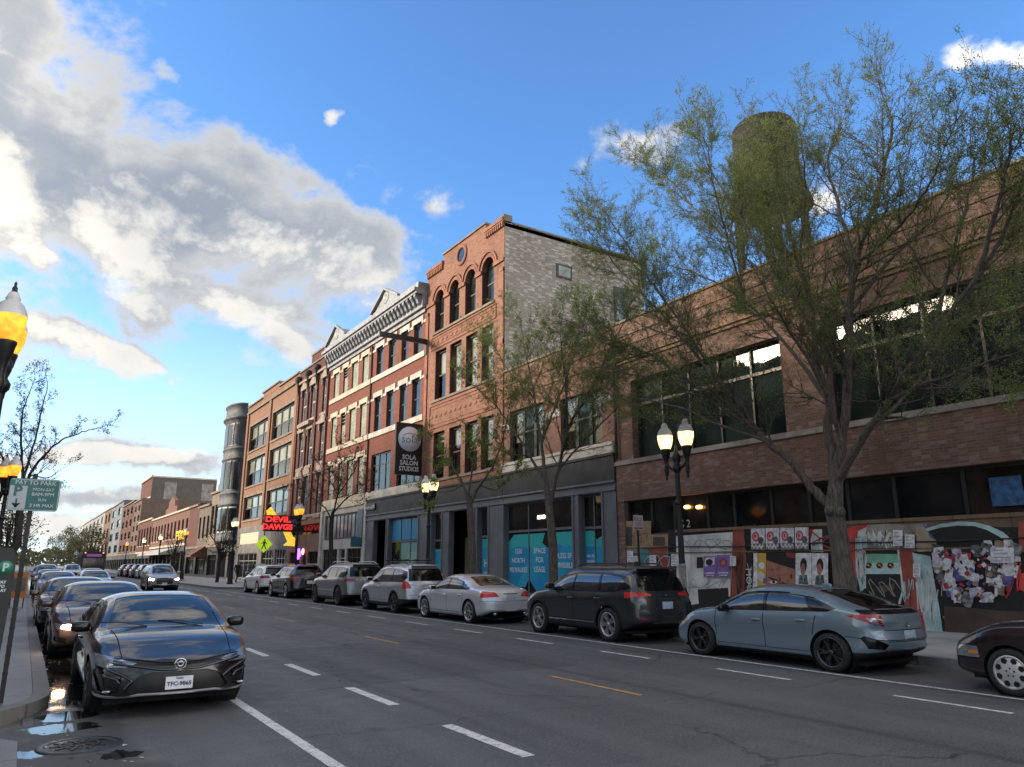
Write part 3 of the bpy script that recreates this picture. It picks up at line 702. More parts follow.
mb.lathe([(.62, 0), (.62, -.06), (.52, -.1), (.40, -.06), (.40, 0)], (FX, yc.y, 18.35), 24, 0, 'x')
build_w(mb, 'carved_panel', S_TERR, rt)
mb = MB(); mb.lathe([(0, -.012), (.40, -.012)], (FX, yc.y, 18.35), 24, 0, 'x'); build_w(mb, 'round_window', G_DARK, rt)
for o in w4: r = (o[1] - o[0]) / 2; window(rt, FX + .25, o[0], o[1], o[2], o[3] + r, F_BRN, G_UP, rails=(.45,), fw=.09, arch=r)
for i, o in enumerate(w3): window(rt, FX + .20, *o, F_BRN, G_CLR, rails=(.5,), fw=.1, blind=[.45, .96, .97, .9][i])
for i, o in enumerate(w2): window(rt, FX + .20, *o, F_BRN, G_CLR, rails=(.5,), fw=.1, blind=[.2, .35, .55, .8][i])
for i, (u, v) in enumerate(((564, 272), (621, 305))):                    # side-wall windows
    t_ = (r0 - 0) / _ray(u, v)[1]; x_ = _ray(u, v)[0] * t_; z_ = CAM_H + _ray(u, v)[2] * t_
    h_ = .38 if i == 0 else 1.0
    w = MB(); w.box(x_ - .5, x_ + .5, r0 - .05, r0 - .003, z_ - h_, z_ + h_); ww = build_w(w, 'window', F_GRN, rt)
    p = MB(); p.box(x_ - .38, x_ + .38, r0 - .056, r0 - .05, z_ - h_ + .1, z_ + h_ - .1); p.build('pane', glass('blue_side_glass', (.10, .17, .19), .05, .03), ww)
storefront(rt, r0, r1, [(30.35, 31.3, 'w'), (31.75, 34.2, 'door'), (35.1, 36.25, 'w')])
fr = shop_window(rt, 30.35, 31.3, 1, tran=2.95); decal(fr, 30.4, 31.25, .5, 2.85, DEC); wtext(fr, rt, 'H', 30.85, 1.7, .5); wtext(fr, rt, 'OPEN', 30.85, 1.25, .18)
fr = shop_window(rt, 35.1, 36.25, 1, tran=2.9); decal(fr, 35.15, 36.2, .5, 2.45, DEC)
mb = MB(); mb.box(FX + .9, FX + .95, 31.75, 34.2, .16, 3.0); build_w(mb, 'plywood_sheet', plain('green_stained_plywood', (.17, .16, .085), .8, var=.25, scale=2), rt)

# ---------------------------------------------------------------- 4. red brick block with cream lintels and tin cornice
f0, f1 = 37.68, 54.5; fm_ = 45.9
rt = building('red_brick_building', 'four storey red brick building with cream lintels and grey tin cornice with two pediments', f0, f1); rD = rt
near = [(44.0, 45.15), (42.0, 43.15), (40.1, 41.15), (38.22, 39.35)]; far_ = [(52.4, 53.55), (50.55, 51.5), (48.5, 49.75), (46.55, 47.7)]
ops = []
for z0, z1 in ((13.9, 15.85), (10.08, 12.42)):
    ops += [(a, b, z0, z1) for a, b in near] + [(a, b, z0, z1) for a, b in far_]
ops += [(a, b, 6.22, 8.75) for a, b in far_]
ops += [(42.2, 45.3, 6.2, 8.6), (38.0, 41.2, 6.2, 8.5)]
mb = MB(); wall(mb, FX, f0, f1, 5.70, 16.3, ops, .2); mass(mb, FX + .02, f0, f1, .1, 17.6, 34, 0, 1)
wall(mb, FX, f0, f1, 16.3, 17.6, [], .1)
build_w(mb, 'wall', [B_RED, ROOF], rt)
mb = MB(); mb2 = MB()
for lst, tgt in ((near, mb), (far_, mb2)):
    for z0, z1 in ((13.9, 15.85), (10.08, 12.42)) + (((6.22, 8.75),) if lst is far_ else ()):
        ya, yb = (f0 + .02, fm_) if lst is near else (fm_ + .02, f1 - .3)
        tgt.box(FX - .09, FX, ya, yb, z0 - .34, z0)
        for a, b in lst:
            tgt.box(FX - .07, FX, a - .2, b + .2, z1, z1 + .34); tgt.box(FX - .07, FX, a - .2, a - .02, z1 - .2, z1); tgt.box(FX - .07, FX, b + .02, b + .2, z1 - .2, z1)
        prev = ya
        for a, b in sorted(lst): tgt.box(FX - .04, FX, prev, a - .2, z1 - .16, z1); prev = b + .2
        tgt.box(FX - .04, FX, prev, yb, z1 - .16, z1)
mb.box(FX - .1, FX, f0, fm_, 5.72, 6.2)
build_w(mb, 'lintel', S_WHITE, rt); mb2.box(FX - .1, FX, fm_ + .02, f1, 5.5, 6.2); build_w(mb2, 'cream_lintel', S_CREAM, rt)
for i, o in enumerate(ops):
    if o[0] > fm_:
        m2 = MB(); m2.box(FX + .1, FX + .14, o[0], o[1], o[2], o[3] if i % 8 != 5 else o[2] + (o[3] - o[2]) * .6)
        for k in range(9): z = o[2] + (o[3] - o[2]) * (k + .5) / 9; m2.box(FX + .085, FX + .1, o[0], o[1], z - .02, z + .02)
        s_ = build_w(m2, 'boarded_window', SHUT, rt)
        if i % 8 == 5: m3 = MB(); m3.box(FX + .13, FX + .14, o[0], o[1], o[2] + (o[3] - o[2]) * .6, o[3]); m3.build('pane', G_UP, s_)
    else:
        window(rt, FX + .12, *o, F_GRN, G_DARK if o[2] > 9 else G_CLR, cols=1 if o[2] > 9 else 3, rails=(.48,) if o[2] > 9 else (.7,), fw=.08, blind=0 if o[2] > 9 else .01)
# tin cornice with brackets, two pediments
mb = MB(); a, b = f0, f1
mb.box(FX - .12, FX, a, b, 16.30, 16.55); mb.box(FX - .30, FX + .05, a, b, 16.55, 16.66)
mb.box(FX - .85, FX + .4, a, b, 17.52, 17.72); mb.box(FX - .72, FX, a, b, 17.36, 17.52); mb.box(FX - .3, FX, a, b, 16.66, 17.36)
mb.box(FX - .6, FX + .3, a, b, 17.72, 18.1)
n = int((b - a) / .55)
for i in range(n):
    y = a + .2 + i * .55
    mb.prism([(0, 16.72), (.28, 16.82), (.42, 17.05), (.66, 17.2), (.66, 17.36), (0, 17.36)], y, y + .24, lambda p, q, d: (FX - .3 - p * .6, d, q))
for yc_, hw2, zt in ((52.0, 2.0, 19.15), (42.7, 2.1, 19.1)):
    mb.prism([(-hw2, 18.1), (hw2, 18.1), (0, zt)], FX - .55, FX + .9, lambda p, q, d, yc_=yc_: (d, yc_ + p, q))
    for sgn in (-1, 1):
        mb.bar((FX - .62, yc_ + sgn * (hw2 + .15), 18.12), (FX - .62, yc_, zt + .14), .26, .14); 
    mb.lathe([(0, 0), (.22, -.02), (.3, -.07), (.42, -.02), (.45, 0)], (FX - .56, yc_, 18.65), 18, 0, 'x')
build_w(mb, 'cornice', S_BLUE, rt)
mb = MB(); mb.tube([(FX - .07, fm_ + .0, z) for z in (5.8, 9, 12, 16.2)], .06, 8); build_w(mb, 'downpipe', plain('rusty_downpipe', (.08, .045, .035), .7), rt)
storefront(rt, f0, 45.6, [(37.95, 41.95, 'w'), (42.4, 44.3, 'door')])
fr = shop_window(rt, 37.95, 41.95, 3, tran=2.98, gm=G_DIM); d3 = 4.0 / 3
for i in range(3): decal(fr, 37.98 + i * d3, 37.9 + (i + 1) * d3, 3.05, 4.25, DEC3)
for i in range(2): decal(fr, 37.98 + i * d3, 37.9 + (i + 1) * d3, .5, 2.9, DEC2)
m2 = MB(); rr = random.Random(5)
m2.poly([(FX + .19, 38.4, .5), (FX + .19, 39.3, 1.9), (FX + .19, 39.55, 1.7), (FX + .19, 39.9, 1.2), (FX + .19, 41.2, .9), (FX + .19, 41.6, .5)], 0, (-1, 0, 0)); m2.build('window_vinyl', plain('brown_photo_vinyl', (.16, .11, .07), .4, var=.6, scale=4), fr)
mb = MB(); mb.box(FX - .1, FX + .1, 45.6, 46.0, .14, 5.72); mb.box(FX - .13, FX + .1, 54.1, f1, .14, 5.5); build_w(mb, 'white_pier', S_WHITE, rt)
mb = MB(); wall(mb, FX, 46.0, 54.1, .14, 5.5, [(46.5, 53.8, 3.35, 5.1), (46.4, 49.0, .3, 2.7), (49.3, 50.5, .16, 2.7), (50.8, 53.9, .3, 2.7)], .25); build_w(mb, 'shop_wall', stone('white_painted_shopfront', (.48, .46, .42), .25), rt)
window(rt, FX + .1, 46.5, 53.8, 3.35, 5.1, F_BRN, glass('pale_transom_glass', (.22, .24, .26), .15, .02), cols=10, rails=(), fw=.12, name='transom_window')
for a, b, c in ((46.4, 49.0, 3), (49.3, 50.5, 1), (50.8, 53.9, 4)): window(rt, FX + .12, a, b, .3 if c > 1 else .16, 2.7, F_BLK if c != 1 else F_WHT, G_DIM, cols=c, rails=(.75,), name='shop_window' if c > 1 else 'shop_door')
mb = MB(); mb.box(FX - .16, FX - .12, 46.0, 46.9, 3.3, 5.2); build_w(mb, 'signboard', plain('slate_blue_signboard', (.10, .14, .18), .5), rt)
mb = MB(); mb.box(FX - .17, FX - .12, 44.0, 45.55, 5.02, 5.4); sg = build_w(mb, 'name_board', plain('black_sign_panel', (.02, .02, .02), .4), rt); wtext(sg, rt, 'SOLA  SALON', 44.78, 5.2, .26, plain('white_sign_letter', (.7, .7, .7), .5), FX - .18)
# steel arm left over from an old sign
mb = MB(); pa, pb = at(394, 335, FX - 3.0), at(431, 341, FX)
mb.bar((FX - 3.0, 37.5, 14.35), (FX, 37.5, 14.35), .12, .3); mb.bar((FX - .12, 37.5, 14.0), (FX - .0, 37.5, 14.0), .3, .9)
o = mb.build('sign_bracket', F_BLK, None); tag(o, 'black steel bracket beam sticking out from the front below the cornice', 'bracket')

# ---------------------------------------------------------------- 5. narrow Victorian front
v0, v1 = 54.52, 62.6
rt = building('victorian_building', 'narrow maroon brick Victorian building with carved stone window heads and dark finials', v0, v1)
rows = [((302.5, 307), (311, 316), (322.5, 328), 384, 412), ((299, 303.5), (307.5, 312), (319, 325), 430, 462), ((296, 300), (303, 308), (316, 321), 478, 516)]
ops = []
for a, b, c, vt, vb in rows:
    z1 = at(c[1], vt - 8, FX).z; z0 = at(c[1], vb - 2, FX).z
    for uL, uR in (a, b, c): ops.append((at(uR, (vt + vb) / 2, FX).y, at(uL, (vt + vb) / 2, FX).y, z0, z1))
mb = MB(); wall(mb, FX, v0, v1, 5.2, 17.9, ops, .25); mass(mb, FX + .02, v0, v1, .1, 17.9, 34, 0, 1)
mb.box(FX - .05, FX + .3, 56.0, 59.4, 17.9, 18.7, 0)
build_w(mb, 'wall', [B_DARK, ROOF], rt)
mb = MB()
for o in ops:
    yc_ = (o[0] + o[1]) / 2; hw2 = (o[1] - o[0]) / 2
    mb.box(FX - .12, FX, o[0] - .15, o[1] + .15, o[2] - .22, o[2])
    mb.box(FX - .1, FX, o[0] - .14, o[0] - .01, o[3] - .5, o[3] + .1); mb.box(FX - .1, FX, o[1] + .01, o[1] + .14, o[3] - .5, o[3] + .1)
    mb.prism([(-hw2 - .2, 0), (hw2 + .2, 0), (hw2 + .2, .28), (0, .75), (-hw2 - .2, .28)], FX - .14, FX - .0, lambda p, q, d, yc_=yc_, z=o[3]: (d, yc_ + p, z + q))
for z in (ops[0][2] - .75, ops[3][2] - .8, 5.25): mb.box(FX - .08, FX, v0 + .05, v1 - .05, z, z + .2)
mb.box(FX - .2, FX, v0, v1, 16.75, 16.95); mb.box(FX - .45, FX, 58.0, 61.0, ops[0][2] - .55, ops[0][2] - .25)
build_w(mb, 'carved_stone', stone('carved_grey_stone', (.36, .30, .25), .4, 3), rt)
mb = MB()
for y in (v0 + .25, 57.4, 59.7, v1 - .25):
    mb.box(FX - .14, FX, y - .14, y + .14, 5.5, 16.6); pass
build_w(mb, 'pilaster', plain('maroon_pilaster', (.13, .05, .042), .85), rt)
for y in (v0 + .25, 57.4, 59.7, v1 - .25): mb = MB(); mb.lathe([(.02, -1.2), (.1, -.8), (.16, -.2), (.34, .1), (.34, .35), (.25, .5), (0, .6)], (FX - .16, y, 17.0), 10); build_w(mb, 'finial', plain('blackened_iron', (.05, .035, .035), .8), rt)
mb = MB(); mb.box(FX - .1, FX + .35, v0, v1, 17.9, 18.02); mb.box(FX - .12, FX + .35, 56.0, 59.4, 18.7, 18.84); build_w(mb, 'coping', S_COP, rt)
for i, o in enumerate(ops): window(rt, FX + .15, *o, F_WHT, glass('pale_reflecting_glass', (.10, .12, .14), .03, .05), rails=(.5,), fw=.13)
mb = MB(); wall(mb, FX, v0, v1, .14, 5.2, [(55.0, 57.3, .3, 2.6), (57.7, 58.9, .16, 2.6), (59.3, 62.1, .3, 2.6), (55.0, 62.1, 3.9, 4.7)], .3); build_w(mb, 'shop_wall', stone('brown_shopfront', (.24, .15, .11), .3), rt)
for a, b, z0, z1 in ((55.0, 57.3, .3, 2.6), (57.7, 58.9, .16, 2.6), (59.3, 62.1, .3, 2.6), (55.0, 62.1, 3.9, 4.7)): window(rt, FX + .15, a, b, z0, z1, F_BLK, G_DIM, cols=2, rails=(), name='shop_window')
NEON_B = plain('blue_neon', (.1, .05, .8), .4, emit=(.10, .03, 1.0), estr=3.5); NEON_P = plain('pink_neon', (.9, .3, .2), .4, emit=(1, .25, .12), estr=2.0)
q = at(298, 554, FX - .02); l = MB(); l.box(FX - .05, FX - .02, q.y - .45, q.y + .3, q.z - .42, q.z + .42); l.box(FX - .05, FX - .02, q.y - .75, q.y - .45, q.z - .2, q.z + .2); build_w(l, 'neon_sign', NEON_B, rt)
l = MB(); q = at(303, 553, FX - .02); l.ell((FX - .04, q.y, q.z + .1), (.03, .3, .24)); build_w(l, 'neon_sign', NEON_P, rt)

# ---------------------------------------------------------------- 6. orange loft block
o0, o1 = 62.62, 80.7
rt = building('loft_building', 'orange brick loft building with wide three light windows beside the grey bay', o0, o1)
R6 = [((250, 267.7, 416.5, 440), (273, 294, 401, 430)), ((247, 265, 453, 480), (269, 291, 441, 472)), ((244, 261.5, 492, 517), (267, 288, 485, 512))]
ops = [rect(*q) for row in R6 for q in row]
# square the bays up over the storeys
bays = ((sum(ops[i][0] for i in (0, 2, 4)) / 3, sum(ops[i][1] for i in (0, 2, 4)) / 3), (sum(ops[i][0] for i in (1, 3, 5)) / 3, sum(ops[i][1] for i in (1, 3, 5)) / 3))
zr = [(ops[i + 1][2], ops[i + 1][3]) for i in (0, 2, 4)]
ops = [(*bays[k], *zr[i]) for i in range(3) for k in range(2)]
mb = MB(); wall(mb, FX, o0, o1, 5.3, 18.0, ops, .3); mass(mb, FX + .02, o0, o1, .1, 18.0, 36, 0, 1)
for k, b_ in enumerate((o0 + .02, (bays[0][0] + bays[1][1]) / 2 - .35, o1 - .72)): mb.box(FX - .14, FX, b_, b_ + .7, 5.3, 17.2, 0)
mb.box(FX - .02, FX + .3, 69, 75, 18.0, 18.5, 0)
build_w(mb, 'wall', [B_ORAN, ROOF], rt)
mb = MB(); mb.box(FX - .16, FX + .35, o0, 69, 18.0, 18.14); mb.box(FX - .16, FX + .35, 75, o1, 18.0, 18.14); mb.box(FX - .16, FX + .35, 69, 75, 18.5, 18.64); mb.box(FX - .18, FX, o0, o1, 17.2, 17.38)
for o in ops: mb.box(FX - .1, FX, o[0] - .1, o[1] + .1, o[2] - .18, o[2]); mb.box(FX - .05, FX, o[0] - .05, o[1] + .05, o[3], o[3] + .2)
build_w(mb, 'stone_trim', S_COP, rt)
for i, o in enumerate(ops):
    n = 3
    for k in range(n): window(rt, FX + .2, o[0] + (o[1] - o[0]) * k / n, o[0] + (o[1] - o[0]) * (k + 1) / n, o[2], o[3], F_GRN, G_CLR, rails=(.5,), fw=.13, blind=[.48, .52, .5][(i + k) % 3])
mb = MB(); wall(mb, FX, o0, o1, .14, 5.3, [(63.2, 66.5, .4, 2.9), (67, 71, .4, 2.9), (72.6, 80, .3, 2.7), (72.6, 80.0, 3.6, 4.7)], .3); build_w(mb, 'shop_wall', stone('grey_shopfront', (.22, .21, .2), .3), rt)
for a, b, z0, z1 in ((63.2, 66.5, .4, 2.9), (67, 71, .4, 2.9), (72.6, 80, .3, 2.7)): window(rt, FX + .15, a, b, z0, z1, F_WHT, G_DIM, cols=4, rails=(.7,), name='shop_window')
mb = MB(); mb.box(FX + .05, FX + .12, 72.6, 80, 3.6, 4.7); build_w(mb, 'cream_signboard', plain('cream_signboard_paint', (.55, .52, .38), .6), rt)

# ---------------------------------------------------------------- 7. round sheet-metal bay
b0, b1 = 80.72, 90.5
rt = building('bay_building', 'grey sheet metal building with a rounded three storey bay window above the shop', b0, b1)
mb = MB(); wall(mb, FX, b0, b1, .14, 18.4, [(81.5, 84.5, .3, 3.0), (85.5, 89.8, .3, 3.0)], .3); mass(mb, FX + .02, b0, b1, .1, 18.4, 34, 0, 1); build_w(mb, 'wall', [S_BAY, ROOF], rt)
ry, rx, yb = 2.9, 1.35, 84.3
def bayring(z, s): return [(FX - (rx + s) * math.sin(math.pi * k / 24) ** .8, yb - (ry + s) * math.cos(math.pi * k / 24), z) for k in range(25)]
prof = [(3.75, -1.0), (3.95, .0), (4.0, .14), (4.15, .14), (4.2, .02), (4.8, .0), (7.7, 0), (7.75, .12), (7.9, .12), (7.95, .02), (8.9, .02), (8.95, .1), (9.05, .1), (9.1, 0), (12.6, 0), (12.65, .12), (12.8, .12), (12.85, .02), (13.7, .02), (13.75, .1), (13.85, .1), (13.9, 0), (16.7, 0), (16.8, .1), (17.0, .14), (17.05, .30), (17.25, .34), (17.3, .1), (18.5, .08), (18.55, .2), (18.7, .2), (18.75, -.1), (18.8, -1.0)]
mb = MB(); rings = []
for z, s in prof:
    k = len(mb.v); rings.append(k); mb.v += bayring(z, s)
for a, b in zip(rings, rings[1:]):
    for j in range(24): mb.face((a + j, b + j, b + j + 1, a + j + 1), 0, True)
build_w(mb, 'bay', S_BAY, rt)
for zi, (z0, z1) in enumerate(((4.9, 7.55), (9.25, 12.45), (14.05, 16.55))):
    for k0, k1 in ((1, 5), (6, 9), (10, 14), (15, 18), (19, 23)):
        w = MB(); p = MB()
        for k in range(k0, k1):
            A = bayring(0, .03); B_ = bayring(0, .05)
            for (q, off, za, zb) in ((w, A, z0, z1), (p, B_, z0 + .15, z1 - .15)):
                if q is p and k in (k0,) and False: continue
                q.poly([(off[k][0], off[k][1], za), (off[k + 1][0], off[k + 1][1], za), (off[k + 1][0], off[k + 1][1], zb), (off[k][0], off[k][1], zb)], 0)
        ww = build_w(w, 'window', F_WHT if zi == 0 else F_BLK, rt); p.build('pane', plain('bay_pane', (.012, .014, .016), .12, var=.3), ww)

# ---------------------------------------------------------------- 8. the row beyond
def row_building(name, label, uR, uL, vR, vL, wm, floors, cols, fm=F_BLK, gm=G_DARK, shop=3.6, depth=26, pad=.25, shopm=None, gable=None, trim=S_COP, x=FX):
    y0, y1 = at(uR, 545, x).y, at(uL, 545, x).y; z = at((uR + uL) / 2, (vR + vL) / 2, x).z
    rt = building(name, label, y0, y1, x)
    ops = []; mb = MB()
    for i in range(floors):
        fh = (z - .9 - shop) / floors
        za, zb = shop + fh * i + fh * .26, shop + fh * i + fh * .86
        for k in range(cols):
            w = (y1 - y0) / cols; ops.append((y0 + w * k + w * pad, y0 + w * (k + 1) - w * pad, za, zb))
    wall(mb, x, y0, y1, shop, z, ops, .25); mass(mb, x + .02, y0, y1, .1, z, x + depth, 0, 1)
    if gable:
        gy, gw, gh = gable; mb.prism([(-gw, 0), (gw, 0), (gw, gh * .3), (gw * .55, gh * .38), (gw * .5, gh * .72), (0, gh), (-gw * .5, gh * .72), (-gw * .55, gh * .38), (-gw, gh * .3)], x, x + .5, lambda p, q, d: (d, y0 + (y1 - y0) * gy + p, z + q))
    build_w(mb, 'wall', [wm, ROOF], rt)
    t = MB(); t.box(x - .25, x + .02, y0, y1, z - .35, z - .1); t.box(x - .15, x + .02, y0, y1, shop, shop + .3)
    for o in ops: t.box(x - .08, x, o[0] - .1, o[1] + .1, o[2] - .15, o[2])
    build_w(t, 'trim', trim, rt)
    for o in ops: window(rt, x + .15, *o, fm, gm, rails=(.5,), fw=.12)
    s = MB(); n = max(1, int((y1 - y0) / 4)); sops = [(y0 + (y1 - y0) * (k + .08) / n, y0 + (y1 - y0) * (k + .92) / n, .4, shop - .9) for k in range(n)]
    wall(s, x - .02, y0, y1, .14, shop, sops, .3); build_w(s, 'shop_wall', shopm or F_GRD, rt)
    for o in sops: window(rt, x + .2, *o, F_BLK, G_DIM, cols=3, rails=(.8,), name='shop_window')
    return rt, y0, y1, z
row_building('tan_building', 'tan brick building with a small arched gable just beyond the grey bay', 208.5, 208.5 - 0, 0, 0, B_TAN, 1, 1) if False else None
rt, y0, y1, z = row_building('tan_building', 'tan brick two storey building with arched gable next to the grey bay', 219, 208, 490, 494, brick('dim_tan_brick', (.29, .235, .17), (.235, .18, .125), (.24, .21, .18)), 1, 3, gable=(.3, 1.6, 2.0), pad=.1)
rt, y0, y1, z = row_building('stone_building', 'small dark stone building with an awning beside the red brick wall', 207.9, 196.2, 503, 508, stone('dark_brown_stone', (.17, .14, .115), .3), 1, 3)
aw = MB(); aw.prism([(0, 3.9), (1.7, 2.7), (1.7, 2.5), (0, 2.5)], y0 + .5, y1 - 3, lambda p, q, d: (FX - .02 - p, d, q)); build_w(aw, 'awning', plain('rust_awning', (.17, .075, .05), .8), rt)
rt, y0, y1, z = row_building('blank_brick_building', 'plain blank red brick building with no upper windows', 196.1, 187, 505, 507, B_OLD, 0, 0)
rt, y0, y1, z = row_building('gabled_building', 'long pink brick building with stepped gable and white awning', 186.9, 150.5, 508, 520, B_PINK, 1, 11, shop=4.2, gable=(.47, 5.5, 2.6), fm=F_BRN, trim=S_CREAM)
aw = MB(); aw.prism([(0, 4.0), (2.0, 3.3), (2.0, 3.0), (0, 3.1)], y0 + 9, y1 - 1, lambda p, q, d: (FX - .04 - p, d, q)); build_w(aw, 'awning', plain('white_awning', (.5, .5, .48), .7), rt)
aw = MB(); aw.box(FX - .3, FX - .18, y0 + 1, y0 + 8, 5.0, 6.3); build_w(aw, 'yellow_signboard', plain('yellow_signboard_paint', (.62, .42, .02), .5, emit=(1, .65, .02), estr=.12), rt)  # signboard colour lifted by a faint glow of its own
rt, y0, y1, z = row_building('row_building', 'low dark red brick building with pale stone band beyond the pink gable', 150.3, 137, 517, 524, B_OLD, 1, 5, trim=S_CREAM)
# the tall block that shows its bare flank over the row
yA = at(137, 540, FX).y + 6
rt = building('warehouse_building', 'tall brick warehouse with a bare grey flank rising behind the low row', yA, yA + 22)
zT = at(140, 476, FX).z
def onY(u, v, Y): r = _ray(u, v); t = Y / r[1]; return Vector((r[0] * t, Y, CAM_H + r[2] * t))
cA = onY(153, 477, yA); cB = onY(217, 482, yA); zT = cA.z
mb = MB(); yE = at(141, 540, cA.x).y; yE = max(yE, yA + 18)
ops = [(yA + 1.2 + i * 3.2, yA + 2.8 + i * 3.2, 6 + k * 4.2, 8.6 + k * 4.2) for i in range(int((yE - yA - 2) / 3.2)) for k in range(int((zT - 8) / 4.2) + 0)]
wall(mb, cA.x, yA, yE, .1, zT, ops, .3, 0); mass(mb, cA.x + .02, yA, yE, .1, zT, cB.x, 2, 1)
build_w(mb, 'wall', [B_OLD, ROOF, brick('grey_brown_brick', (.17, .145, .125), (.13, .11, .095), (.15, .135, .12))], rt)
mb = MB()
for f in (.28, .86): xx = cA.x + (cB.x - cA.x) * f; mb.box(xx - 1.2, xx + 1.2, yA - .06, yA, zT - 14, zT - .9)
build_w(mb, 'pale_flank_patch', S_GREY, rt)
mb = MB(); mb.box(cA.x - .3, cA.x + .1, yA - .1, yE, zT, zT + .4); mb.box(cA.x + .1, cB.x, yA - .1, yA + .3, zT, zT + .3); mb.box(cA.x - .1, cA.x, yA, yE, zT - 4.4, zT - 4); build_w(mb, 'coping', S_CREAM, rt)
for o in ops: window(rt, cA.x + .2, *o, F_BLK, G_DARK, fw=.12)
for nm, lb, uR, uL, vR, vL, wm, fl, cl in (
    ('glass_building', 'dark glass apartment building with balconies past the tall warehouse', 136.8, 130, 500, 506, B_BRN, 5, 2),
    ('brick_building', 'narrow red brick building far up the street', 129.8, 119, 504, 508, B_OLD, 4, 3),
    ('slate_building', 'flat grey blue building far up the street', 118.8, 107.5, 506, 508, plain('slate_blue_render', (.15, .17, .195), .8, var=.2, scale=.4), 4, 2),
    ('tan_building', 'tan gabled building far up the street', 107.3, 101.5, 511, 513, B_SAND, 3, 2),
    ('pale_building', 'pale grey rendered building far up the street', 101.3, 90, 515, 520, B_WHT, 4, 3),
    ('pale_building', 'white building with a brown ground floor, last before the trees', 89.8, 80, 522, 526, B_WHT, 3, 3)):
    row_building(nm, lb, uR, uL, vR, vL, wm, fl, cl, depth=20)
# opposite side of the street (seen in the shop glass)
for nm, lb, ya, yb_, zt, wm in (('corner_building', 'four storey brown brick corner building behind the left pavement', 13.5, 40, 16.0, B_BRN), ('stone_building', 'tan brick building on the left pavement beyond the corner building', 40.1, 84, 15.5, B_TAN), ('brick_building', 'long red brick terrace on the left side of the street', 84.1, 230, 9.0, B_RED)):
    x = -5.6; rt = building(nm, lb, ya, yb_, x); mb = MB()
    mb.box(x - 14, x, ya, yb_, .1, zt); build_w(mb, 'wall', wm, rt)
    n = int((yb_ - ya) / 4); wmb = MB()
    for i in range(n):
        for z in ((.7, 3.0), (4.4, 6.2), (7.6, 9.4), (10.6, 12.4)):
            if z[1] > zt - .6: continue
            if True:
                y = ya + 1 + i * 4
                w = MB(); w.box(x + .003, x + .08, y, y + 2.4, *z); w_ = build_w(w, 'window', F_BLK, rt); p = MB(); p.box(x + .08, x + .085, y + .1, y + 2.3, z[0] + .1, z[1] - .1); p.build('pane', G_DARK, w_)
    t = MB(); t.box(x, x + .25, ya, yb_, zt - .5, zt); build_w(t, 'cornice', S_COP, rt)
# rooftop tank
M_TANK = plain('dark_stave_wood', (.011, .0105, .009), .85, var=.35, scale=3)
tx, ty_, = 30.0, at(766, 160, 30.0).y
zt = at(766, 126, 30.0).z; zb = at(766, 186, 30.0).z; rad = (at(729, 150, 30.0).y - at(802, 150, 30.0).y) / 2 * .735
rt = tag(empty('water_tank', (tx, ty_, 10.55)), 'dark wooden water tank standing on the roof behind the big tree', 'water tank')
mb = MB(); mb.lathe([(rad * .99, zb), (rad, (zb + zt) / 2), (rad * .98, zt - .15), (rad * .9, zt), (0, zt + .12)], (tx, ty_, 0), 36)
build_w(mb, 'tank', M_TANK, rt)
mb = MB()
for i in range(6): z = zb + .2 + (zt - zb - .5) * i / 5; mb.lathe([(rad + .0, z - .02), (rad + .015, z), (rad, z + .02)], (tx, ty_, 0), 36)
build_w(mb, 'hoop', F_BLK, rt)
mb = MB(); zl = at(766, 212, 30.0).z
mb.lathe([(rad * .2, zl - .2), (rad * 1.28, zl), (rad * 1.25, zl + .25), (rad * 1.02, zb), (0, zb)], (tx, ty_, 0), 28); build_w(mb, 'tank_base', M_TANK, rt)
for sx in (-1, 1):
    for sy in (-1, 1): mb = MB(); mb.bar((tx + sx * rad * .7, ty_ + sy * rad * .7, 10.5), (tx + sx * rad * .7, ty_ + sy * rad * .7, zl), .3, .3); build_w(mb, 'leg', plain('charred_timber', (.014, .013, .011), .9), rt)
# ================================================================= vehicles
def pchip(pts):
    xs = np.array([p[0] for p in pts], float); ys_ = np.array([p[1] for p in pts], float)
    h = np.diff(xs); d = np.diff(ys_) / h; m = np.zeros(len(xs))
    for i in range(1, len(xs) - 1):
        if d[i - 1] * d[i] > 0:
            w1 = 2 * h[i] + h[i - 1]; w2 = h[i] + 2 * h[i - 1]; m[i] = (w1 + w2) / (w1 / d[i - 1] + w2 / d[i])
    m[0] = d[0]; m[-1] = d[-1]
    def f(x):
        x = min(max(x, xs[0]), xs[-1]); i = int(min(max(np.searchsorted(xs, x) - 1, 0), len(xs) - 2))
        t = (x - xs[i]) / h[i]
        return float((1 + 2 * t) * (1 - t) ** 2 * ys_[i] + t * (1 - t) ** 2 * h[i] * m[i] + t * t * (3 - 2 * t) * ys_[i + 1] + t * t * (t - 1) * h[i] * m[i + 1])
    return f
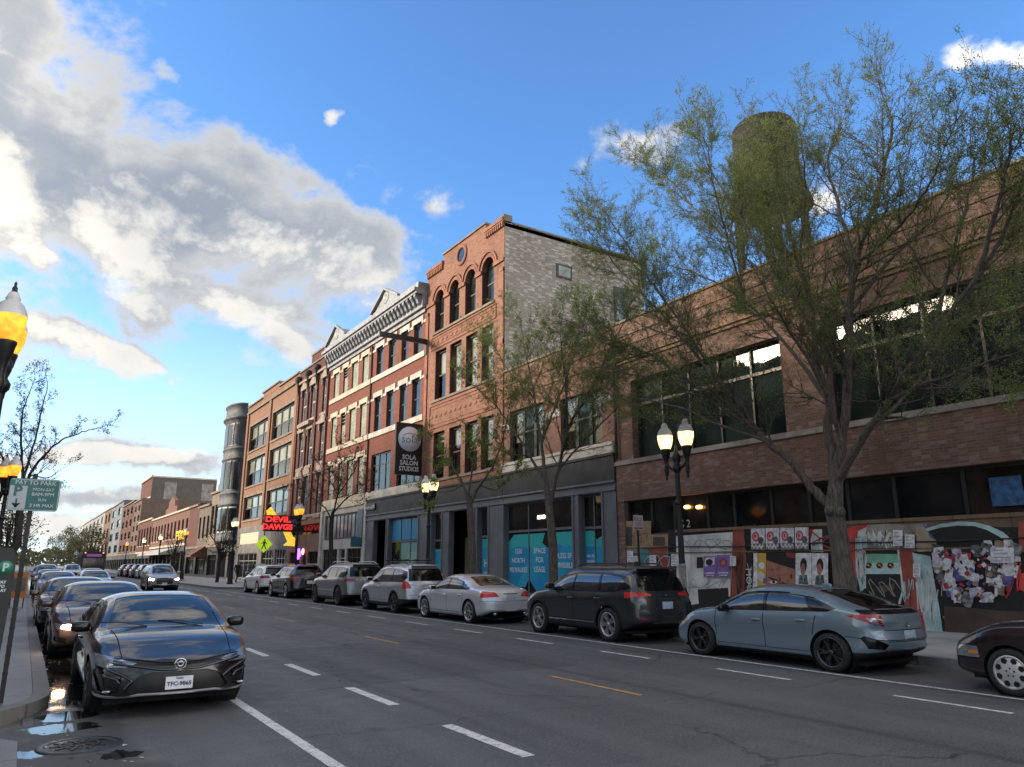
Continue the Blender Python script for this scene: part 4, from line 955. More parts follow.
def car_paint(name, col, metal=.35, flake=.15, rough=.28):
    key = 'carpaint_' + name
    if key in MATS: return MATS[key]
    m, t, b = mat(name + '_car_paint'); oc = objcoord(t)
    dust = t.ramp(t.noise(oc, 2.2, 5, .65), .45, .8)
    low = t.ramp(t.xyz(oc)[2], .2, .55, .7, 0.0)
    f = t.math('MULTIPLY', t.math('ADD', t.math('MULTIPLY', dust, .12), low, clamp=True), .30)
    c = t.mix(f, col, tuple(.5 * x + .5 * y for x, y in zip(col, (.10, .095, .085))))
    t.l.new(c, b.inputs['Base Color']); b.inputs['Metallic'].default_value = metal
    t.l.new(t.math('ADD', t.math('MULTIPLY', f, .35), rough), b.inputs['Roughness'])
    b.inputs['Coat Weight'].default_value = 1.0; t.l.new(t.math('ADD', t.math('MULTIPLY', f, .3), .02), b.inputs['Coat Roughness']); b.inputs['Coat IOR'].default_value = 1.5
    MATS[key] = m; return m
C_GLASS = plain('car_glass', (.012, .015, .017), .015, var=.2, ior=1.9); C_TINT = plain('tinted_car_glass', (.005, .006, .007), .02, var=.2)
C_BLK = plain('black_car_trim', (.014, .014, .015), .45, var=.2); C_GLOSS = plain('gloss_black_trim', (.008, .008, .009), .08); C_SEAM = plain('panel_gap', (.004, .004, .004), .9)
C_CHR = plain('chrome_trim', (.62, .63, .65), .12, 1.0, .05); C_SILV = plain('silver_trim', (.55, .56, .57), .35, .3, .05)
C_LAMP = plain('clear_lamp_lens', (.34, .37, .40), .08, .65, .25, 9); C_LAMPD = plain('smoked_lamp_lens', (.06, .065, .07), .06, .3, .4, 9); C_RED = plain('red_lamp_lens', (.32, .012, .012), .08, .0, .35, 8, coat=.5)
C_REDH = plain('bright_red_lamp_lens', (.55, .03, .025), .1, .0, .3, 8, coat=.5); C_AMB = plain('amber_lamp_lens', (.6, .2, .03), .12)
C_LIT = plain('lit_headlamp', (1, .8, .5), .3, emit=(1, .62, .30), estr=14.0); C_LITF = plain('lit_far_headlamp', (1, .85, .6), .3, emit=(1, .78, .5), estr=7.0)
C_TYRE = plain('tyre_rubber', (.016, .016, .017), .85, var=.25, scale=12); C_RIMD = plain('dark_alloy', (.07, .07, .075), .3, .8); C_RIM = plain('silver_alloy', (.42, .43, .44), .3, .85, .1); C_DISC = plain('brake_dark', (.03, .03, .03), .6, .4)
C_PLATE = plain('white_plate', (.72, .73, .74), .45, var=.05); C_PLB = plain('pale_blue_plate', (.45, .55, .68), .45, var=.25, scale=20); C_INK = plain('navy_plate_ink', (.02, .03, .12), .6)
C_HUBCAP = plain('silver_plastic_hubcap', (.50, .51, .52), .4, .5, .08)

def make_wheel(root, x, y, r, width, rim_r, style, rimm, steer=0.0):
    """wheel: tyre mesh with the rim as its sub-part; y sign gives the outer side"""
    s = 1 if y > 0 else -1
    mb = MB(); w = width / 2; prof = [(rim_r, -w * .9), (rim_r + .02, -w), (r - .045, -w), (r - .012, -w * .82), (r, -w * .5), (r, w * .5), (r - .012, w * .82), (r - .045, w), (rim_r + .02, w), (rim_r, w * .85), (rim_r - .01, w * .3)]
    mb.lathe([(a, b) for a, b in prof], (0, 0, 0), 36, 0, 'y')
    o = mb.build('wheel', C_TYRE, root); o.location = (x, y - s * w, r); 
    rm = MB(); d = s * w
    rm.lathe([(rim_r + .012, d * .95), (rim_r + .012, d * 1.0), (rim_r - .02, d * .92), (rim_r - .03, d * .35), (rim_r - .03, -d * .2)], (0, 0, 0), 36, 0, 'y')
    n, split, wd = style
    if n == 'cap':                                         # plastic wheel cover with round-ended slots
        rm.lathe([(rim_r - .02, d * .9), (rim_r * .62, d * 1.06), (rim_r * .2, d * 1.0), (0, d * 1.05)], (0, 0, 0), 36, 0, 'y')
        dk = rm
        for i in range(8):
            a = 2 * math.pi * (i + .5) / 8; rr_ = rim_r * .74
            dk.lathe([(0, d * 1.02 + s * .006), (.038, d * 1.02 + s * .004)], (math.sin(a) * rr_, 0, math.cos(a) * rr_), 10, 1, 'y')
        for i in range(5):
            a = 2 * math.pi * i / 5; dk.lathe([(0, d * 1.05 + s * .004), (.013, d * 1.05)], (math.sin(a) * .05, 0, math.cos(a) * .05), 6, 1, 'y')
        rm.build('rim', [rimm, C_SEAM], o); return o
    for i in range(n):
        for k in ((-split, split) if split else (0,)):
            a0 = 2 * math.pi * i / n + .3; a1 = a0 + k
            P = []
            for (rr, wid, dep, an) in ((rim_r * .16, wd * .75, .80, a0 + k * .25), (rim_r * .55, wd * .62, .93, a0 + k * .8), (rim_r - .015, wd * .85, .86, a1)):
                c, sn = math.sin(an), math.cos(an); tx_, tz_ = sn, -c
                P.append([(c * rr - tx_ * wid / 2, d * dep, sn * rr - tz_ * wid / 2), (c * rr + tx_ * wid / 2, d * dep, sn * rr + tz_ * wid / 2), (c * rr + tx_ * wid * .62, d * (dep - .28), sn * rr + tz_ * wid * .62), (c * rr - tx_ * wid * .62, d * (dep - .28), sn * rr - tz_ * wid * .62)])
            for A, B_ in zip(P, P[1:]):
                rm.poly([A[0], A[1], B_[1], B_[0]], 0, (0, s, 0)); rm.poly([A[1], A[2], B_[2], B_[1]], 0); rm.poly([A[3], A[0], B_[0], B_[3]], 0)
    rm.lathe([(0, d * .9), (rim_r * .13, d * .9), (rim_r * .2, d * .8), (rim_r * .2, d * .4)], (0, 0, 0), 16, 0, 'y')
    ro = rm.build('rim', rimm, o)
    bd = MB(); bd.lathe([(0, d * .22), (rim_r * .72, d * .22), (rim_r * .72, d * .1)], (0, 0, 0), 20, 0, 'y'); bd.lathe([(rim_r * .72, d * .05), (rim_r - .025, d * .05)], (0, 0, 0), 20, 0, 'y'); bd.build('brake_disc', C_DISC, o)
    return o

def inpoly(p, poly):
    x, y = p; c = False; n = len(poly); j = n - 1
    for i in range(n):
        xi, yi = poly[i]; xj, yj = poly[j]
        if (yi > y) != (yj > y) and x < (xj - xi) * (y - yi) / (yj - yi + 1e-12) + xi: c = not c
        j = i
    return c
VIEWS = {'side': (0, 2, 1), 'front': (1, 2, 0), 'top': (0, 1, 2)}

def make_car(name, label, S, paint, group=None):
    """S: shape sheet of one car. x forward, y left, z up, origin on the road under the middle"""
    root = empty(name); tag(root, label, S.get('cat', 'car'), group)
    L2 = S['L'] / 2; topf = pchip(S['top']); beltf = pchip(S['belt']); hwf = pchip(S['hw']); botf = pchip(S['bot'])
    sidef = pchip(S.get('side', [(0, .90), (.08, .945), (.22, .972), (.45, .978), (.62, .99), (.76, 1.0), (.9, .992), (1, .962)]))
    nG = S.get('n', 4.2); tum = S.get('tumble', .18)
    plan = pchip(S.get('plan', [(-L2, .16), (-L2 + .5, .10), (-L2 + 1.2, .06), (0, .01), (L2 - 1.6, .06), (L2 - .6, .12), (L2, .20)]))
    nose = pchip(S.get('nose', [(.2, -.10), (.35, 0), (.6, -.02), (.8, -.12), (1.0, -.3)])); tail = pchip(S.get('tail', [(.2, -.14), (.4, 0), (.6, -.0), (.9, -.05), (1.2, -.1), (1.8, -.2)]))
    xs = sorted(set([round(-L2 + (2 * L2) * i / 46, 4) for i in range(47)] + [round(-L2 + d, 4) for d in (.02, .05, .11)] + [round(L2 - d, 4) for d in (.02, .05, .11)] + [round(v, 4) for v in S['keyx']]))
    xs = [x for i, x in enumerate(xs) if i == 0 or x - xs[i - 1] > .004 or x in S['keyx']]
    NB, NS, NU = 3, 13, 18
    def section(x):
        e = min(1, (L2 - abs(x)) / .11); rnd = .035 * (1 - math.sqrt(max(0, 1 - (1 - e) ** 2)))
        hw = hwf(x) - rnd; zb, zl, zt = botf(x) + rnd, beltf(x), topf(x) - rnd
        zl = min(zl, zt - .03)
        pts = []
        y0 = hw * sidef(0)
        for i in range(NB): pts.append((y0 * i / NB, zb))
        for i in range(NS): s = i / NS; pts.append((hw * sidef(s), zb + (zl - zb) * s))
        hh = zt - zl; ne = 2.7 + (nG - 2.7) * min(1, max(0, (hh - .10) / .25)); k = tum * min(1, max(0, (hh - .08) / .4)); yb = hw * sidef(1)
        for i in range(NU + 1):
            th = math.pi / 2 * i / NU
            cz = math.sin(th) ** (2 / ne); cy_ = math.cos(th) ** (2 / ne) if i < NU else 0.0
            pts.append((yb * cy_ * (1 - k * cz), zl + hh * cz))
        return pts, hw
    bm = bmesh.new(); rings = []; NP = NB + NS + NU + 1
    def place(x, y, z, hw):
        r = min(1.15, abs(y) / max(hw, .1)); a = plan(x) * (1 - r ** 2.6)
        sg = 1 if x > 0 else -1
        w = max(0, 1 - (L2 - abs(x)) / .75); w = w * w * (3 - 2 * w)
        off = (nose(z) if x > 0 else tail(z)) * w
        return (x + sg * (a - plan(x)) + sg * off, y, z)
    for x in xs:
        pts, hw = section(x); ring = []
        for i, (y, z) in enumerate(pts): ring.append(bm.verts.new(place(x, y, z, hw)))
        left = ring
        right = [ring[i] if (abs(pts[i][0]) < 1e-6) else bm.verts.new(place(x, -pts[i][0], pts[i][1], hw)) for i in range(len(pts))]
        rings.append((left, right, pts, hw))
    for (A, B_) in zip(rings, rings[1:]):
        for side in (0, 1):
            for i in range(NP - 1):
                q = [A[side][i], A[side][i + 1], B_[side][i + 1], B_[side][i]]
                try: bm.faces.new(q if side == 1 else q[::-1])
                except ValueError: pass
    for end, x in ((0, xs[0]), (-1, xs[-1])):
        left, right, pts, hw = rings[end]; cols = 15; grid = []
        for i in range(NP):
            y = pts[i][0]
            if y < 1e-6: grid.append([left[i]] * (cols + 1)); continue
            row = [left[i]]
            for c in range(1, cols): yy = y * (1 - 2 * c / cols); row.append(bm.verts.new(place(x, yy, pts[i][1], hw)))
            row.append(right[i]); grid.append(row)
        for i in range(NP - 1):
            for c in range(cols):
                q = [grid[i][c], grid[i][c + 1], grid[i + 1][c + 1], grid[i + 1][c]]
                u = []
                for v_ in q:
                    if v_ not in u: u.append(v_)
                if len(u) > 2:
                    try: bm.faces.new(u if end == -1 else u[::-1])
                    except ValueError: pass
    bmesh.ops.recalc_face_normals(bm, faces=bm.faces[:])
    lay = bm.faces.layers.int.new('feat')
    def cut(view, poly, cond):
        a, b_, c_ = VIEWS[view]
        lo = [min(p[k] for p in poly) - .03 for k in (0, 1)]; hi = [max(p[k] for p in poly) + .03 for k in (0, 1)]
        def cand():
            r = []
            for f in bm.faces:
                ce = f.calc_center_median()
                if not cond(ce, f.normal): continue
                va = [v.co[a] for v in f.verts]; vb = [v.co[b_] for v in f.verts]
                if max(va) < lo[0] or min(va) > hi[0] or max(vb) < lo[1] or min(vb) > hi[1]: continue
                r.append(f)
            return r
        fs = set(cand())
        for i in range(len(poly)):
            p, q = poly[i], poly[(i + 1) % len(poly)]
            co = Vector((0, 0, 0)); co[a] = p[0]; co[b_] = p[1]
            d = Vector((0, 0, 0)); d[a] = q[0] - p[0]; d[b_] = q[1] - p[1]
            if d.length < 1e-6: continue
            ax = Vector((0, 0, 0)); ax[c_] = 1
            n = d.cross(ax).normalized()
            fs = set(f for f in fs if f.is_valid)
            geo = list(fs) + list({e for f in fs for e in f.edges}) + list({v for f in fs for v in f.verts})
            res = bmesh.ops.bisect_plane(bm, geom=geo, dist=1e-5, plane_co=co, plane_no=n)
            fs |= {g_ for g_ in res['geom'] if isinstance(g_, bmesh.types.BMFace)}
        fs = [f for f in fs if f.is_valid]
        out = []
        for f in fs:
            ce = f.calc_center_median()
            if inpoly((ce[a], ce[b_]), poly): out.append(f)
        return out
    # wheel arches
    R_ = S['r']; ra = S.get('ra', R_ + .055)
    sidec = lambda ce, n: abs(ce.y) > .45 * hwf(0) and abs(n.y) > .2
    lower = lambda ce, n: abs(ce.y) > .3 * hwf(0) and ce.z < S['archz']
    kill = []
    feats = []          # (name, mat, split by side)
    for xw in S['axles']:
        for dr, tagid in (((.055, 1), (0, 0)) if S.get('clad') else ((.022, 2), (0, 0))):
            poly = [(xw + (ra + dr) * math.cos(2 * math.pi * i / 40), R_ * 1.0 + (ra + dr) * math.sin(2 * math.pi * i / 40)) for i in range(40)]
            fs = cut('side', poly, lower)
            for f in fs: f[lay] = 900 if dr and S.get('clad') else (901 if dr else 999)
    for idx, F in enumerate(S['features']):
        nm, mt, view, poly, where = F[:5]; opt = F[5] if len(F) > 5 else {}
        if where == 'side': cond = sidec
        elif where == 'up': cond = lambda ce, n: abs(ce.y) > .2 and n.z < .75 and abs(n.y) > .25
        elif where == 'front': cond = lambda ce, n: ce.x > L2 - opt.get('d', .55) and n.x > opt.get('nx', .05)
        elif where == 'rear': cond = lambda ce, n: ce.x < -L2 + opt.get('d', .6) and n.x < -opt.get('nx', .05)
        elif where == 'frontside': cond = lambda ce, n: ce.x > L2 - opt.get('d', .8)
        elif where == 'rearside': cond = lambda ce, n: ce.x < -L2 + opt.get('d', .8)
        elif where == 'top': cond = lambda ce, n: n.z > .05 and ce.z > opt.get('z', .6)
        polys = [poly]
        if opt.get('mir'): polys.append([(-p[0], p[1]) for p in poly][::-1])
        if opt.get('mirt'): polys.append([(p[0], -p[1]) for p in poly][::-1])
        for pl in polys:
            for f in cut(view, pl, cond):
                if f[lay] == 999: continue
                if opt.get('keep') and f[lay]: continue
                if opt.get('ymin') and abs(f.calc_center_median().y) < opt['ymin']: continue
                f[lay] = idx + 1
    bm.normal_update()
    bm.verts.ensure_lookup_table(); bm.verts.index_update()
    # vertex normals from the whole skin, so the parts shade as one surface
    vn = {v: v.normal.copy() for v in bm.verts}
    groups = {}
    for f in bm.faces:
        k = f[lay]
        if k == 999: continue
        if k in (0,): key = (0, 0)
        elif k in (900, 901):
            ce = f.calc_center_median(); key = (k, (ce.x > 0) * 2 + (ce.y > 0))
        else:
            opt = S['features'][k - 1][5] if len(S['features'][k - 1]) > 5 else {}
            ce = f.calc_center_median(); key = (k, (1 if ce.y > 0 else -1) if opt.get('split', True) and (S['features'][k - 1][4] in ('side', 'up') or opt.get('mir') or opt.get('mirt') or opt.get('ymin')) else 0)
        if k not in (0, 900, 901): key = (S['features'][k - 1][0], S['features'][k - 1][1].name, key[1], S['features'][k - 1][5].get('id', 0) if len(S['features'][k - 1]) > 5 else 0)
        groups.setdefault(key, []).append(f)
    body = None
    order = sorted(groups, key=lambda k: 0 if k[0] == 0 else 1)
    for key in order:
        fs = groups[key]
        if key[0] == 0: nm, mt, inset = 'body', paint, 0
        elif key[0] == 900: nm, mt, inset = 'wheel_arch_trim', C_BLK, -.006
        elif key[0] == 901: nm, mt, inset = 'wheel_arch_lip', paint, 0
        else:
            nm = key[0]; mt = bpy.data.materials[key[1]]; inset = {'window': .008, 'windshield': .006, 'rear_window': .006, 'panel_gap': .004, 'grille': .012, 'intake': .02}.get(nm, -.001)
        idx = {}; vv = []; nn = []; ff = []
        for f in fs:
            r = []
            for v in f.verts:
                if v not in idx: idx[v] = len(vv); vv.append(tuple(v.co - vn[v] * inset)); nn.append(tuple(vn[v]))
                r.append(idx[v])
            ff.append(r)
        me = bpy.data.meshes.new(nm); me.from_pydata(vv, [], ff); me.materials.append(mt)
        me.polygons.foreach_set('use_smooth', [True] * len(ff)); me.update()
        me.normals_split_custom_set_from_vertices(nn)
        o = link(bpy.data.objects.new(nm, me), root)
        if nm == 'body': body = o
    bm.free()
    # arch liners, underbody
    mb = MB()
    for xw in S['axles']:
        for s in (1, -1):
            yo = hwf(xw) * .93
            mb.lathe([(ra + .005, s * yo), (ra + .005, s * (yo - .34)), (.05, s * (yo - .34))], (xw, 0, R_), 24, 0, 'y')
    mb.box(-L2 + .35, L2 - .35, -hwf(0) * .8, hwf(0) * .8, botf(0) - .04, botf(0) + .02)
    mb.build('underbody', C_SEAM, root)
    for i, xw in enumerate(S['axles']):
        for s in (1, -1): make_wheel(root, xw, s * (hwf(xw) * S.get('track', .985) ), R_, S.get('tw', .22), S.get('rim', R_ * .68), S.get('spoke', (5, .16, .07)), S.get('rimm', C_RIM))
    # mirrors and handles
    mx = S.get('mirror')
    if mx:
        for s in (1, -1):
            x, z, sz = mx; yb = hwf(x) * .93
            mb = MB(); mb.ell((x, s * (yb + .13), z), (.075 * sz, .115 * sz, .075 * sz), .6, 16, 10); mb.bar((x + .02, s * (yb - .05), z - .05), (x, s * (yb + .08), z - .04), .07, .04)
            o = mb.build('mirror', S.get('mirm') or paint, root)
            m2 = MB(); m2.box(x - .079 * sz, x - .07 * sz, s * (yb + .13) - .085 * sz, s * (yb + .13) + .085 * sz, z - .05 * sz, z + .05 * sz); m2.build('mirror_glass', C_TINT, o)
    for (x, z) in S.get('handles', ()):
        for s in (1, -1):
            mb = MB(); zf = (z - botf(x)) / (beltf(x) - botf(x)); yy = hwf(x) * sidef(min(1, zf))
            mb.ell((x, s * (yy + .012), z), (.10, .02, .02), .5, 12, 6); mb.build('door_handle', S.get('handm', paint), root)
    for fn in S.get('extra', ()): fn(root, S, paint)
    return root

def rear_x(S, z): return -S['L'] / 2 - pchip(S.get('tail', [(.2, -.14), (.4, 0), (.6, -.0), (.9, -.05), (1.2, -.1), (1.8, -.2)]))(z)
def plate(x, y, z, facing, txt, sub=None, m=C_PLATE, tilt=0):
    def f(root, S, paint):
        mb = MB(); mb.box(-.0, .012, -.15, .15, -.075, .075)
        xx = x if facing > 0 else rear_x(S, z) - .002
        o = mb.build('licence_plate', m, root); o.location = (xx, y, z); o.rotation_euler = (0, tilt, 0 if facing > 0 else math.pi)
        if txt: text(txt, .066, C_INK, o, (.014, 0, -.012), (R(90), 0, R(90)), ext=.001, bold=.002)
        if sub: text(sub, .035, C_INK, o, (.014, 0, .055), (R(90), 0, R(90)), ext=.001, bold=.001)
    return f
def ellx(name, c, r, m, e=.6):
    def f(root, S, paint): mb = MB(); mb.ell(c, r, e, 16, 8); mb.build(name, m if m != 'paint' else paint, root)
    return f
def pair_box(name, c, r, m, e=.5):
    def f(root, S, paint):
        for s in (1, -1): mb = MB(); mb.ell((c[0], s * c[1], c[2]), r, e, 14, 8); mb.build(name, m, root)
    return f
def rails(x0, x1, y, z, m=C_BLK):
    def f(root, S, paint):
        tf = pchip(S['top'])
        for s in (1, -1):
            mb = MB(); n = 10; pts = [(x0 + (x1 - x0) * i / n, s * y, tf(x0 + (x1 - x0) * i / n) + z - (.05 if i in (0, n) else 0)) for i in range(n + 1)]
            mb.tube(pts, .018, 8); mb.build('roof_rail', m, root)
    return f
def emblem(x, z, r, m=C_CHR, y=0.0, face=1):
    def f(root, S, paint):
        mb = MB(); x_ = x
        if x < 0: x_ = rear_x(S, z) - .012
        mb.lathe([(r * .82, 0), (r * .9, .012), (r, 0)], (x_, y, z), 20, 0, 'x')
        mb.lathe([(r * .34, 0), (r * .45, .008), (r * .54, 0)], (x_, y, z), 14, 0, 'x'); mb.box(x_ - .002, x_ + .008, y - r * .8, y + r * .8, z + r * .2, z + r * .38); mb.build('emblem', m, root)
    return f
def nose_lines(lines, m='paint', r=.014, nm='bumper_crease'):
    def f(root, S, paint):
        L2 = S['L'] / 2; pl = S.get('plan_nose', .20); nz = pchip(S['nose']); hw = S['hw'][-1][1]
        for pts in lines:
            for s in (1, -1):
                mb = MB(); fine = []
                for (a, b) in zip(pts, pts[1:]):
                    for k in range(6): fine.append((a[0] + (b[0] - a[0]) * k / 6, a[1] + (b[1] - a[1]) * k / 6))
                fine.append(pts[-1])
                mb.tube([(L2 - pl * min(1.1, abs(y) / hw) ** 2.6 + nz(z) + .004, s * y, z) for y, z in fine], [r * (.35 if i in (0, len(fine) - 1) else 1) for i in range(len(fine))], 8); mb.build(nm, paint if m == 'paint' else m, root)
    return f
def wiper(xa, za):
    def f(root, S, paint):
        for y in (.45, -.25):
            mb = MB(); mb.tube([(xa, y, za), (xa - .12, y - .3, za + .055), (xa - .16, y - .55, za + .06)], .008, 5); mb.build('wiper', C_BLK, root)
    return f
def seam(x, z0, z1, w=.016, dx=0): return ('panel_gap', C_SEAM, 'side', [(x, z0), (x + w, z0), (x + w + dx, z1), (x + dx, z1)], 'side', {'keep': 1, 'id': 1})
def hseam(x0, x1, z0, z1, w=.010): return ('panel_gap', C_SEAM, 'side', [(x0, z0), (x1, z1), (x1, z1 + w), (x0, z0 + w)], 'side', {'keep': 1, 'id': 1})

# ---------------- shape sheets
def sheet_sedan():
    L = 4.88; h = L / 2
    return dict(L=L, r=.335, rim=.235, axles=(1.46, -1.36), archz=.86, tw=.225,
        top=[(-h, .80), (-h + .06, .93), (-h + .3, 1.03), (-1.72, 1.09), (-1.35, 1.17), (-.9, 1.335), (-.45, 1.425), (0, 1.445), (.32, 1.41), (.75, 1.24), (1.22, 1.0), (1.6, .955), (2.0, .875), (2.3, .77), (h, .66)],
        belt=[(-h, .72), (-2.0, .93), (-1, .965), (0, .94), (1.0, .90), (1.6, .87), (2.1, .77), (h, .60)],
        hw=[(-h, .76), (-2.2, .86), (-1.6, .905), (-.5, .92), (.8, .92), (1.5, .91), (2.1, .875), (h, .80)],
        bot=[(-h, .36), (-2.1, .24), (-1.5, .20), (1.7, .19), (2.2, .20), (h, .24)],
        nose=[(.2, -.16), (.28, -.02), (.42, 0), (.60, -.02), (.70, -.07), (.8, -.2)],
        keyx=(1.22, .36, -.75, -1.62), mirror=(.72, 1.0, 1.0), handles=((.02, .80), (-.92, .82)))
SH = {}
def sedan_windows(dx=0):
    return [('windshield', C_GLASS, 'top', [(1.17, -.70), (1.20, 0), (1.17, .70), (.38, .575), (.36, 0), (.38, -.575)], 'top', {'z': .9}),
            ('rear_window', C_GLASS, 'top', [(-.80, -.48), (-.76, 0), (-.80, .48), (-1.60, .56), (-1.64, 0), (-1.60, -.56)], 'top', {'z': .9}),
            ('window_trim', C_GLOSS, 'side', [(1.08, .955), (.40, 1.335), (-.35, 1.375), (-.95, 1.29), (-1.50, 1.06), (-1.42, .985)], 'up'),
            ('window', C_GLASS, 'side', [(.93, .985), (.36, 1.30), (-.02, 1.335), (-.06, .985)], 'up', {'id': 1}),
            ('window', C_GLASS, 'side', [(-.13, .985), (-.10, 1.337), (-.38, 1.342), (-.86, 1.26), (-1.02, 1.0)], 'up', {'id': 2}),
            ('window', C_GLASS, 'side', [(-1.06, 1.005), (-.92, 1.24), (-1.38, 1.055)], 'up', {'id': 3})]
def doors(xa, xb, xc, z0=.30, z1=.95, sl=.06):
    return [seam(xa, z0, z1, dx=-.02), seam(xb, z0, z1), seam(xc, z0 + .3, z1, dx=-sl), hseam(xc + .1, xa, z0, z0)]

# Black sedan, nose to the camera
S = sheet_sedan(); SH['black'] = S
h = S['L'] / 2
S['features'] = sedan_windows() + doors(1.02, -.10, -1.05) + [
    ('panel_gap', C_SEAM, 'top', [(1.22, -.66), (1.24, -.66), (2.30, -.60), (2.30, -.612), (1.22, -.675)], 'top', {'mirt': 1, 'z': .6, 'id': 2}),
    ('grille', C_BLK, 'front', [(.0, .575), (.20, .575), (.60, .645), (.72, .70), (.50, .70), (.22, .655), (0, .655)], 'front', {'mir': 1, 'split': False, 'd': .7, 'id': 1}),
    ('grille', C_BLK, 'front', [(0, .285), (.50, .285), (.56, .33), (.44, .50), (.30, .545), (0, .545)], 'front', {'mir': 1, 'split': False, 'id': 2}),
    ('headlight', C_LAMP, 'front', [(.46, .655), (.84, .755), (.94, .76), (.94, .65), (.80, .612), (.56, .612)], 'frontside', {'mir': 1, 'd': .75}),
    ('headlight_trim', C_LAMPD, 'front', [(.60, .672), (.70, .695), (.70, .632), (.62, .632)], 'frontside', {'mir': 1, 'd': .75}),
    ('intake', C_GLOSS, 'front', [(.60, .53), (.86, .585), (.88, .54), (.82, .34), (.70, .30), (.62, .33)], 'front', {'mir': 1, 'd': .6}),
    ('bumper_fin', paint_ := car_paint('black', (.006, .007, .010), .2, rough=.2), 'front', [(.62, .50), (.84, .545), (.80, .50), (.64, .455)], 'front', {'mir': 1, 'd': .6}),
    ('bumper_lip', C_SILV, 'front', [(0, .300), (.42, .300), (.56, .268), (.92, .300), (.92, .262), (.58, .226), (.44, .262), (0, .262)], 'frontside', {'mir': 1, 'split': False, 'd': .6}),
    ('sill', C_BLK, 'side', [(-1.0, .1), (1.1, .1), (1.1, .25), (-1.0, .25)], 'side')]
S['extra'] = [plate(h - .005, .0, .405, 1, 'TFC-9865', 'Texas', tilt=0), emblem(h - .03, .625, .07), wiper(1.20, 1.01), pair_box('fog_lamp', (h - .20, .74, .33), (.03, .045, .016), C_LAMP),
    nose_lines([[(.02, .565), (.22, .57), (.46, .615), (.72, .665)], [(.78, .60), (.60, .52), (.50, .45), (.58, .34)], [(.80, .52), (.66, .475), (.62, .42)]], r=.016), nose_lines([[(.06, .655), (.22, .66), (.5, .70), (.70, .715)]], C_GLOSS, .010, 'hood_edge')]
S['spoke'] = (5, .14, .06); S['rimm'] = C_RIMD; S['mirm'] = C_GLOSS
P_BLACK = paint_
S['r'] = .325
car = make_car('parked_car', 'black sedan with a Texas plate facing the camera at the left kerb', S, P_BLACK)
car.location = (1.66, 9.62 + h, 0); car.rotation_euler = (0, 0, R(-90)); car.scale = (1, .97, .90)

# Bronze sedan with one lit headlamp
S = sheet_sedan(); S['features'] = sedan_windows() + doors(1.02, -.10, -1.05) + [
    ('grille', C_GLOSS, 'front', [(0, .42), (.30, .42), (.40, .50), (.36, .64), (0, .655)], 'front', {'mir': 1, 'split': False, 'id': 1}),
    ('headlight', C_LAMP, 'front', [(.50, .60), (.84, .69), (.88, .66), (.84, .58), (.58, .545)], 'frontside', {'mir': 1, 'd': .75}),
    ('grille', C_BLK, 'front', [(0, .25), (.62, .25), (.58, .34), (0, .34)], 'front', {'mir': 1, 'split': False, 'id': 2}),
    ('intake', C_GLOSS, 'front', [(.64, .30), (.84, .36), (.84, .44), (.66, .40)], 'front', {'mir': 1}),
    ('panel_gap', C_SEAM, 'top', [(1.22, -.66), (1.24, -.66), (2.30, -.60), (2.30, -.612), (1.22, -.675)], 'top', {'mirt': 1, 'z': .6, 'id': 2})]
S['extra'] = [emblem(h - .03, .66, .055), lambda r, S, p: (lambda mb: (mb.ell((h - .12, -.66, .625), (.05, .10, .045), .8), mb.build('lit_headlight', C_LIT, r)))(MB()), wiper(1.2, 1.01), plate(h - .0, 0, .39, 1, None)]
P_BRONZE = car_paint('bronze', (.075, .038, .022), .6)
car = make_car('parked_car', 'dark bronze sedan with a lit headlight parked behind the black sedan', S, P_BRONZE)
car.location = (1.45, 16.0 + h, 0); car.rotation_euler = (0, 0, R(-90)); car.scale = (1, 1, .92); CAR_FACE = car

# ------- crossovers and SUVs seen from behind
def sheet_suv(L=4.6, H=1.66, hood=1.06, W=.92, r=.36, ax=(1.38, -1.34), wb=1.02, tailz=1.1, hatch=.25):
    h = L / 2
    return dict(cat='suv', L=L, r=r, rim=r * .66, axles=ax, archz=wb - .1, tw=.23, clad=True, n=3.6, tumble=.2,
        top=[(-h, tailz), (-h + .03, tailz + .10), (-h + hatch, H - .10), (-h + hatch + .12, H - .035), (-h + 1.2, H), (0, H), (.35, H - .04), (.85, H - .25), (1.30, hood + .03), (1.7, hood - .02), (h - .25, hood - .12), (h - .08, hood - .24), (h, hood - .34)],
        belt=[(-h, wb), (-h + .3, wb + .03), (-.8, wb), (.6, wb - .04), (1.4, hood - .10), (h - .2, hood - .24), (h, hood - .42)],
        hw=[(-h, W * .90), (-h + .2, W * .965), (-1.2, W), (1.2, W), (h - .5, W * .97), (h - .15, W * .92), (h, W * .86)],
        bot=[(-h, .42), (-h + .35, .30), (-1.3, .24), (1.3, .24), (h - .3, .26), (h, .32)],
        side=[(0, .91), (.08, .95), (.2, .972), (.42, .975), (.6, .985), (.76, 1.0), (.9, .994), (1, .965)],
        plan=[(-h, .12), (-h + .5, .08), (-h + 1.2, .03), (0, .01), (h - 1.5, .08), (h - .6, .13), (h, .20)],
        tail=[(.3, -.10), (.45, 0), (.7, -.015), (1.0, -.06), (tailz, -.10), (H, -.06)], nose=[(.25, -.12), (.4, 0), (.7, -.01), (.85, -.06), (1.0, -.15)],
        keyx=(1.30, .40, -h + hatch), mirror=(.78, wb + .12, 1.05), handles=((.02, wb - .14), (-.98, wb - .12)), mirm=None)
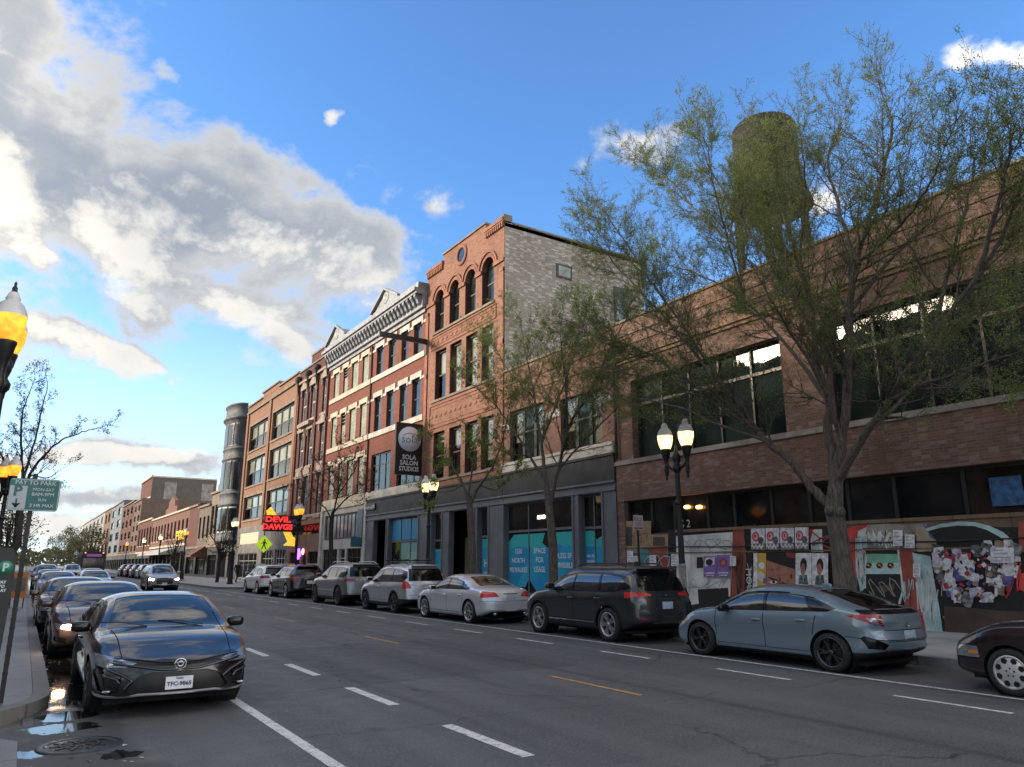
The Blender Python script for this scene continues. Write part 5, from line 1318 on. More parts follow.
def suv_glass(S, H, wb, h, gm=C_TINT, hatch=.25, tailz=1.1, dl=None):
    zt = H - .165
    return [('windshield', C_GLASS, 'top', [(1.26, -.64), (1.30, 0), (1.26, .64), (.46, .55), (.42, 0), (.46, -.55)], 'top', {'z': wb - .05}),
            ('window_trim', C_GLOSS, 'side', dl[0], 'up')] + [('window', C_GLASS if i == 0 else gm, 'side', q, 'up', {'id': i}) for i, q in enumerate(dl[1:])]
def four_seams(wb, a=1.10, b=-.05, c=-.95, dip=.10): return [seam(a, .42, wb, dx=-.03), seam(b, .42, wb), seam(c, .75, wb, dx=-.03), hseam(c + .1, a, .42, .42)]

# Dark green-grey SUV
S = sheet_suv(4.63, 1.66, 1.08, .92, .365, (1.42, -1.30), 1.04, 1.06, .30); h = S['L'] / 2
dl = [[(1.10, 1.05), (.50, 1.42), (-.2, 1.505), (-1.3, 1.49), (-1.85, 1.40), (-2.02, 1.16), (-1.5, 1.07)], [(.98, 1.08), (.46, 1.39), (.06, 1.465), (.02, 1.07)], [(-.04, 1.07), (0, 1.47), (-.88, 1.468), (-.98, 1.075)], [(-1.05, 1.08), (-.96, 1.465), (-1.62, 1.41), (-1.78, 1.30), (-1.60, 1.12)]]
S['features'] = suv_glass(S, 1.66, 1.04, h, C_GLASS, dl=dl) + four_seams(1.04) + [
    ('rear_window', C_TINT, 'front', [(-.70, 1.10), (.70, 1.10), (.62, 1.50), (-.62, 1.50)], 'rear', {'d': .7}),
    ('taillight', C_REDH, 'front', [(.42, 1.00), (.86, .98), (1.0, .86), (1.0, 1.06), (.84, 1.085), (.42, 1.055)], 'rearside', {'mir': 1, 'd': .42}),
    ('tail_reflector', C_RED, 'front', [(.56, .50), (.80, .52), (.80, .56), (.56, .54)], 'rear', {'mir': 1}),
    ('chrome_bar', C_CHR, 'front', [(-.26, .925), (.26, .925), (.26, .95), (-.26, .95)], 'rear', {'nx': .3}),
    ('bumper_cladding', C_BLK, 'front', [(-1, .2), (1, .2), (1, .46), (-1, .46)], 'rearside', {'d': .55}),
    ('bumper_strip', C_CHR, 'front', [(-.45, .41), (.45, .41), (.42, .45), (-.42, .45)], 'rear', {'nx': .3}),
    ('sill', C_BLK, 'side', [(-1.0, .1), (1.1, .1), (1.1, .37), (-1.0, .37)], 'side'), ('sill_strip', C_CHR, 'side', [(-.9, .385), (1.0, .385), (1.0, .405), (-.9, .405)], 'side', {'keep': 1}),
    ('headlight', C_LAMP, 'front', [(.52, .80), (.95, .90), (.95, .76), (.58, .70)], 'frontside', {'mir': 1, 'd': .45}),
    ('panel_gap', C_SEAM, 'front', [(-.76, .60), (.76, .60), (.76, .61), (-.76, .61)], 'rear', {'keep': 1, 'nx': .3})]
S['extra'] = [rails(-1.6, .15, .56, .03), plate(-h + .065, 0, .80, -1, None, None, C_PLB), ellx('roof_fin', (-1.35, 0, 1.69), (.10, .02, .05), C_BLK), ellx('spoiler', (-h + .33, 0, 1.585), (.17, .56, .03), 'paint'), emblem(-h + .07, 1.01, .0 + .03, C_CHR)]
S['rim'] = .25; S['spoke'] = (5, .2, .075); S['rimm'] = C_RIM
P_GREEN = car_paint('spruce', (.028, .036, .038), .4)
def place(car, x, y, rz=90): car.location = (x, y, 0); car.rotation_euler = (0, 0, R(rz)); return car
car = make_car('parked_car', 'dark green grey SUV with red tail lights parked behind the grey blue hatchback', S, P_GREEN); place(car, 12.02, 14.64); SUV_GREEN = car

# Silver wagon-like SUV with roof bars
S = sheet_suv(4.60, 1.70, 1.02, .90, .34, (1.36, -1.28), 1.02, 1.04, .28); h = S['L'] / 2
dl = [[(1.14, 1.03), (.52, 1.43), (-.2, 1.54), (-1.4, 1.52), (-1.95, 1.42), (-2.05, 1.20), (-1.9, 1.07)], [(1.0, 1.06), (.48, 1.40), (.06, 1.50), (.02, 1.06)], [(-.05, 1.06), (0, 1.505), (-.86, 1.50), (-.98, 1.07)], [(-1.05, 1.07), (-.94, 1.50), (-1.62, 1.45), (-1.92, 1.34), (-1.88, 1.12)]]
S['features'] = suv_glass(S, 1.70, 1.02, h, C_GLASS, dl=dl) + four_seams(1.02) + [
    ('rear_window', C_TINT, 'front', [(-.68, 1.10), (.68, 1.10), (.62, 1.52), (-.62, 1.52)], 'rear', {'d': .7}),
    ('taillight', C_REDH, 'front', [(.60, .86), (.95, .84), (.97, 1.08), (.84, 1.12), (.70, 1.06)], 'rearside', {'mir': 1, 'd': .36}),
    ('bumper_cladding', C_BLK, 'front', [(-1, .2), (1, .2), (1, .50), (-1, .50)], 'rearside', {'d': .6}),
    ('sill', C_BLK, 'side', [(-1.0, .1), (1.1, .1), (1.1, .36), (-1.0, .36)], 'side'),
    ('headlight', C_LAMP, 'front', [(.52, .74), (.92, .84), (.92, .70), (.58, .64)], 'frontside', {'mir': 1, 'd': .5}),
    ('panel_gap', C_SEAM, 'front', [(-.72, .62), (.72, .62), (.72, .632), (-.72, .632)], 'rear', {'keep': 1, 'nx': .3})]
def crossbars(root, S, paint):
    for x in (.0, -1.1):
        mb = MB(); mb.bar((x, -.66, 1.80), (x, .66, 1.80), .06, .035); mb.build('roof_bar', C_BLK, root)
        for y in (-.55, -.1, .3, .58): mb = MB(); mb.ell((x, y, 1.825), (.07, .05, .035), .6, 8, 5); mb.build('bar_clamp', C_BLK, root)
S['extra'] = [rails(-1.7, .3, .56, .05), plate(-h + .06, 0, .86, -1, None, None, C_PLB), ellx('spoiler', (-h + .32, 0, 1.63), (.18, .54, .03), 'paint'), crossbars]
S['spoke'] = (5, .0, .10); S['rimm'] = C_RIMD
P_SILV = car_paint('silver', (.52, .54, .56), .55, rough=.32)
car = make_car('parked_car', 'silver SUV with black roof bars parked in front of the silver sedan', S, P_SILV); place(car, 11.98, 26.3)

# Grey boxy SUV
S = sheet_suv(4.82, 1.74, 1.14, .96, .38, (1.50, -1.42), 1.10, 1.12, .22); h = S['L'] / 2
dl = [[(1.16, 1.12), (.56, 1.50), (-.2, 1.575), (-1.6, 1.56), (-2.05, 1.50), (-2.15, 1.25), (-2.0, 1.14)], [(1.04, 1.15), (.52, 1.46), (.06, 1.535), (.02, 1.14)], [(-.05, 1.14), (0, 1.54), (-.95, 1.535), (-1.02, 1.14)], [(-1.1, 1.15), (-1.04, 1.535), (-1.9, 1.49), (-2.02, 1.30), (-1.98, 1.2)]]
S['features'] = suv_glass(S, 1.74, 1.10, h, C_GLASS, dl=dl) + four_seams(1.10) + [
    ('rear_window', C_TINT, 'front', [(-.72, 1.17), (.72, 1.17), (.66, 1.56), (-.66, 1.56)], 'rear', {'d': .6}),
    ('taillight', C_RED, 'front', [(.46, .98), (.99, .98), (.99, 1.10), (.5, 1.10)], 'rearside', {'mir': 1, 'd': .30}),
    ('bumper_cladding', C_BLK, 'front', [(-1, .2), (1, .2), (1, .46), (-1, .46)], 'rearside', {'d': .5}),
    ('sill', C_BLK, 'side', [(-1.0, .1), (1.1, .1), (1.1, .36), (-1.0, .36)], 'side'), ('side_strip', C_SILV, 'side', [(-1.0, .60), (1.1, .60), (1.1, .625), (-1.0, .625)], 'side', {'keep': 1}),
    ('headlight', C_LAMP, 'front', [(.56, .86), (.98, .92), (.98, .80), (.58, .76)], 'frontside', {'mir': 1, 'd': .5})]
S['extra'] = [rails(-1.8, .3, .60, .035, C_SILV), ellx('spoiler', (-h + .26, 0, 1.67), (.18, .60, .03), 'paint'), plate(-h + .05, 0, .90, -1, None, None, C_PLB)]
S['rimm'] = C_RIMD; S['spoke'] = (5, .14, .07)
P_GREY = car_paint('warm_grey', (.25, .255, .25), .6, rough=.3)
car = make_car('parked_car', 'grey boxy SUV with silver roof rails between the black SUV and the silver SUV', S, P_GREY); place(car, 12.05, 32.2)

# Premium SUVs: dark one, white one
S = sheet_suv(4.66, 1.64, 1.04, .94, .36, (1.42, -1.36), 1.03, 1.06, .42); h = S['L'] / 2; S['clad'] = False
dl = [[(1.16, 1.06), (.54, 1.42), (-.2, 1.49), (-1.4, 1.46), (-1.80, 1.36), (-1.95, 1.16), (-1.7, 1.08)], [(1.04, 1.08), (.50, 1.39), (.06, 1.455), (.02, 1.07)], [(-.05, 1.07), (0, 1.46), (-.90, 1.455), (-.98, 1.08)], [(-1.05, 1.09), (-.96, 1.455), (-1.66, 1.38), (-1.84, 1.20)]]
S['features'] = suv_glass(S, 1.64, 1.03, h, C_GLASS, dl=dl) + four_seams(1.03) + [
    ('rear_window', C_TINT, 'front', [(-.70, 1.12), (.70, 1.12), (.60, 1.47), (-.60, 1.47)], 'rear', {'d': .75}),
    ('taillight', C_RED, 'front', [(.44, .90), (.96, .88), (.98, 1.04), (.5, 1.04)], 'rearside', {'mir': 1, 'd': .40}),
    ('bumper_cladding', C_BLK, 'front', [(-1, .2), (1, .2), (1, .42), (-1, .42)], 'rearside', {'d': .5}),
    ('headlight', C_LAMP, 'front', [(.54, .78), (.96, .86), (.96, .74), (.58, .70)], 'frontside', {'mir': 1, 'd': .5}),
    ('grille', C_BLK, 'front', [(0, .40), (.40, .40), (.44, .72), (0, .76)], 'front', {'mir': 1, 'split': False})]
S['extra'] = [rails(-1.6, .3, .58, .03, C_SILV), ellx('spoiler', (-h + .46, 0, 1.565), (.18, .56, .03), 'paint'), plate(-h + .06, 0, .80, -1, None, None, C_PLATE)]
P_NAVY = car_paint('midnight', (.012, .013, .017), .4); P_WHITE = car_paint('white', (.78, .79, .80), .0, rough=.35)
SUV_DARK = make_car('parked_car', 'black SUV parked between the white SUV and the grey boxy SUV', S, P_NAVY); place(SUV_DARK, 12.1, 39.8)
SUV_WHITE = make_car('parked_car', 'white SUV parked last in the kerb row, by the crossing sign', S, P_WHITE); place(SUV_WHITE, 12.35, 46.4)

# Silver sedan seen from behind
S = sheet_sedan(); h = S['L'] / 2; S['L'] = 4.80; h = 2.40
for k in ('top', 'belt', 'hw', 'bot'): S[k] = [((x if abs(x) < 2.4 else math.copysign(2.4, x)), z) for x, z in S[k]]
S['axles'] = (1.46, -1.44); S['features'] = sedan_windows() + doors(1.02, -.10, -1.08) + [
    ('taillight', C_REDH, 'front', [(.36, .80), (.86, .76), (.90, .86), (.80, .95), (.50, .93)], 'rearside', {'mir': 1, 'd': .40}),
    ('bumper_cladding', C_BLK, 'front', [(-.7, .2), (.7, .2), (.6, .36), (-.6, .36)], 'rear', {'d': .55}),
    ('panel_gap', C_SEAM, 'front', [(-.9, .66), (.9, .66), (.9, .672), (-.9, .672)], 'rearside', {'keep': 1, 'd': .30}),
    ('chrome_bar', C_CHR, 'front', [(-.25, .86), (.25, .86), (.25, .885), (-.25, .885)], 'rear', {'nx': .3}),
    ('headlight', C_LAMP, 'front', [(.50, .62), (.90, .73), (.90, .63), (.56, .56)], 'frontside', {'mir': 1, 'd': .6})]
S['extra'] = [plate(-h + .02, 0, .76, -1, None, None, C_PLB), pair_box('exhaust_pipe', (-h + .10, .50, .30), (.08, .055, .04), C_CHR)]
S['spoke'] = (7, .1, .05); S['rim'] = .25
car = make_car('parked_car', 'silver sedan with red tail lights parked between silver SUV and dark green SUV', S, car_paint('pale_silver', (.66, .68, .70), .35, rough=.3)); place(car, 11.98, 21.05); car.scale = (1, 1, .96)

# Grey-blue five door hatchback
L = 4.52; h = L / 2
S = dict(L=L, r=.325, rim=.245, axles=(1.37, -1.40), archz=.84, tw=.235, n=4.0, tumble=.2,
    top=[(-h, .88), (-h + .05, 1.00), (-h + .14, 1.07), (-1.75, 1.15), (-1.3, 1.29), (-.8, 1.39), (-.3, 1.43), (0, 1.43), (.30, 1.40), (.8, 1.19), (1.22, .98), (1.6, .92), (2.0, .81), (h - .08, .68), (h, .58)],
    belt=[(-h, .84), (-2.0, .96), (-1.4, .985), (-.6, .955), (0, .93), (1.0, .88), (1.6, .83), (2.05, .70), (h, .52)],
    hw=[(-h, .78), (-2.05, .87), (-1.5, .905), (-.5, .89), (.8, .89), (1.4, .90), (1.95, .87), (h, .79)],
    bot=[(-h, .38), (-1.95, .24), (-1.4, .20), (1.6, .18), (2.05, .19), (h, .23)],
    side=[(0, .89), (.08, .94), (.22, .965), (.42, .962), (.60, .978), (.74, 1.0), (.88, .99), (1, .955)],
    nose=[(.18, -.10), (.3, 0), (.45, 0), (.58, -.04), (.7, -.15)], tail=[(.2, -.16), (.4, -.02), (.55, 0), (.75, -.05), (.95, -.03), (1.1, -.08)],
    keyx=(1.22, .36, -.95, -1.85), mirror=(.70, .965, .95), handles=((.02, .79), (-.90, .83)), mirm=C_GLOSS)
S['features'] = [('windshield', C_GLASS, 'top', [(1.16, -.60), (1.20, 0), (1.16, .60), (.38, .50), (.34, 0), (.38, -.50)], 'top', {'z': .85}),
    ('rear_window', C_TINT, 'top', [(-1.02, -.47), (-1.0, 0), (-1.02, .47), (-2.00, .57), (-2.07, 0), (-2.00, -.57)], 'top', {'z': .95}),
    ('window_trim', C_GLOSS, 'side', [(1.06, .915), (.36, 1.33), (-.30, 1.365), (-.95, 1.275), (-1.55, 1.06), (-1.40, 1.0)], 'up'),
    ('window', C_GLASS, 'side', [(.92, .945), (.33, 1.295), (-.06, 1.328), (-.10, .965)], 'up', {'id': 1}),
    ('window', C_GLASS, 'side', [(-.16, .968), (-.12, 1.33), (-.42, 1.33), (-.88, 1.25), (-1.08, 1.0)], 'up', {'id': 2}),
    ('window', C_TINT, 'side', [(-1.12, 1.01), (-.94, 1.235), (-1.42, 1.06)], 'up', {'id': 3})] + doors(.98, -.13, -1.10, .30, .93, .1) + [
    ('taillight', C_RED, 'side', [(-1.72, .955), (-2.02, .99), (-2.6, .93), (-2.6, .74), (-2.18, .77), (-1.98, .88)], 'rearside', {'d': .62, 'id': 1, 'ymin': .56}),
    ('taillight_clear', C_LAMP, 'front', [(.58, .80), (.69, .80), (.78, .93), (.66, .93)], 'rear', {'mir': 1, 'd': .5}),
    ('spoiler', C_GLOSS, 'front', [(-.80, .985), (.80, .985), (.78, 1.055), (-.78, 1.055)], 'rear', {'d': .40, 'nx': -.2}),
    ('intake', C_GLOSS, 'front', [(.52, .50), (.82, .64), (.84, .60), (.80, .44), (.58, .42)], 'rear', {'mir': 1, 'd': .5, 'nx': .0}),
    ('bumper_cladding', C_BLK, 'front', [(-1, .15), (1, .15), (.94, .35), (.5, .40), (-.5, .40), (-.94, .35)], 'rear', {'d': .5}),
    ('panel_gap', C_SEAM, 'front', [(-.52, .72), (.52, .72), (.52, .732), (-.52, .732)], 'rear', {'keep': 1, 'id': 3}),
    ('panel_gap', C_SEAM, 'front', [(-.52, .54), (.52, .54), (.52, .552), (-.52, .552)], 'rear', {'keep': 1, 'id': 3}),
    ('panel_gap', C_SEAM, 'side', [(-1.60, .62), (-1.60, .632), (-2.4, .56), (-2.4, .548)], 'rearside', {'keep': 1, 'd': .62, 'id': 4}),
    ('sill', C_BLK, 'side', [(-1.0, .1), (1.0, .1), (1.0, .235), (-1.0, .235)], 'side'),
    ('headlight', C_LAMP, 'front', [(.46, .56), (.90, .68), (.90, .60), (.56, .52)], 'frontside', {'mir': 1, 'd': .62}),
    ('side_marker', C_AMB, 'side', [(1.78, .60), (1.90, .585), (1.90, .625), (1.80, .635)], 'side')]
S['extra'] = [plate(-h + .085, 0, .64, -1, None, None, C_PLB), emblem(-h + .06, .80, .04), ellx('roof_fin', (-.85, 0, 1.41), (.10, .02, .05), 'paint')]
S['spoke'] = (5, .17, .05); S['rimm'] = C_RIMD
P_SONIC = car_paint('grey_blue', (.17, .235, .285), .3, rough=.3)
car = make_car('parked_car', 'grey blue hatchback with black alloy wheels in front of the poster wall', S, P_SONIC); place(car, 11.92, 9.13); car.scale = (1, 1, .925)

# Dark plum old compact, nose only in the picture
S = sheet_sedan(); S['L'] = 4.45; h = 2.225
for k in ('top', 'belt', 'hw', 'bot'): S[k] = [(x * 4.45 / 4.88, z * (.97 if k in ('top', 'belt') else 1) * 1) for x, z in S[k]]
S['hw'] = [(x, w * .925) for x, w in S['hw']]; S['axles'] = (1.34, -1.28); S['r'] = .30; S['rim'] = .20; S['ra'] = .34
S['nose'] = [(.2, -.08), (.3, 0), (.5, 0), (.6, -.03), (.8, -.16)]; S['bot'] = [(x, z + .02) for x, z in S['bot']]
S['plan'] = [(-h, .16), (-h + .5, .10), (0, .01), (h - 1.5, .10), (h - .6, .13), (h, .17)]
S['features'] = [('windshield', C_GLASS, 'top', [(1.06, -.55), (1.10, 0), (1.06, .55), (.40, .46), (.36, 0), (.40, -.46)], 'top', {'z': .9}),
    ('window', C_GLASS, 'side', [(.86, .95), (.34, 1.25), (-.02, 1.28), (-.06, .95)], 'up', {'id': 1}), ('window', C_GLASS, 'side', [(-.12, .95), (-.08, 1.28), (-.72, 1.20), (-.95, .96)], 'up', {'id': 2})] + doors(.92, -.10, -.98) + [
    ('headlight', C_LAMP, 'front', [(.44, .545), (.80, .60), (.84, .57), (.80, .45), (.50, .45)], 'frontside', {'mir': 1, 'd': .50}),
    ('grille', C_BLK, 'front', [(0, .50), (.38, .50), (.38, .56), (0, .57)], 'front', {'mir': 1, 'split': False}),
    ('panel_gap', C_SEAM, 'front', [(-.95, .43), (.95, .43), (.95, .442), (-.95, .442)], 'frontside', {'keep': 1, 'd': .5, 'id': 3}),
    ('side_marker', C_AMB, 'side', [(1.72, .50), (1.86, .49), (1.86, .53), (1.74, .54)], 'side')]
S['extra'] = []; S['spoke'] = ('cap', 0, 0); S['rimm'] = C_HUBCAP
P_PLUM = car_paint('plum', (.013, .008, .011), .3)
car = make_car('parked_car', 'dark compact car with silver hubcaps, only its nose in view', S, P_PLUM); place(car, 11.86, 5.85 - h + .12)

# Oncoming SUV with headlamps on
S = sheet_suv(4.7, 1.68, 1.06, .94, .36, (1.42, -1.34), 1.04, 1.08, .3); h = S['L'] / 2; S['clad'] = False
S['features'] = suv_glass(S, 1.68, 1.04, h, C_GLASS, dl=[[(1.16, 1.06), (.54, 1.42), (-.2, 1.5), (-1.4, 1.48), (-1.9, 1.38), (-1.7, 1.08)], [(1.04, 1.08), (.50, 1.39), (.06, 1.465), (.02, 1.07)], [(-.05, 1.07), (0, 1.47), (-.90, 1.465), (-.98, 1.08)]]) + four_seams(1.03) + [
    ('grille', C_BLK, 'front', [(0, .44), (.46, .44), (.50, .80), (0, .84)], 'front', {'mir': 1, 'split': False}),
    ('headlight', C_LITF, 'front', [(.60, .76), (.86, .82), (.88, .70), (.64, .66)], 'frontside', {'mir': 1, 'd': .5}),
    ('intake', C_BLK, 'front', [(.0, .28), (.74, .30), (.70, .40), (0, .40)], 'front', {'mir': 1, 'split': False})]
S['extra'] = [plate(h - .0, 0, .46, 1, None), rails(-1.6, .3, .58, .03)]
SUV_ON = make_car('oncoming_car', 'grey SUV with lit headlights coming down the street', S, car_paint('pewter', (.40, .41, .42), .5)); place(SUV_ON, 7.55, 54.5, -90)

# ---------------- copies further up the street
def recolour(root, m):
    for c in root.children:
        if c.name.split('.')[0] in ('body', 'wheel_arch_lip', 'spoiler'):
            c.material_slots[0].link = 'OBJECT'; c.material_slots[0].material = m
def more(src, x, y, rz, m, label, name='parked_car', group=None):
    c = copy_tree(src); c.name = name; place(c, x, y, rz); c['label'] = label
    if group: c['group'] = group
    if m: recolour(c, m)
    return c
P_CHAR = car_paint('charcoal', (.05, .052, .055), .5); P_BLUE = car_paint('steel_blue', (.10, .14, .20), .5); P_RED = car_paint('cherry', (.20, .02, .018), .3)
noh = [c for c in CAR_FACE.children if c.name.startswith('lit_headlight')]
def unlit(c):
    for k in c.children:
        if k.name.startswith(('headlight', 'lit_headlight')): k.material_slots[0].link = 'OBJECT'; k.material_slots[0].material = C_LAMP
    return c
unlit(more(CAR_FACE, 1.30, 25.0, -90, car_paint('graphite', (.035, .04, .045), .5), 'graphite grey sedan parked third in the left kerb row'))
# ================================================================= street furniture, wall of posters, trees, people
def onY(u, v, Y): r = _ray(u, v); t = Y / r[1]; return Vector((r[0] * t, Y, CAM_H + r[2] * t))
# ---------------------------------------------------------------- boarded wall with paint and posters
HX = FX + .08
rt = tag(empty('plywood_hoarding', (HX, 8, .14)), 'painted plywood hoarding covered in graffiti and posters along the brown brick block', 'hoarding')
def ply(name, c1):
    m, t, b = mat(name); uv, pos = wallcoord(t)
    g = t.noise(t.vmath('MULTIPLY', uv, (1.2, 9, 1)), 2.2, 6, .7, .6); n = t.noise(pos, 1.1, 5, .6); q = t.xyz(uv)
    j = t.math('LESS_THAN', t.math('ABSOLUTE', t.math('SUBTRACT', t.math('FRACT', t.math('DIVIDE', q[0], 1.22)), .5)), .006)
    c = t.mix(t.ramp(g, .3, .7), tuple(x * .7 for x in c1), tuple(x * 1.2 for x in c1)); c = t.mix(t.math('MULTIPLY', t.ramp(n, .45, .75), .6), c, tuple(x * .4 for x in c1))
    c = t.mix(t.math('MULTIPLY', j, .8), c, (.01, .008, .006)); t.l.new(c, b.inputs['Base Color']); b.inputs['Roughness'].default_value = .8; return m
PLY = ply('weathered_plywood', (.20, .135, .085)); PLYT = ply('tan_plywood', (.36, .25, .14))
mb = MB(); yy = g0
mb.box(HX, HX + .03, g0, 20.98, .14, 2.70); build_w(mb, 'board', PLY, rt)
mb = MB(); mb.box(HX - .05, HX + .06, g0, 18.2, 2.70, 2.79); mb.box(HX - .03, HX, g0, 20.98, 2.02, 2.06); build_w(mb, 'timber_rail', PLY, rt)
LAYER = [0]
def spray(name, col, var=.35, drips=True):
    if name in MATS: return MATS[name]
    m, t, b = mat(name); uv, pos = wallcoord(t)
    n = t.noise(pos, 1.6, 6, .65); s = t.noise(t.vmath('MULTIPLY', uv, (5, .5, 1)), 1.5, 5, .7); f = t.noise(pos, 22, 3, .7)
    c = t.mix(t.ramp(n, .3, .7), tuple(x * (1 - var) for x in col), tuple(min(1, x * (1 + var * .4)) for x in col))
    c = t.mix(t.math('MULTIPLY', t.ramp(s, .5, .8), var), c, tuple(x * .5 + .01 for x in col)); c = t.mix(t.math('MULTIPLY', t.ramp(f, .55, .75), .3), c, tuple(x * .55 + .02 for x in col))
    t.l.new(c, b.inputs['Base Color']); b.inputs['Roughness'].default_value = .65; MATS[name] = m; return m
PB = spray('black_spray', (.011, .0105, .0105)); PW = spray('white_spray', (.68, .68, .66)); PR = spray('oxide_red_spray', (.33, .075, .05)); PRB = spray('bright_red_spray', (.60, .06, .055)); PC = spray('pale_aqua_spray', (.44, .62, .63)); PG = spray('mint_green_spray', (.20, .46, .31)); PT = spray('teal_spray', (.11, .36, .36)); PGR = spray('scribbled_grey', (.30, .28, .25), .5); PAP = plain('white_paper', (.62, .62, .65), .6, var=.3, scale=9, bump=.6, bscale=14); PPU = plain('purple_paper', (.20, .13, .36), .5, var=.25, scale=5); PYE = plain('yellow_paper', (.56, .36, .06), .6, var=.2, scale=5)
PBR = spray('earth_brown_spray', (.085, .06, .045), .45)
def patch(pts, m, name='painted_shape', thick=.003):
    """flat painted shape on the boards; outline sighted on the wall"""
    LAYER[0] += 1; x = HX - .004 - LAYER[0] * .0006
    P = [at(u, v, x) for u, v in pts]; mb = MB(); mb.poly(P, 0, (-1, 0, 0)); return build_w(mb, name, m, rt)
def wob(pts, k=3, a=1.0, seed=1):
    rr = random.Random(seed); out = []
    for i in range(len(pts)):
        p, q = pts[i], pts[(i + 1) % len(pts)]
        for j in range(k): f = j / k; out.append((p[0] + (q[0] - p[0]) * f + (rr.random() - .5) * a, p[1] + (q[1] - p[1]) * f + (rr.random() - .5) * a))
    return out
R4 = lambda u0, u1, v0, v1: [(u0, v0), (u1, v0), (u1, v1), (u0, v1)]
patch(R4(622, 651, 521, 548), PLYT); patch(R4(651, 668, 535, 548), PLYT); patch(R4(626, 632, 527, 546), PBR); patch(R4(653, 665, 537, 546), PBR)
patch(wob(R4(622, 676, 549, 612), 3, 2), PGR); patch(wob(R4(641, 656, 550, 585), 2, 3, 4), PT); patch(wob(R4(656, 670, 551, 588), 2, 3, 5), spray('dusty_green_spray', (.22, .27, .24))); patch(wob([(647, 548), (668, 545), (670, 600), (662, 590)], 2, 3, 6), PR)
patch(R4(668, 737, 530, 612), PB); patch([(676, 536), (733, 532), (731, 596), (718, 600), (686, 606), (677, 600)], PW); patch(wob([(698, 590), (728, 588), (731, 608), (700, 612)], 2, 1.5, 7), PB); patch(wob(R4(697, 703, 557, 568), 2, .8, 8), PB)
patch(wob([(733, 528), (745, 526), (745, 606), (729, 608), (731, 590)], 3, 1, 9), PR); patch(wob([(744, 526), (756, 524), (756, 606), (743, 606), (746, 560)], 3, 1, 10), PB)
patch(R4(755, 1024, 527, 640), PB)
patch(wob([(808, 530), (822, 529), (823, 552), (812, 552)], 2, 1, 11), PW); patch(wob([(807, 530), (814, 529), (809, 545)], 2, 1, 12), PRB); patch(wob([(812, 536), (819, 531), (820, 550), (812, 550)], 2, 1, 13), PC)
patch(wob([(846, 528), (868, 524), (867, 536), (858, 540), (860, 574), (852, 580)], 3, 1, 14), PRB); patch(wob([(855, 539), (867, 534), (866, 588), (860, 592), (856, 570)], 3, 1, 15), PC); patch(wob([(858, 531), (867, 527), (866, 536), (857, 537)], 2, .6, 16), PW)
patch(wob(R4(867, 927, 524, 551), 3, 1.5, 17), PGR); patch(R4(862, 902, 548, 555), PB); patch(wob(R4(863, 901, 554, 564), 3, .8, 18), PG); patch(wob(R4(863, 901, 563, 575), 3, .8, 19), PC); patch(R4(866, 902, 574, 612), PB); patch(wob([(876, 586), (895, 583), (893, 590), (880, 592)], 2, 1, 20), PBR)
patch(wob([(896, 548), (913, 547), (926, 632), (910, 630), (903, 612), (906, 590), (901, 572)], 3, 1, 21), PR); patch(wob([(913, 575), (919, 574), (927, 632), (924, 632)], 2, .8, 22), PRB); patch(wob([(897, 549), (899, 549), (904, 590), (899, 610), (897, 608), (902, 590)], 2, .4, 23), PW)
patch(wob([(912, 552), (931, 556), (943, 633), (926, 632)], 3, 1.5, 24), PC)
for k in range(7):
    z = 562 + k * 1.4
for i in range(3):
    u = 869 + i * 11; patch([(u - 3.5 + 3.5 * math.cos(R(a)) + 3, 565.5 + 3 * math.sin(R(a))) for a in range(0, 360, 40)], PB); patch([(u + 1.3 + 1.5 * math.cos(R(a)), 566.5 + 1.2 * math.sin(R(a))) for a in range(0, 360, 60)], PRB); patch([(u - .8 + 1.2 * math.cos(R(a)), 565 + 1.2 * math.sin(R(a))) for a in range(0, 360, 60)], PYE)
# big arc outlined in white
A = [(931 + 90 * i / 20, 545 - 24.5 * math.sin(math.pi * (.12 + .88 * i / 20) * .95) ** .8 + (18 * (i / 20) ** 3)) for i in range(21)]
arc_t = [(925, 529), (940, 524), (958, 521.5), (975, 522), (990, 526), (1003, 532), (1012, 540), (1017, 551)]; arc_b = [(1013, 551), (1007, 543), (999, 536.5), (987, 530), (974, 526), (958, 525.5), (941, 527.5), (928, 531)]
patch(wob(R4(917, 939, 527, 552), 2, 2, 31), spray('stained_cream_board', (.42, .34, .24), .4)); patch(wob([(924, 526), (937, 525), (938, 540), (930, 538)], 2, 2, 32), spray('blue_spray', (.05, .14, .28)))
patch(arc_b + [(936, 540), (938, 560), (1015, 560)], PB); patch(arc_t + arc_b, PC, 'painted_arc')
patch([(1018, 522), (1024, 521), (1024, 552), (1019, 552)], PR); patch(wob([(944, 606), (1024, 612), (1024, 638), (945, 633)], 3, 2, 33), PBR)
patch(wob([(1019, 575), (1024, 572), (1024, 592), (1020, 590)], 1, 1, 34), PRB)
text('MOU', .30, PW, rt, Vector((HX - .03, at(749.5, 580, HX).y, at(749, 580, HX).z)) - rt.location, (R(90), R(90), R(-90)), 'painted_letters', .001)
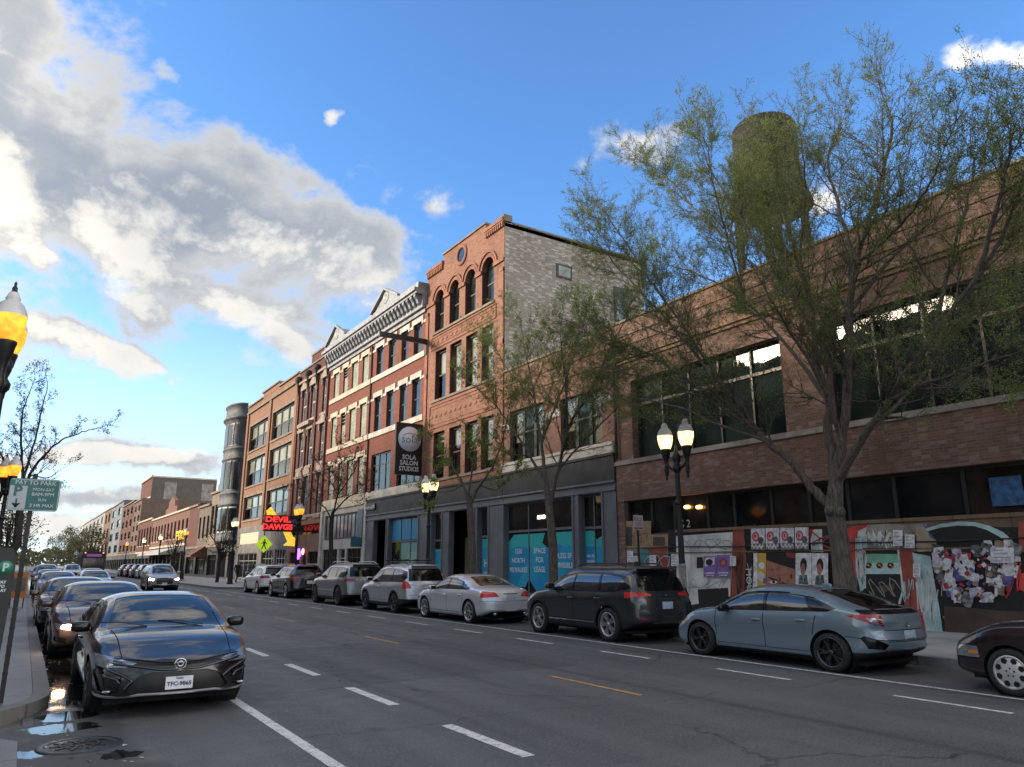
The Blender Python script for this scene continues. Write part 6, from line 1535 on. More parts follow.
# sprayed tags: loose ribbons of paint
def stroke(pts, w, m, seed=0):
    LAYER[0] += 1; x = HX - .004 - LAYER[0] * .0004; rr_ = random.Random(seed); mb = MB(); P = [at(u, v, x) for u, v in pts]; n = len(P)
    Lf, Rt = [], []
    for i in range(n):
        d = P[min(i + 1, n - 1)] - P[max(i - 1, 0)]; d.normalize(); s_ = d.cross(Vector((1, 0, 0))); ww = w * rr_.uniform(.7, 1.2)
        Lf.append(P[i] + s_ * ww); Rt.append(P[i] - s_ * ww)
    for i in range(n - 1): mb.poly([Lf[i], Rt[i], Rt[i + 1], Lf[i + 1]], 0, (-1, 0, 0))
    return build_w(mb, 'painted_tag', m, rt)
def squig(u0, u1, v0, v1, loops, seed):
    rr_ = random.Random(seed); n = loops * 7; ph = rr_.random() * 6; k = rr_.uniform(.6, 1.4)
    return [(u0 + (u1 - u0) * (i / n) + (u1 - u0) * .5 / loops * math.sin(i * k + ph), (v0 + v1) / 2 + (v1 - v0) / 2 * math.sin(i * .93 + ph) * rr_.uniform(.5, 1)) for i in range(n + 1)]
for i, (u0, u1, v0, v1, lp, w, m) in enumerate(((869, 893, 529, 547, 5, .022, PW), (872, 922, 532, 549, 7, .016, PW), (914, 926, 526, 546, 2, .025, PR), (624, 650, 568, 600, 3, .03, PT), (640, 672, 554, 596, 4, .022, PRB), (645, 668, 552, 572, 3, .02, PC), (624, 645, 530, 546, 3, .012, PBR),
    (680, 700, 538, 552, 3, .010, PGR), (680, 728, 578, 590, 4, .010, PGR), (706, 731, 538, 550, 3, .008, PB), (735, 743, 545, 600, 4, .012, PBR), (857, 866, 545, 585, 4, .014, PW), (902, 912, 575, 605, 3, .012, PC), (917, 936, 570, 625, 4, .014, PW), (946, 1020, 612, 632, 6, .018, PGR), (950, 1005, 528, 541, 4, .014, PBR), (867, 900, 577, 600, 3, .014, PGR), (800, 845, 531, 549, 3, .02, PR), (748, 755, 560, 600, 3, .010, PW), (1000, 1023, 560, 600, 3, .018, PRB))): stroke(squig(u0, u1, v0, v1, lp, i + 50), w, m, i)
rr = random.Random(77)
for i in range(26):                                            # runs of paint
    u = rr.choice((rr.uniform(677, 735), rr.uniform(846, 866), rr.uniform(898, 943))); v = rr.uniform(532, 590); stroke([(u, v), (u + .2, v + rr.uniform(6, 16)), (u + .1, v + rr.uniform(18, 28))], .006, rr.choice((PB, PGR, PW, PR)), i)
# black band with cable along the boards
mb = MB(); a, b = at(640, 549, HX - .05), at(1023, 549, HX - .05); pts = [Vector((HX - .06, a.y + (g0 - a.y) * i / 24, 2.22 + .02 * math.sin(i * 1.3))) for i in range(25)]; mb.tube(pts, .018, 6); build_w(mb, 'cable', F_BLK, rt)
# torn scraps pasted inside the arc: a mass of paper
sc_c = [PAP, plain('grey_photo_paper', (.20, .20, .20), .5, var=.7, scale=9), plain('red_paper', (.38, .035, .045), .5, var=.4, scale=7), PAP, plain('black_white_photo', (.09, .09, .09), .5, var=.9, scale=12), plain('brown_paper', (.28, .20, .13), .6, var=.4, scale=6), plain('blue_red_paper', (.10, .09, .28), .5, var=.5, scale=9), PAP, plain('lilac_paper', (.46, .42, .52), .5, var=.3, scale=8)]
rr = random.Random(21); mb = MB()
for i in range(150):
    big = i < 60
    f = rr.random(); u = 936 + 80 * f; top = 548 + 4 * math.sin(f * 6); bot = 578 + 24 * math.sin(math.pi * min(1, f * 1.05)) ** .6
    v = top + (bot - top) * rr.random(); x = HX - .055 - i * .0002; an = (rr.random() - .5) * (.5 if big else 2.2)
    w, h = (rr.uniform(3.2, 6.5), rr.uniform(4, 8)) if big else (rr.uniform(.8, 2.6), rr.uniform(.8, 3.2))
    P = []
    for (p, q_) in ((-w, -h), (-w * .2, -h * rr.uniform(.85, 1.1)), (w * rr.uniform(.8, 1.05), -h * rr.uniform(.7, 1.05)), (w, h * .2), (w * rr.uniform(.6, 1.05), h), (-w * .1, h * rr.uniform(.7, 1.15)), (-w * rr.uniform(.7, 1.05), h * rr.uniform(.7, 1.0))): P.append(at(u + p * math.cos(an) - q_ * math.sin(an), v + p * math.sin(an) + q_ * math.cos(an), x))
    mb.poly(P, rr.randrange(len(sc_c)), (-1, 0, 0))
o = build_w(mb, 'pasted_paper', sc_c, rt); o['kind'] = 'stuff'
# posters: each its own sheet
def poster(label, u0, u1, v0, v1, m, grp=None, fn=None, dx=0.0, ln=0, skew=0):
    x = HX - .10 + dx; c = [at(u0, v0, x), at(u1, v0 + skew, x), at(u1, v1 + skew, x), at(u0, v1, x)]
    o = tag(empty('poster', sum(c, Vector()) / 4), label, 'poster', grp)
    mb = MB(); off = Vector((.006, 0, 0)); P = c; Q = [p + off for p in c]
    mb.poly(P, 0, (-1, 0, 0)); mb.poly(Q, 0, (1, 0, 0))
    for i in range(4): mb.poly([P[i], P[(i + 1) % 4], Q[(i + 1) % 4], Q[i]], 0)
    build_w(mb, 'sheet', m, o)
    def ink(pts, mm, nm='print', lift=1):
        k = x - .001 * lift; b_ = MB()
        b_.poly([at(u0 + (u1 - u0) * p, v0 + (v1 - v0) * q_ + skew * p, k) for p, q_ in pts], 0, (-1, 0, 0)); return build_w(b_, nm, mm, o)
    for i in range(ln):
        q_ = .15 + .7 * i / max(1, ln - 1); ink([(.12, q_), (.12 + .7 * (.6 + .4 * ((i * 7) % 3) / 2), q_), (.12 + .7 * (.6 + .4 * ((i * 7) % 3) / 2), q_ + .05), (.12, q_ + .05)], INK)
    if fn: fn(ink)
    return o
INK = plain('printed_grey_ink', (.22, .22, .26), .6); SKIN_P = plain('printed_skin_tone', (.34, .15, .095), .55, var=.3, scale=5, bump=.5, bscale=14); HAIR_P = plain('printed_black', (.015, .013, .013), .5)
circ = lambda cx, cy, rx, ry, n=14, a0=0, a1=360: [(cx + rx * math.cos(R(a0 + (a1 - a0) * i / n)), cy + ry * math.sin(R(a0 + (a1 - a0) * i / n))) for i in range(n + (0 if a1 - a0 == 360 else 1))]
def flower(ink):
    ink(circ(.34, .38, .27, .24), PRB); ink(circ(.34, .38, .17, .15), sc_c[8], lift=2); ink(circ(.30, .36, .09, .09), PRB, lift=3); ink(circ(.72, .55, .22, .16), sc_c[4], lift=2); ink([(0, .72), (1, .68), (1, 1), (0, 1)], sc_c[1], lift=2)
    for i in range(7): ink(circ(.1 + i * .13, .8 + .08 * (i % 2), .07, .07, 7), PAP, lift=3 + i * .2)
for i in range(4): poster(['first', 'second', 'third', 'fourth'][i] + ' from left of four red rose posters on the hoarding', 751 + i * 14.6, 764.6 + i * 14.6, 528.5 - i * .4, 550 - i * .2, PAP, 'row of red rose posters', flower)
def head2(ink):
    ink(circ(.5, .34, .22, .2), HAIR_P); ink(circ(.46, .45, .15, .17), SKIN_P, lift=2); ink([(.25, .62), (.7, .6), (.85, .98), (.15, .98)], sc_c[4], lift=2); ink([(.4, .62), (.58, .62), (.5, .85)], PT, lift=3)
for i, s in enumerate(('left', 'right')): poster('white poster of a small dark haired head, %s one of the pair by the tree' % s, 795.5 + i * 16.5, 811.5 + i * 16.5, 553 + i * .3, 589, PAP, 'pair of small head posters', head2)
def face(ink):
    ink([(0, .16), (.12, .25), (.55, .36), (1, .47), (1, 1), (0, 1)], SKIN_P); ink([(0, 0), (1, 0), (1, .46), (.75, .40), (.45, .33), (.12, .24), (0, .2)], HAIR_P, lift=2); ink([(.68, 0), (.98, 0), (.98, .16), (.72, .13)], plain('printed_dark_red', (.22, .03, .04), .5), lift=3)
    for (cx, cy, s) in ((.24, .76, 1), (.70, .90, 1)):
        ink([(cx - .17, cy - .10), (cx, cy - .045), (cx + .16, cy - .02), (cx + .16, cy + .02), (cx, cy - .0), (cx - .17, cy - .06)], HAIR_P, lift=3); ink(circ(cx, cy + .05, .13, .045), PAP, lift=3); ink(circ(cx + .01, cy + .045, .05, .04), HAIR_P, lift=4)
    ink([(.44, .66), (.52, .70), (.48, .97), (.40, .99)], plain('printed_brown_shade', (.20, .085, .055), .5), lift=3); ink(circ(.2, .47, .025, .03), HAIR_P, lift=3); ink([(.84, .60), (.90, .60), (.90, .72), (.86, .72)], HAIR_P, lift=3)
poster('large close up face poster with black hair on the hoarding', 766.5, 795, 552.5, 589, SKIN_P, None, face)
poster('tall yellow and white poster left of the face poster', 753.5, 766, 553, 589, PYE, None, lambda ink: (ink([(.0, 0), (.3, 0), (.3, 1), (0, 1)], PAP), ink(circ(.65, .35, .25, .1), PAP), ink(circ(.6, .65, .3, .12), PAP), ink([(.75, .7), (1, .7), (1, .85), (.75, .85)], PPU, lift=2)))
def purp(ink): ink([(.1, .1), (.9, .05), (.85, .4), (.1, .5)], PAP); ink(circ(.45, .3, .28, .16), HAIR_P, lift=2); ink([(.1, .78), (.9, .78), (.9, .84), (.1, .84)], PAP, lift=2); ink([(.2, .9), (.8, .9), (.8, .94), (.2, .94)], PAP, lift=2)
def purp2(ink): ink(circ(.5, .34, .32, .2), sc_c[2]); ink(circ(.5, .36, .18, .13), SKIN_P, lift=2); ink([(.1, .78), (.9, .78), (.9, .84), (.1, .84)], PAP, lift=2); ink([(.2, .9), (.8, .9), (.8, .94), (.2, .94)], PAP, lift=2)
poster('purple poster with torn white top on the white painted panel', 703.5, 716.2, 556, 577, PPU, 'pair of purple posters', purp); poster('purple poster with a red haired head beside the torn purple poster', 716.8, 729.5, 555, 577, PPU, 'pair of purple posters', purp2)
for lb, a, b, c, d in (('white paper notice at the far left end of the hoarding', 627, 633, 551, 562), ('white paper notice low beside the parking sign post', 633.5, 639.5, 556, 566), ('white paper notice with a dark print on the teal paint', 649.5, 656, 555, 568), ('white paper notice over the black stripe left of the lamp post', 671, 679, 554, 566), ('white paper notice on the red stripe right of the purple posters', 729.8, 736, 556, 566), ('white paper notice on the scribbled grey board, left one', 893, 902.5, 530, 546), ('white paper notice on the scribbled grey board, right one', 904.8, 914.5, 534.5, 548), ('small printed notice on the tall red column', 913, 920.5, 563.5, 577), ('large white lettered sheet on the paper collage under the arc', 990.5, 1014, 547.5, 563)):
    poster(lb, a, b, c, d, PAP, None, None, dx=-.02, ln=4)

# ---------------------------------------------------------------- street lamps
L_IRON = plain('black_cast_iron', (.012, .013, .014), .45, .2, .3, 6); L_CAP = plain('frosted_lamp_cap', (.62, .61, .58), .35, var=.15); L_BONE = plain('grey_flyer_wrap', (.30, .29, .26), .7, var=.5, scale=9)
def glow(name, c, e):
    if name in MATS: return MATS[name]
    m, t, b = mat(name); p = objcoord(t); b.inputs['Base Color'].default_value = (*c, 1)
    f = t.ramp(t.noise(p, 7, 3), .3, .7, e * .55, e * 1.35); b.inputs['Emission Color'].default_value = (*c, 1); t.l.new(f, b.inputs['Emission Strength']); MATS[name] = m; return m
GL_Y = glow('pale_yellow_globe', (1, .78, .36), .6); GL_O = glow('amber_globe', (1, .36, .03), .42)
def lamp(x, y, label, gm=GL_Y, wrap=False, rz=0):
    rt = tag(empty('street_lamp', (x, y, .14)), label, 'street lamp', 'twin globe street lamps')
    mb = MB(); mb.lathe([(.23, 0), (.23, .12), (.19, .16), (.20, .4), (.17, .62), (.12, .75), (.13, .82), (.09, .9), (.085, .95)], (0, 0, 0), 20); mb.build('base', L_IRON, rt)
    mb = MB(); n = 20; k0 = []
    for z, r in ((.9, .082), (2.4, .072), (3.85, .062)):
        k = len(mb.v); k0.append(k)
        for j in range(n): a = 2 * math.pi * j / n; rr = r * (1.0 if j % 2 else .88); mb.v.append((rr * math.cos(a), rr * math.sin(a), z))
    for a, b in zip(k0, k0[1:]):
        for j in range(n): mb.face((a + j, a + (j + 1) % n, b + (j + 1) % n, b + j))
    mb.lathe([(.062, 2.98), (.10, 3.02), (.10, 3.08), (.062, 3.12)], (0, 0, 0), 16); mb.lathe([(.062, 3.8), (.11, 3.86), (.12, 3.94), (.07, 4.02), (.10, 4.12), (.11, 4.22), (.05, 4.34), (.03, 4.5), (0, 4.55)], (0, 0, 0), 16); mb.build('pole', L_IRON, rt)
    if wrap: mb = MB(); mb.lathe([(.088, .98), (.088, 1.55)], (0, 0, 0), 16); mb.build('flyer_wrap', L_BONE, rt)
    for s in (1, -1):
        mb = MB(); yo = s * .37
        mb.tube([(0, s * .05, 3.98), (0, s * .18, 3.92), (0, s * .30, 4.0), (0, yo, 4.12)], [.04, .035, .035, .05], 8)
        mb.lathe([(0, 3.62), (.03, 3.66), (.022, 3.72), (.05, 3.80), (.06, 3.9), (.04, 4.0), (.055, 4.1), (.07, 4.2), (.10, 4.26), (.115, 4.36), (.13, 4.42), (.13, 4.45), (.09, 4.45)], (0, yo, 0), 14); mb.build('arm', L_IRON, rt)
        mb = MB(); mb.lathe([(.125, 4.45), (.165, 4.55), (.195, 4.68), (.20, 4.80)], (0, yo, 0), 20); g_ = mb.build('globe', gm, rt)
        mb = MB(); mb.lathe([(.203, 4.80), (.185, 4.88), (.14, 4.97), (.085, 5.02), (.09, 5.05), (.07, 5.10), (.05, 5.14)], (0, yo, 0), 20); mb.build('globe_cap', L_CAP, g_)
        mb = MB(); mb.lathe([(.055, 5.13), (.03, 5.17), (.035, 5.2), (.015, 5.24), (.02, 5.27), (0, 5.31)], (0, yo, 0), 12); mb.build('finial', L_IRON, g_)
    rt.rotation_euler = (0, 0, rz); return rt
lamp(13.7, 13.5, 'twin globe street lamp with flyers wrapped on its post, in front of the poster wall', wrap=True)
lamp(13.7, 27.6, 'twin globe street lamp in front of the grey shopfront, by the thin leafing tree')
lamp(13.7, 45.4, 'amber lit twin globe street lamp beside the red neon sign', GL_O)
lamp(13.7, 62.2, 'twin globe street lamp before the grey bay building')
lamp(13.7, 84.0, 'amber lit twin globe street lamp before the blank red brick wall', GL_O)
lamp(13.7, 101.5, 'twin globe street lamp before the white awning, nearer of two')
lamp(13.7, 117.0, 'twin globe street lamp before the white awning, farther of two')
lamp(13.7, 138.0, 'amber lit twin globe street lamp, farthest along the right pavement', GL_O)
lamp(-.60, 12.0, 'large amber street lamp cut by the left edge of the picture', GL_O)
lamp(-.86, 30.6, 'amber street lamp behind the pay to park sign', GL_O, rz=R(22))

# ---------------------------------------------------------------- signs
S_GRN = plain('green_sign_sheet', (.02, .13, .12), .35, var=.15); S_WHT = plain('white_sign_sheet', (.40, .43, .46), .35, var=.06); S_TXT = plain('pale_sign_ink', (.58, .66, .66), .5); STEEL = plain('dark_sign_post', (.035, .034, .034), .5, .5)
SGY = 10.75
rt = tag(empty('parking_sign', (.02, SGY, .14)), 'green pay to park sign on a steel post at the left corner', 'street sign')
tp = onY(36, 477, SGY); bs = onY(2, 690, SGY); xx = (tp.x + bs.x) / 2; rt.location.x = xx
mb = MB(); mb.box(-.025, .025, -.02, .02, 0, tp.z - .10); 
for i in range(22): mb.box(-.028, .028, -.008, .008, .3 + i * .1, .33 + i * .1)
mb.build('post', STEEL, rt)
c0, c1 = onY(11, 478, SGY), onY(57, 512, SGY); pw, ph = abs(c1.x - c0.x), abs(c0.z - c1.z); cx = (c0.x + c1.x) / 2 - xx; cz = (c0.z + c1.z) / 2 - .14
mb = MB(); pts = []
for (sx, sz) in ((1, 1), (-1, 1), (-1, -1), (1, -1)):
    a0 = {(1, 1): 0, (-1, 1): 90, (-1, -1): 180, (1, -1): 270}[(sx, sz)]
    for a in range(0, 91, 30): pts.append((cx + sx * (pw / 2 - .03) + .03 * math.cos(R(a0 + a)), cz + sz * (ph / 2 - .03) + .03 * math.sin(R(a0 + a))))
mb.prism(pts, -.035, -.030, lambda p, q, d: (p, d, q)); pn = mb.build('panel', S_GRN, rt)
def flat(name, x0, x1, z0, z1, m, y, par):
    b = MB(); b.box(x0, x1, y - .001, y, z0, z1); return b.build(name, m, par)
for (x0, x1, z0, z1) in ((cx - pw / 2 + .012, cx + pw / 2 - .012, cz + ph / 2 - .014, cz + ph / 2 - .008), (cx - pw / 2 + .012, cx + pw / 2 - .012, cz - ph / 2 + .008, cz - ph / 2 + .014), (cx + pw / 2 - .014, cx + pw / 2 - .008, cz - ph / 2 + .012, cz + ph / 2 - .012)): flat('border', x0, x1, z0, z1, S_TXT, -.036, pn)
flat('white_field', cx - pw / 2 + .006, cx - pw * .15, cz - ph / 2 + .02, cz + ph * .27, S_WHT, -.036, pn)
text('PAY TO PARK', .072, S_TXT, pn, (cx, -.037, cz + ph * .37), FACE_S, sx=.95, ext=.001); text('P', .17, S_GRN, pn, (cx - pw * .33, -.039, cz + ph * .10), FACE_S, ext=.001, bold=.006); text('↓', .12, S_GRN, pn, (cx - pw * .33, -.039, cz - ph * .28), FACE_S, ext=.001, bold=.004)
mb = MB(); mb.box(cx - pw * .335, cx - pw * .325, -.04, -.038, cz - ph * .38, cz - ph * .12); mb.prism([(cx - pw * .40, cz - ph * .28), (cx - pw * .26, cz - ph * .28), (cx - pw * .33, cz - ph * .42)], -.04, -.038, lambda p, q, d: (p, d, q)); mb.build('arrow', S_GRN, pn)
for s, z, k in (('MON-SAT', .17, .05), ('8AM-9PM', .02, .058), ('SUN', -.15, .045), ('2 HR MAX', -.33, .055)): text(s, k, S_TXT, pn, (cx + pw * .17, -.037, cz + ph * z), FACE_S, ext=.001)
# pay station
rt = tag(empty('pay_station', (-.26, 10.45, .14)), 'black parking pay station with a green P roundel at the left edge', 'pay station')
K_ = plain('dark_pay_station_paint', (.014, .015, .018), .4)
mb = MB(); mb.prism([(-.13, 0), (.13, 0), (.15, .5), (.17, 1.15), (.17, 1.62), (.12, 1.72), (-.12, 1.72), (-.17, 1.62), (-.17, 1.15), (-.15, .5)], -.12, .12, lambda p, q, d: (p, d, q)); mb.build('cabinet', K_, rt)
mb = MB(); mb.box(-.2, .2, -.16, .16, 0, .03); mb.build('foot_plate', plain('worn_steel_plate', (.2, .2, .2), .5, .5), rt)
mb = MB(); mb.lathe([(0, -.124), (.075, -.124), (.075, -.12)], (.08, 0, 1.50), 24, 0, 'y'); g_ = mb.build('roundel', plain('roundel_green', (.02, .22, .13), .4), rt); text('P', .12, S_TXT, g_, (.08, -.127, 1.50), FACE_S, ext=.001, bold=.004)
for s, z in (('PAY', 1.34), ('TO', 1.295), ('PLAY', 1.25)): text(s, .042, S_TXT, rt, (.07, -.123, z), FACE_S, ext=.001, bold=.002)
# no parking sign by the hoarding
rt = tag(empty('street_sign', (13.6, 14.95, .14)), 'small grey and red parking restriction sign on a thin post by the hoarding', 'street sign')
mb = MB(); mb.box(-.02, .02, -.02, .02, 0, 2.85); mb.build('post', STEEL, rt)
p0, p1 = onY(631, 515, 14.95), onY(646, 530, 14.95); mb = MB(); mb.box(-.17, .17, -.03, -.025, p1.z - .14, p0.z - .14); pn = mb.build('panel', plain('dull_white_sign_sheet', (.42, .41, .46), .4), rt); zc = (p0.z + p1.z) / 2 - .14
mb = MB(); mb.lathe([(.045, -.032), (.06, -.034), (.06, -.031)], (-.08, 0, zc + .09), 16, 0, 'y'); mb.bar((-.12, -.033, zc + .13), (-.04, -.033, zc + .05), .004, .015); mb.box(-.15, .15, -.033, -.031, zc - .17, zc - .13); mb.build('red_marking', plain('dull_red_ink', (.28, .05, .05), .5), pn)
for i in range(4): flat('printed_line', -.02 if i < 2 else -.13, .13, zc + .10 - i * .06, zc + .115 - i * .06, plain('maroon_ink', (.20, .05, .07), .5), -.032, pn)
# pedestrian crossing sign
rt = tag(empty('crossing_sign', (13.55, 52.4, .14)), 'fluorescent yellow green diamond sign with a walking figure', 'street sign')
mb = MB(); mb.box(-.03, .03, -.03, .03, 0, 3.9); mb.build('post', STEEL, rt); zc = 2.86; r = .58
mb = MB(); mb.prism([(r, zc), (0, zc + r), (-r, zc), (0, zc - r)], -.05, -.04, lambda p, q, d: (p, d, q)); pn = mb.build('panel', plain('fluorescent_sign_sheet', (.52, .72, .03), .4, var=.05, emit=(.5, .75, .02), estr=.15), rt)
mb = MB(); pr = lambda pts: mb.prism([(p * .82, zc + q * .82) for p, q in pts], -.054, -.0505, lambda p, q, d: (p, d, q))
pr(circ(.03, .33, .075, .075)); pr([(-.08, .22), (.10, .24), (.09, -.05), (-.07, -.05)]); pr([(-.07, -.04), (.03, -.04), (-.14, -.42), (-.22, -.40)]); pr([(.0, -.04), (.09, -.04), (.14, -.22), (.24, -.42), (.15, -.44), (.04, -.2)]); pr([(-.08, .22), (-.06, .14), (-.16, .02), (-.24, .06), (-.20, .1), (-.15, .08)]); pr([(.10, .24), (.2, .08), (.26, .0), (.2, -.03), (.09, .12)]); mb.build('walking_figure', F_BLK, pn)
# salon blade sign
YB = 37.75; q0, q1 = onY(396, 422, YB), onY(421.5, 476, YB)
rt = tag(empty('blade_sign', (q1.x, YB, q1.z)), 'black hanging sign with a white disc and SOLA SALON STUDIOS lettering', 'sign')
sw, sh = q1.x - q0.x, q0.z - q1.z
mb = MB(); mb.box(-sw, 0, -.09, .09, 0, sh); bd = mb.build('panel', plain('sign_panel_black', (.012, .012, .013), .4), rt)
mb = MB(); mb.lathe([(0, -.095), (sw * .42, -.095), (sw * .42, -.09)], (-sw * .5, 0, sh * .69), 36, 0, 'y'); ds = mb.build('disc', plain('pale_disc', (.78, .80, .84), .4, var=.06, scale=2), bd)
text('sola', sw * .38, plain('grey_script_ink', (.18, .24, .24), .5), ds, (-sw * .5, -.097, sh * .68), FACE_S, ext=.001)
mb = MB(); mb.prism([(-sw * .48 + sw * .30 * math.cos(R(a)), sh * .69 + sh * .10 * math.sin(R(a)) + .06) for a in range(20, 161, 20)] + [(-sw * .48 + sw * .28 * math.cos(R(a)), sh * .69 + sh * .085 * math.sin(R(a)) + .06) for a in range(160, 19, -20)], -.099, -.096, lambda p, q, d: (p, d, q)); mb.build('swash', plain('olive_script_ink', (.22, .30, .20), .5), ds)
for s, z, k in (('SOLA', .335, .42), ('SALON', .225, .42), ('STUDIOS', .11, .42)): text(s, sw * .215, plain('white_sign_letter', (.7, .7, .7), .5), bd, (-sw * .5, -.093, sh * z), FACE_S, sx=.95 if s != 'STUDIOS' else .82, ext=.002, bold=.010)
for z in (sh * .86, sh * .12): mb = MB(); mb.bar((0, 0, z), (FX - q1.x, 0, z), .06, .08); mb.build('bracket', F_BLK, rt)
# red neon sign with arrow
YD = 61.0; q0, q1 = onY(264.5, 515, YD), onY(298, 532, YD)
rt = tag(empty('neon_sign', (q1.x, YD, q1.z)), 'black box sign with red lettering and a yellow bulb arrow, by the loft building', 'sign')
sw, sh = q1.x - q0.x, q0.z - q1.z
mb = MB(); mb.box(-sw, 0, -.15, .15, 0, sh); mb.box(0, FX - q1.x, -.05, .05, sh * .4, sh * .55); bd = mb.build('panel', F_BLK, rt)
NR = plain('red_neon_tube', (.9, .05, .04), .4, emit=(1, .03, .025), estr=.38)
text('DEVIL', sh * .47, NR, bd, (-sw * .62, -.16, sh * .73), FACE_S, ext=.01, bold=.025, sx=1.3); text('DAWGS', sh * .47, NR, bd, (-sw * .62, -.16, sh * .27), FACE_S, ext=.01, bold=.025, sx=1.1)
text('HOT\nDOGS', sh * .3, plain('grey_sign_letter', (.4, .42, .42), .5), bd, (-sw * .15, -.16, sh * .5), FACE_S, ext=.01)
AR = glow('yellow_arrow_bulbs', (1, .50, .04), .30)
mb = MB(); mb.prism([(-sw * .92, sh * 1.0), (-sw * .72, sh * 1.02), (-sw * .66, sh * 1.02), (-sw * .84, sh * 1.5), (-sw * .95, sh * 1.25)], -.12, .12, lambda p, q, d: (p, d, q)); mb.build('arrow_tail', AR, rt)
mb = MB(); mb.prism([(-sw * .42, -.02), (-sw * .22, -.02), (-sw * .14, -sh * .35), (-sw * .02, -sh * .42), (-sw * .05, -sh * .9), (-sw * .40, -sh * .85), (-sw * .28, -sh * .62)], -.12, .12, lambda p, q, d: (p, d, q)); mb.build('arrow_head', AR, rt)
# teal projecting sign
YT = 46.2; q0, q1 = onY(351, 537, YT), onY(364, 547, YT)
rt = tag(empty('blade_sign', (q1.x, YT, q1.z)), 'small teal projecting sign above the white shopfront', 'sign'); mb = MB(); mb.box(q0.x - q1.x, 0, -.05, .05, 0, q0.z - q1.z); mb.build('panel', plain('teal_sign_panel', (.03, .14, .16), .5), rt); mb = MB(); mb.bar((0, 0, .4), (FX - q1.x, 0, .4), .05, .05); mb.build('bracket', F_BLK, rt)
# newspaper box, delineators
rt = tag(empty('newspaper_box', (-.08, 33.0, .14)), 'orange newspaper box standing on the left pavement by the kerb', 'newspaper box')
mb = MB(); mb.prism([(-.25, .35), (.25, .35), (.25, 1.1), (.15, 1.25), (-.25, 1.25)], -.25, .25, lambda p, q, d: (d, p, q)); b_ = mb.build('cabinet', plain('orange_box_paint', (.42, .14, .03), .45), rt)
mb = MB(); mb.box(-.2, .2, -.26, -.25, .6, 1.05); mb.build('door', plain('newspaper_window', (.10, .10, .10), .1), rt)
for sx in (-.2, .2):
    mb = MB(); mb.box(sx - .02, sx + .02, -.2, .2, 0, .35); mb.build('leg', STEEL, rt)
for u, lb in ((33.5, 'left'), (38.5, 'right')):
    p = Vector((.55 + (u - 33.5) * .13, 38.5, 0)); rt = tag(empty('delineator_post', p), 'thin grey delineator post in the far gutter, %s of the pair' % lb, 'post', 'delineator posts')
    mb = MB(); mb.lathe([(.1, 0), (.1, .03), (.04, .05), (.04, 1.0), (.03, 1.03), (0, 1.03)], (0, 0, 0), 12); mb.build('post', plain('dull_post_plastic', (.26, .25, .24), .6), rt)
# trash can on the right pavement behind the dark SUV
rt = tag(empty('litter_bin', (16.4, 66.0, .15)), 'dark slatted litter bin on the bump-out pavement before the grey bay', 'litter bin')
mb = MB(); mb.lathe([(.26, .05), (.30, .9), (.32, .92), (.3, .95)], (0, 0, 0), 16)
for i in range(16): a = R(22.5 * i); mb.bar((.29 * math.cos(a), .29 * math.sin(a), .05), (.33 * math.cos(a), .33 * math.sin(a), .9), .04, .01)
mb.build('basket', L_IRON, rt); mb = MB(); mb.lathe([(.33, .95), (.28, 1.08), (.12, 1.12), (.12, 1.0)], (0, 0, 0), 16); mb.build('lid', L_IRON, rt)

# ---------------------------------------------------------------- more traffic
for x, y, rz, src, m, lb in ((1.45, 44.5, -90, CAR_FACE, P_BLUE, 'blue grey sedan coming down the near lane, left one'), (3.6, 52.5, -90, CAR_FACE, P_SILV, 'silver sedan coming down the street behind the blue grey one'), (1.5, 60.5, -90, CAR_FACE, P_CHAR, 'charcoal sedan far up the left kerb row'), (5.0, 75, -90, CAR_FACE, P_RED, 'red sedan far up the street, facing the camera'), (1.5, 72, -90, SUV_ON, P_BLUE, 'steel blue SUV far up the left kerb row'), (4.4, 96, -90, SUV_ON, P_SILV, 'silver SUV in the distant oncoming traffic')):
    unlit(more(src, x, y, rz, m, lb))
for y, src, m, lb in ((86, SUV_DARK, P_CHAR, 'charcoal SUV, nearest in the far kerb row by the awning'), (92, SUV_GREEN, P_NAVY, 'black SUV second in the far kerb row by the awning'), (98, SUV_DARK, P_SILV, 'silver SUV third in the far kerb row by the awning'), (104.5, SUV_WHITE, P_BLUE, 'steel blue SUV fourth in the far kerb row by the awning'), (111, SUV_DARK, P_RED, 'dark red SUV fifth in the far kerb row by the awning'), (118, SUV_DARK, P_CHAR, 'charcoal SUV at the end of the far kerb row')):
    more(src, 12.0, y, 90, m, lb)
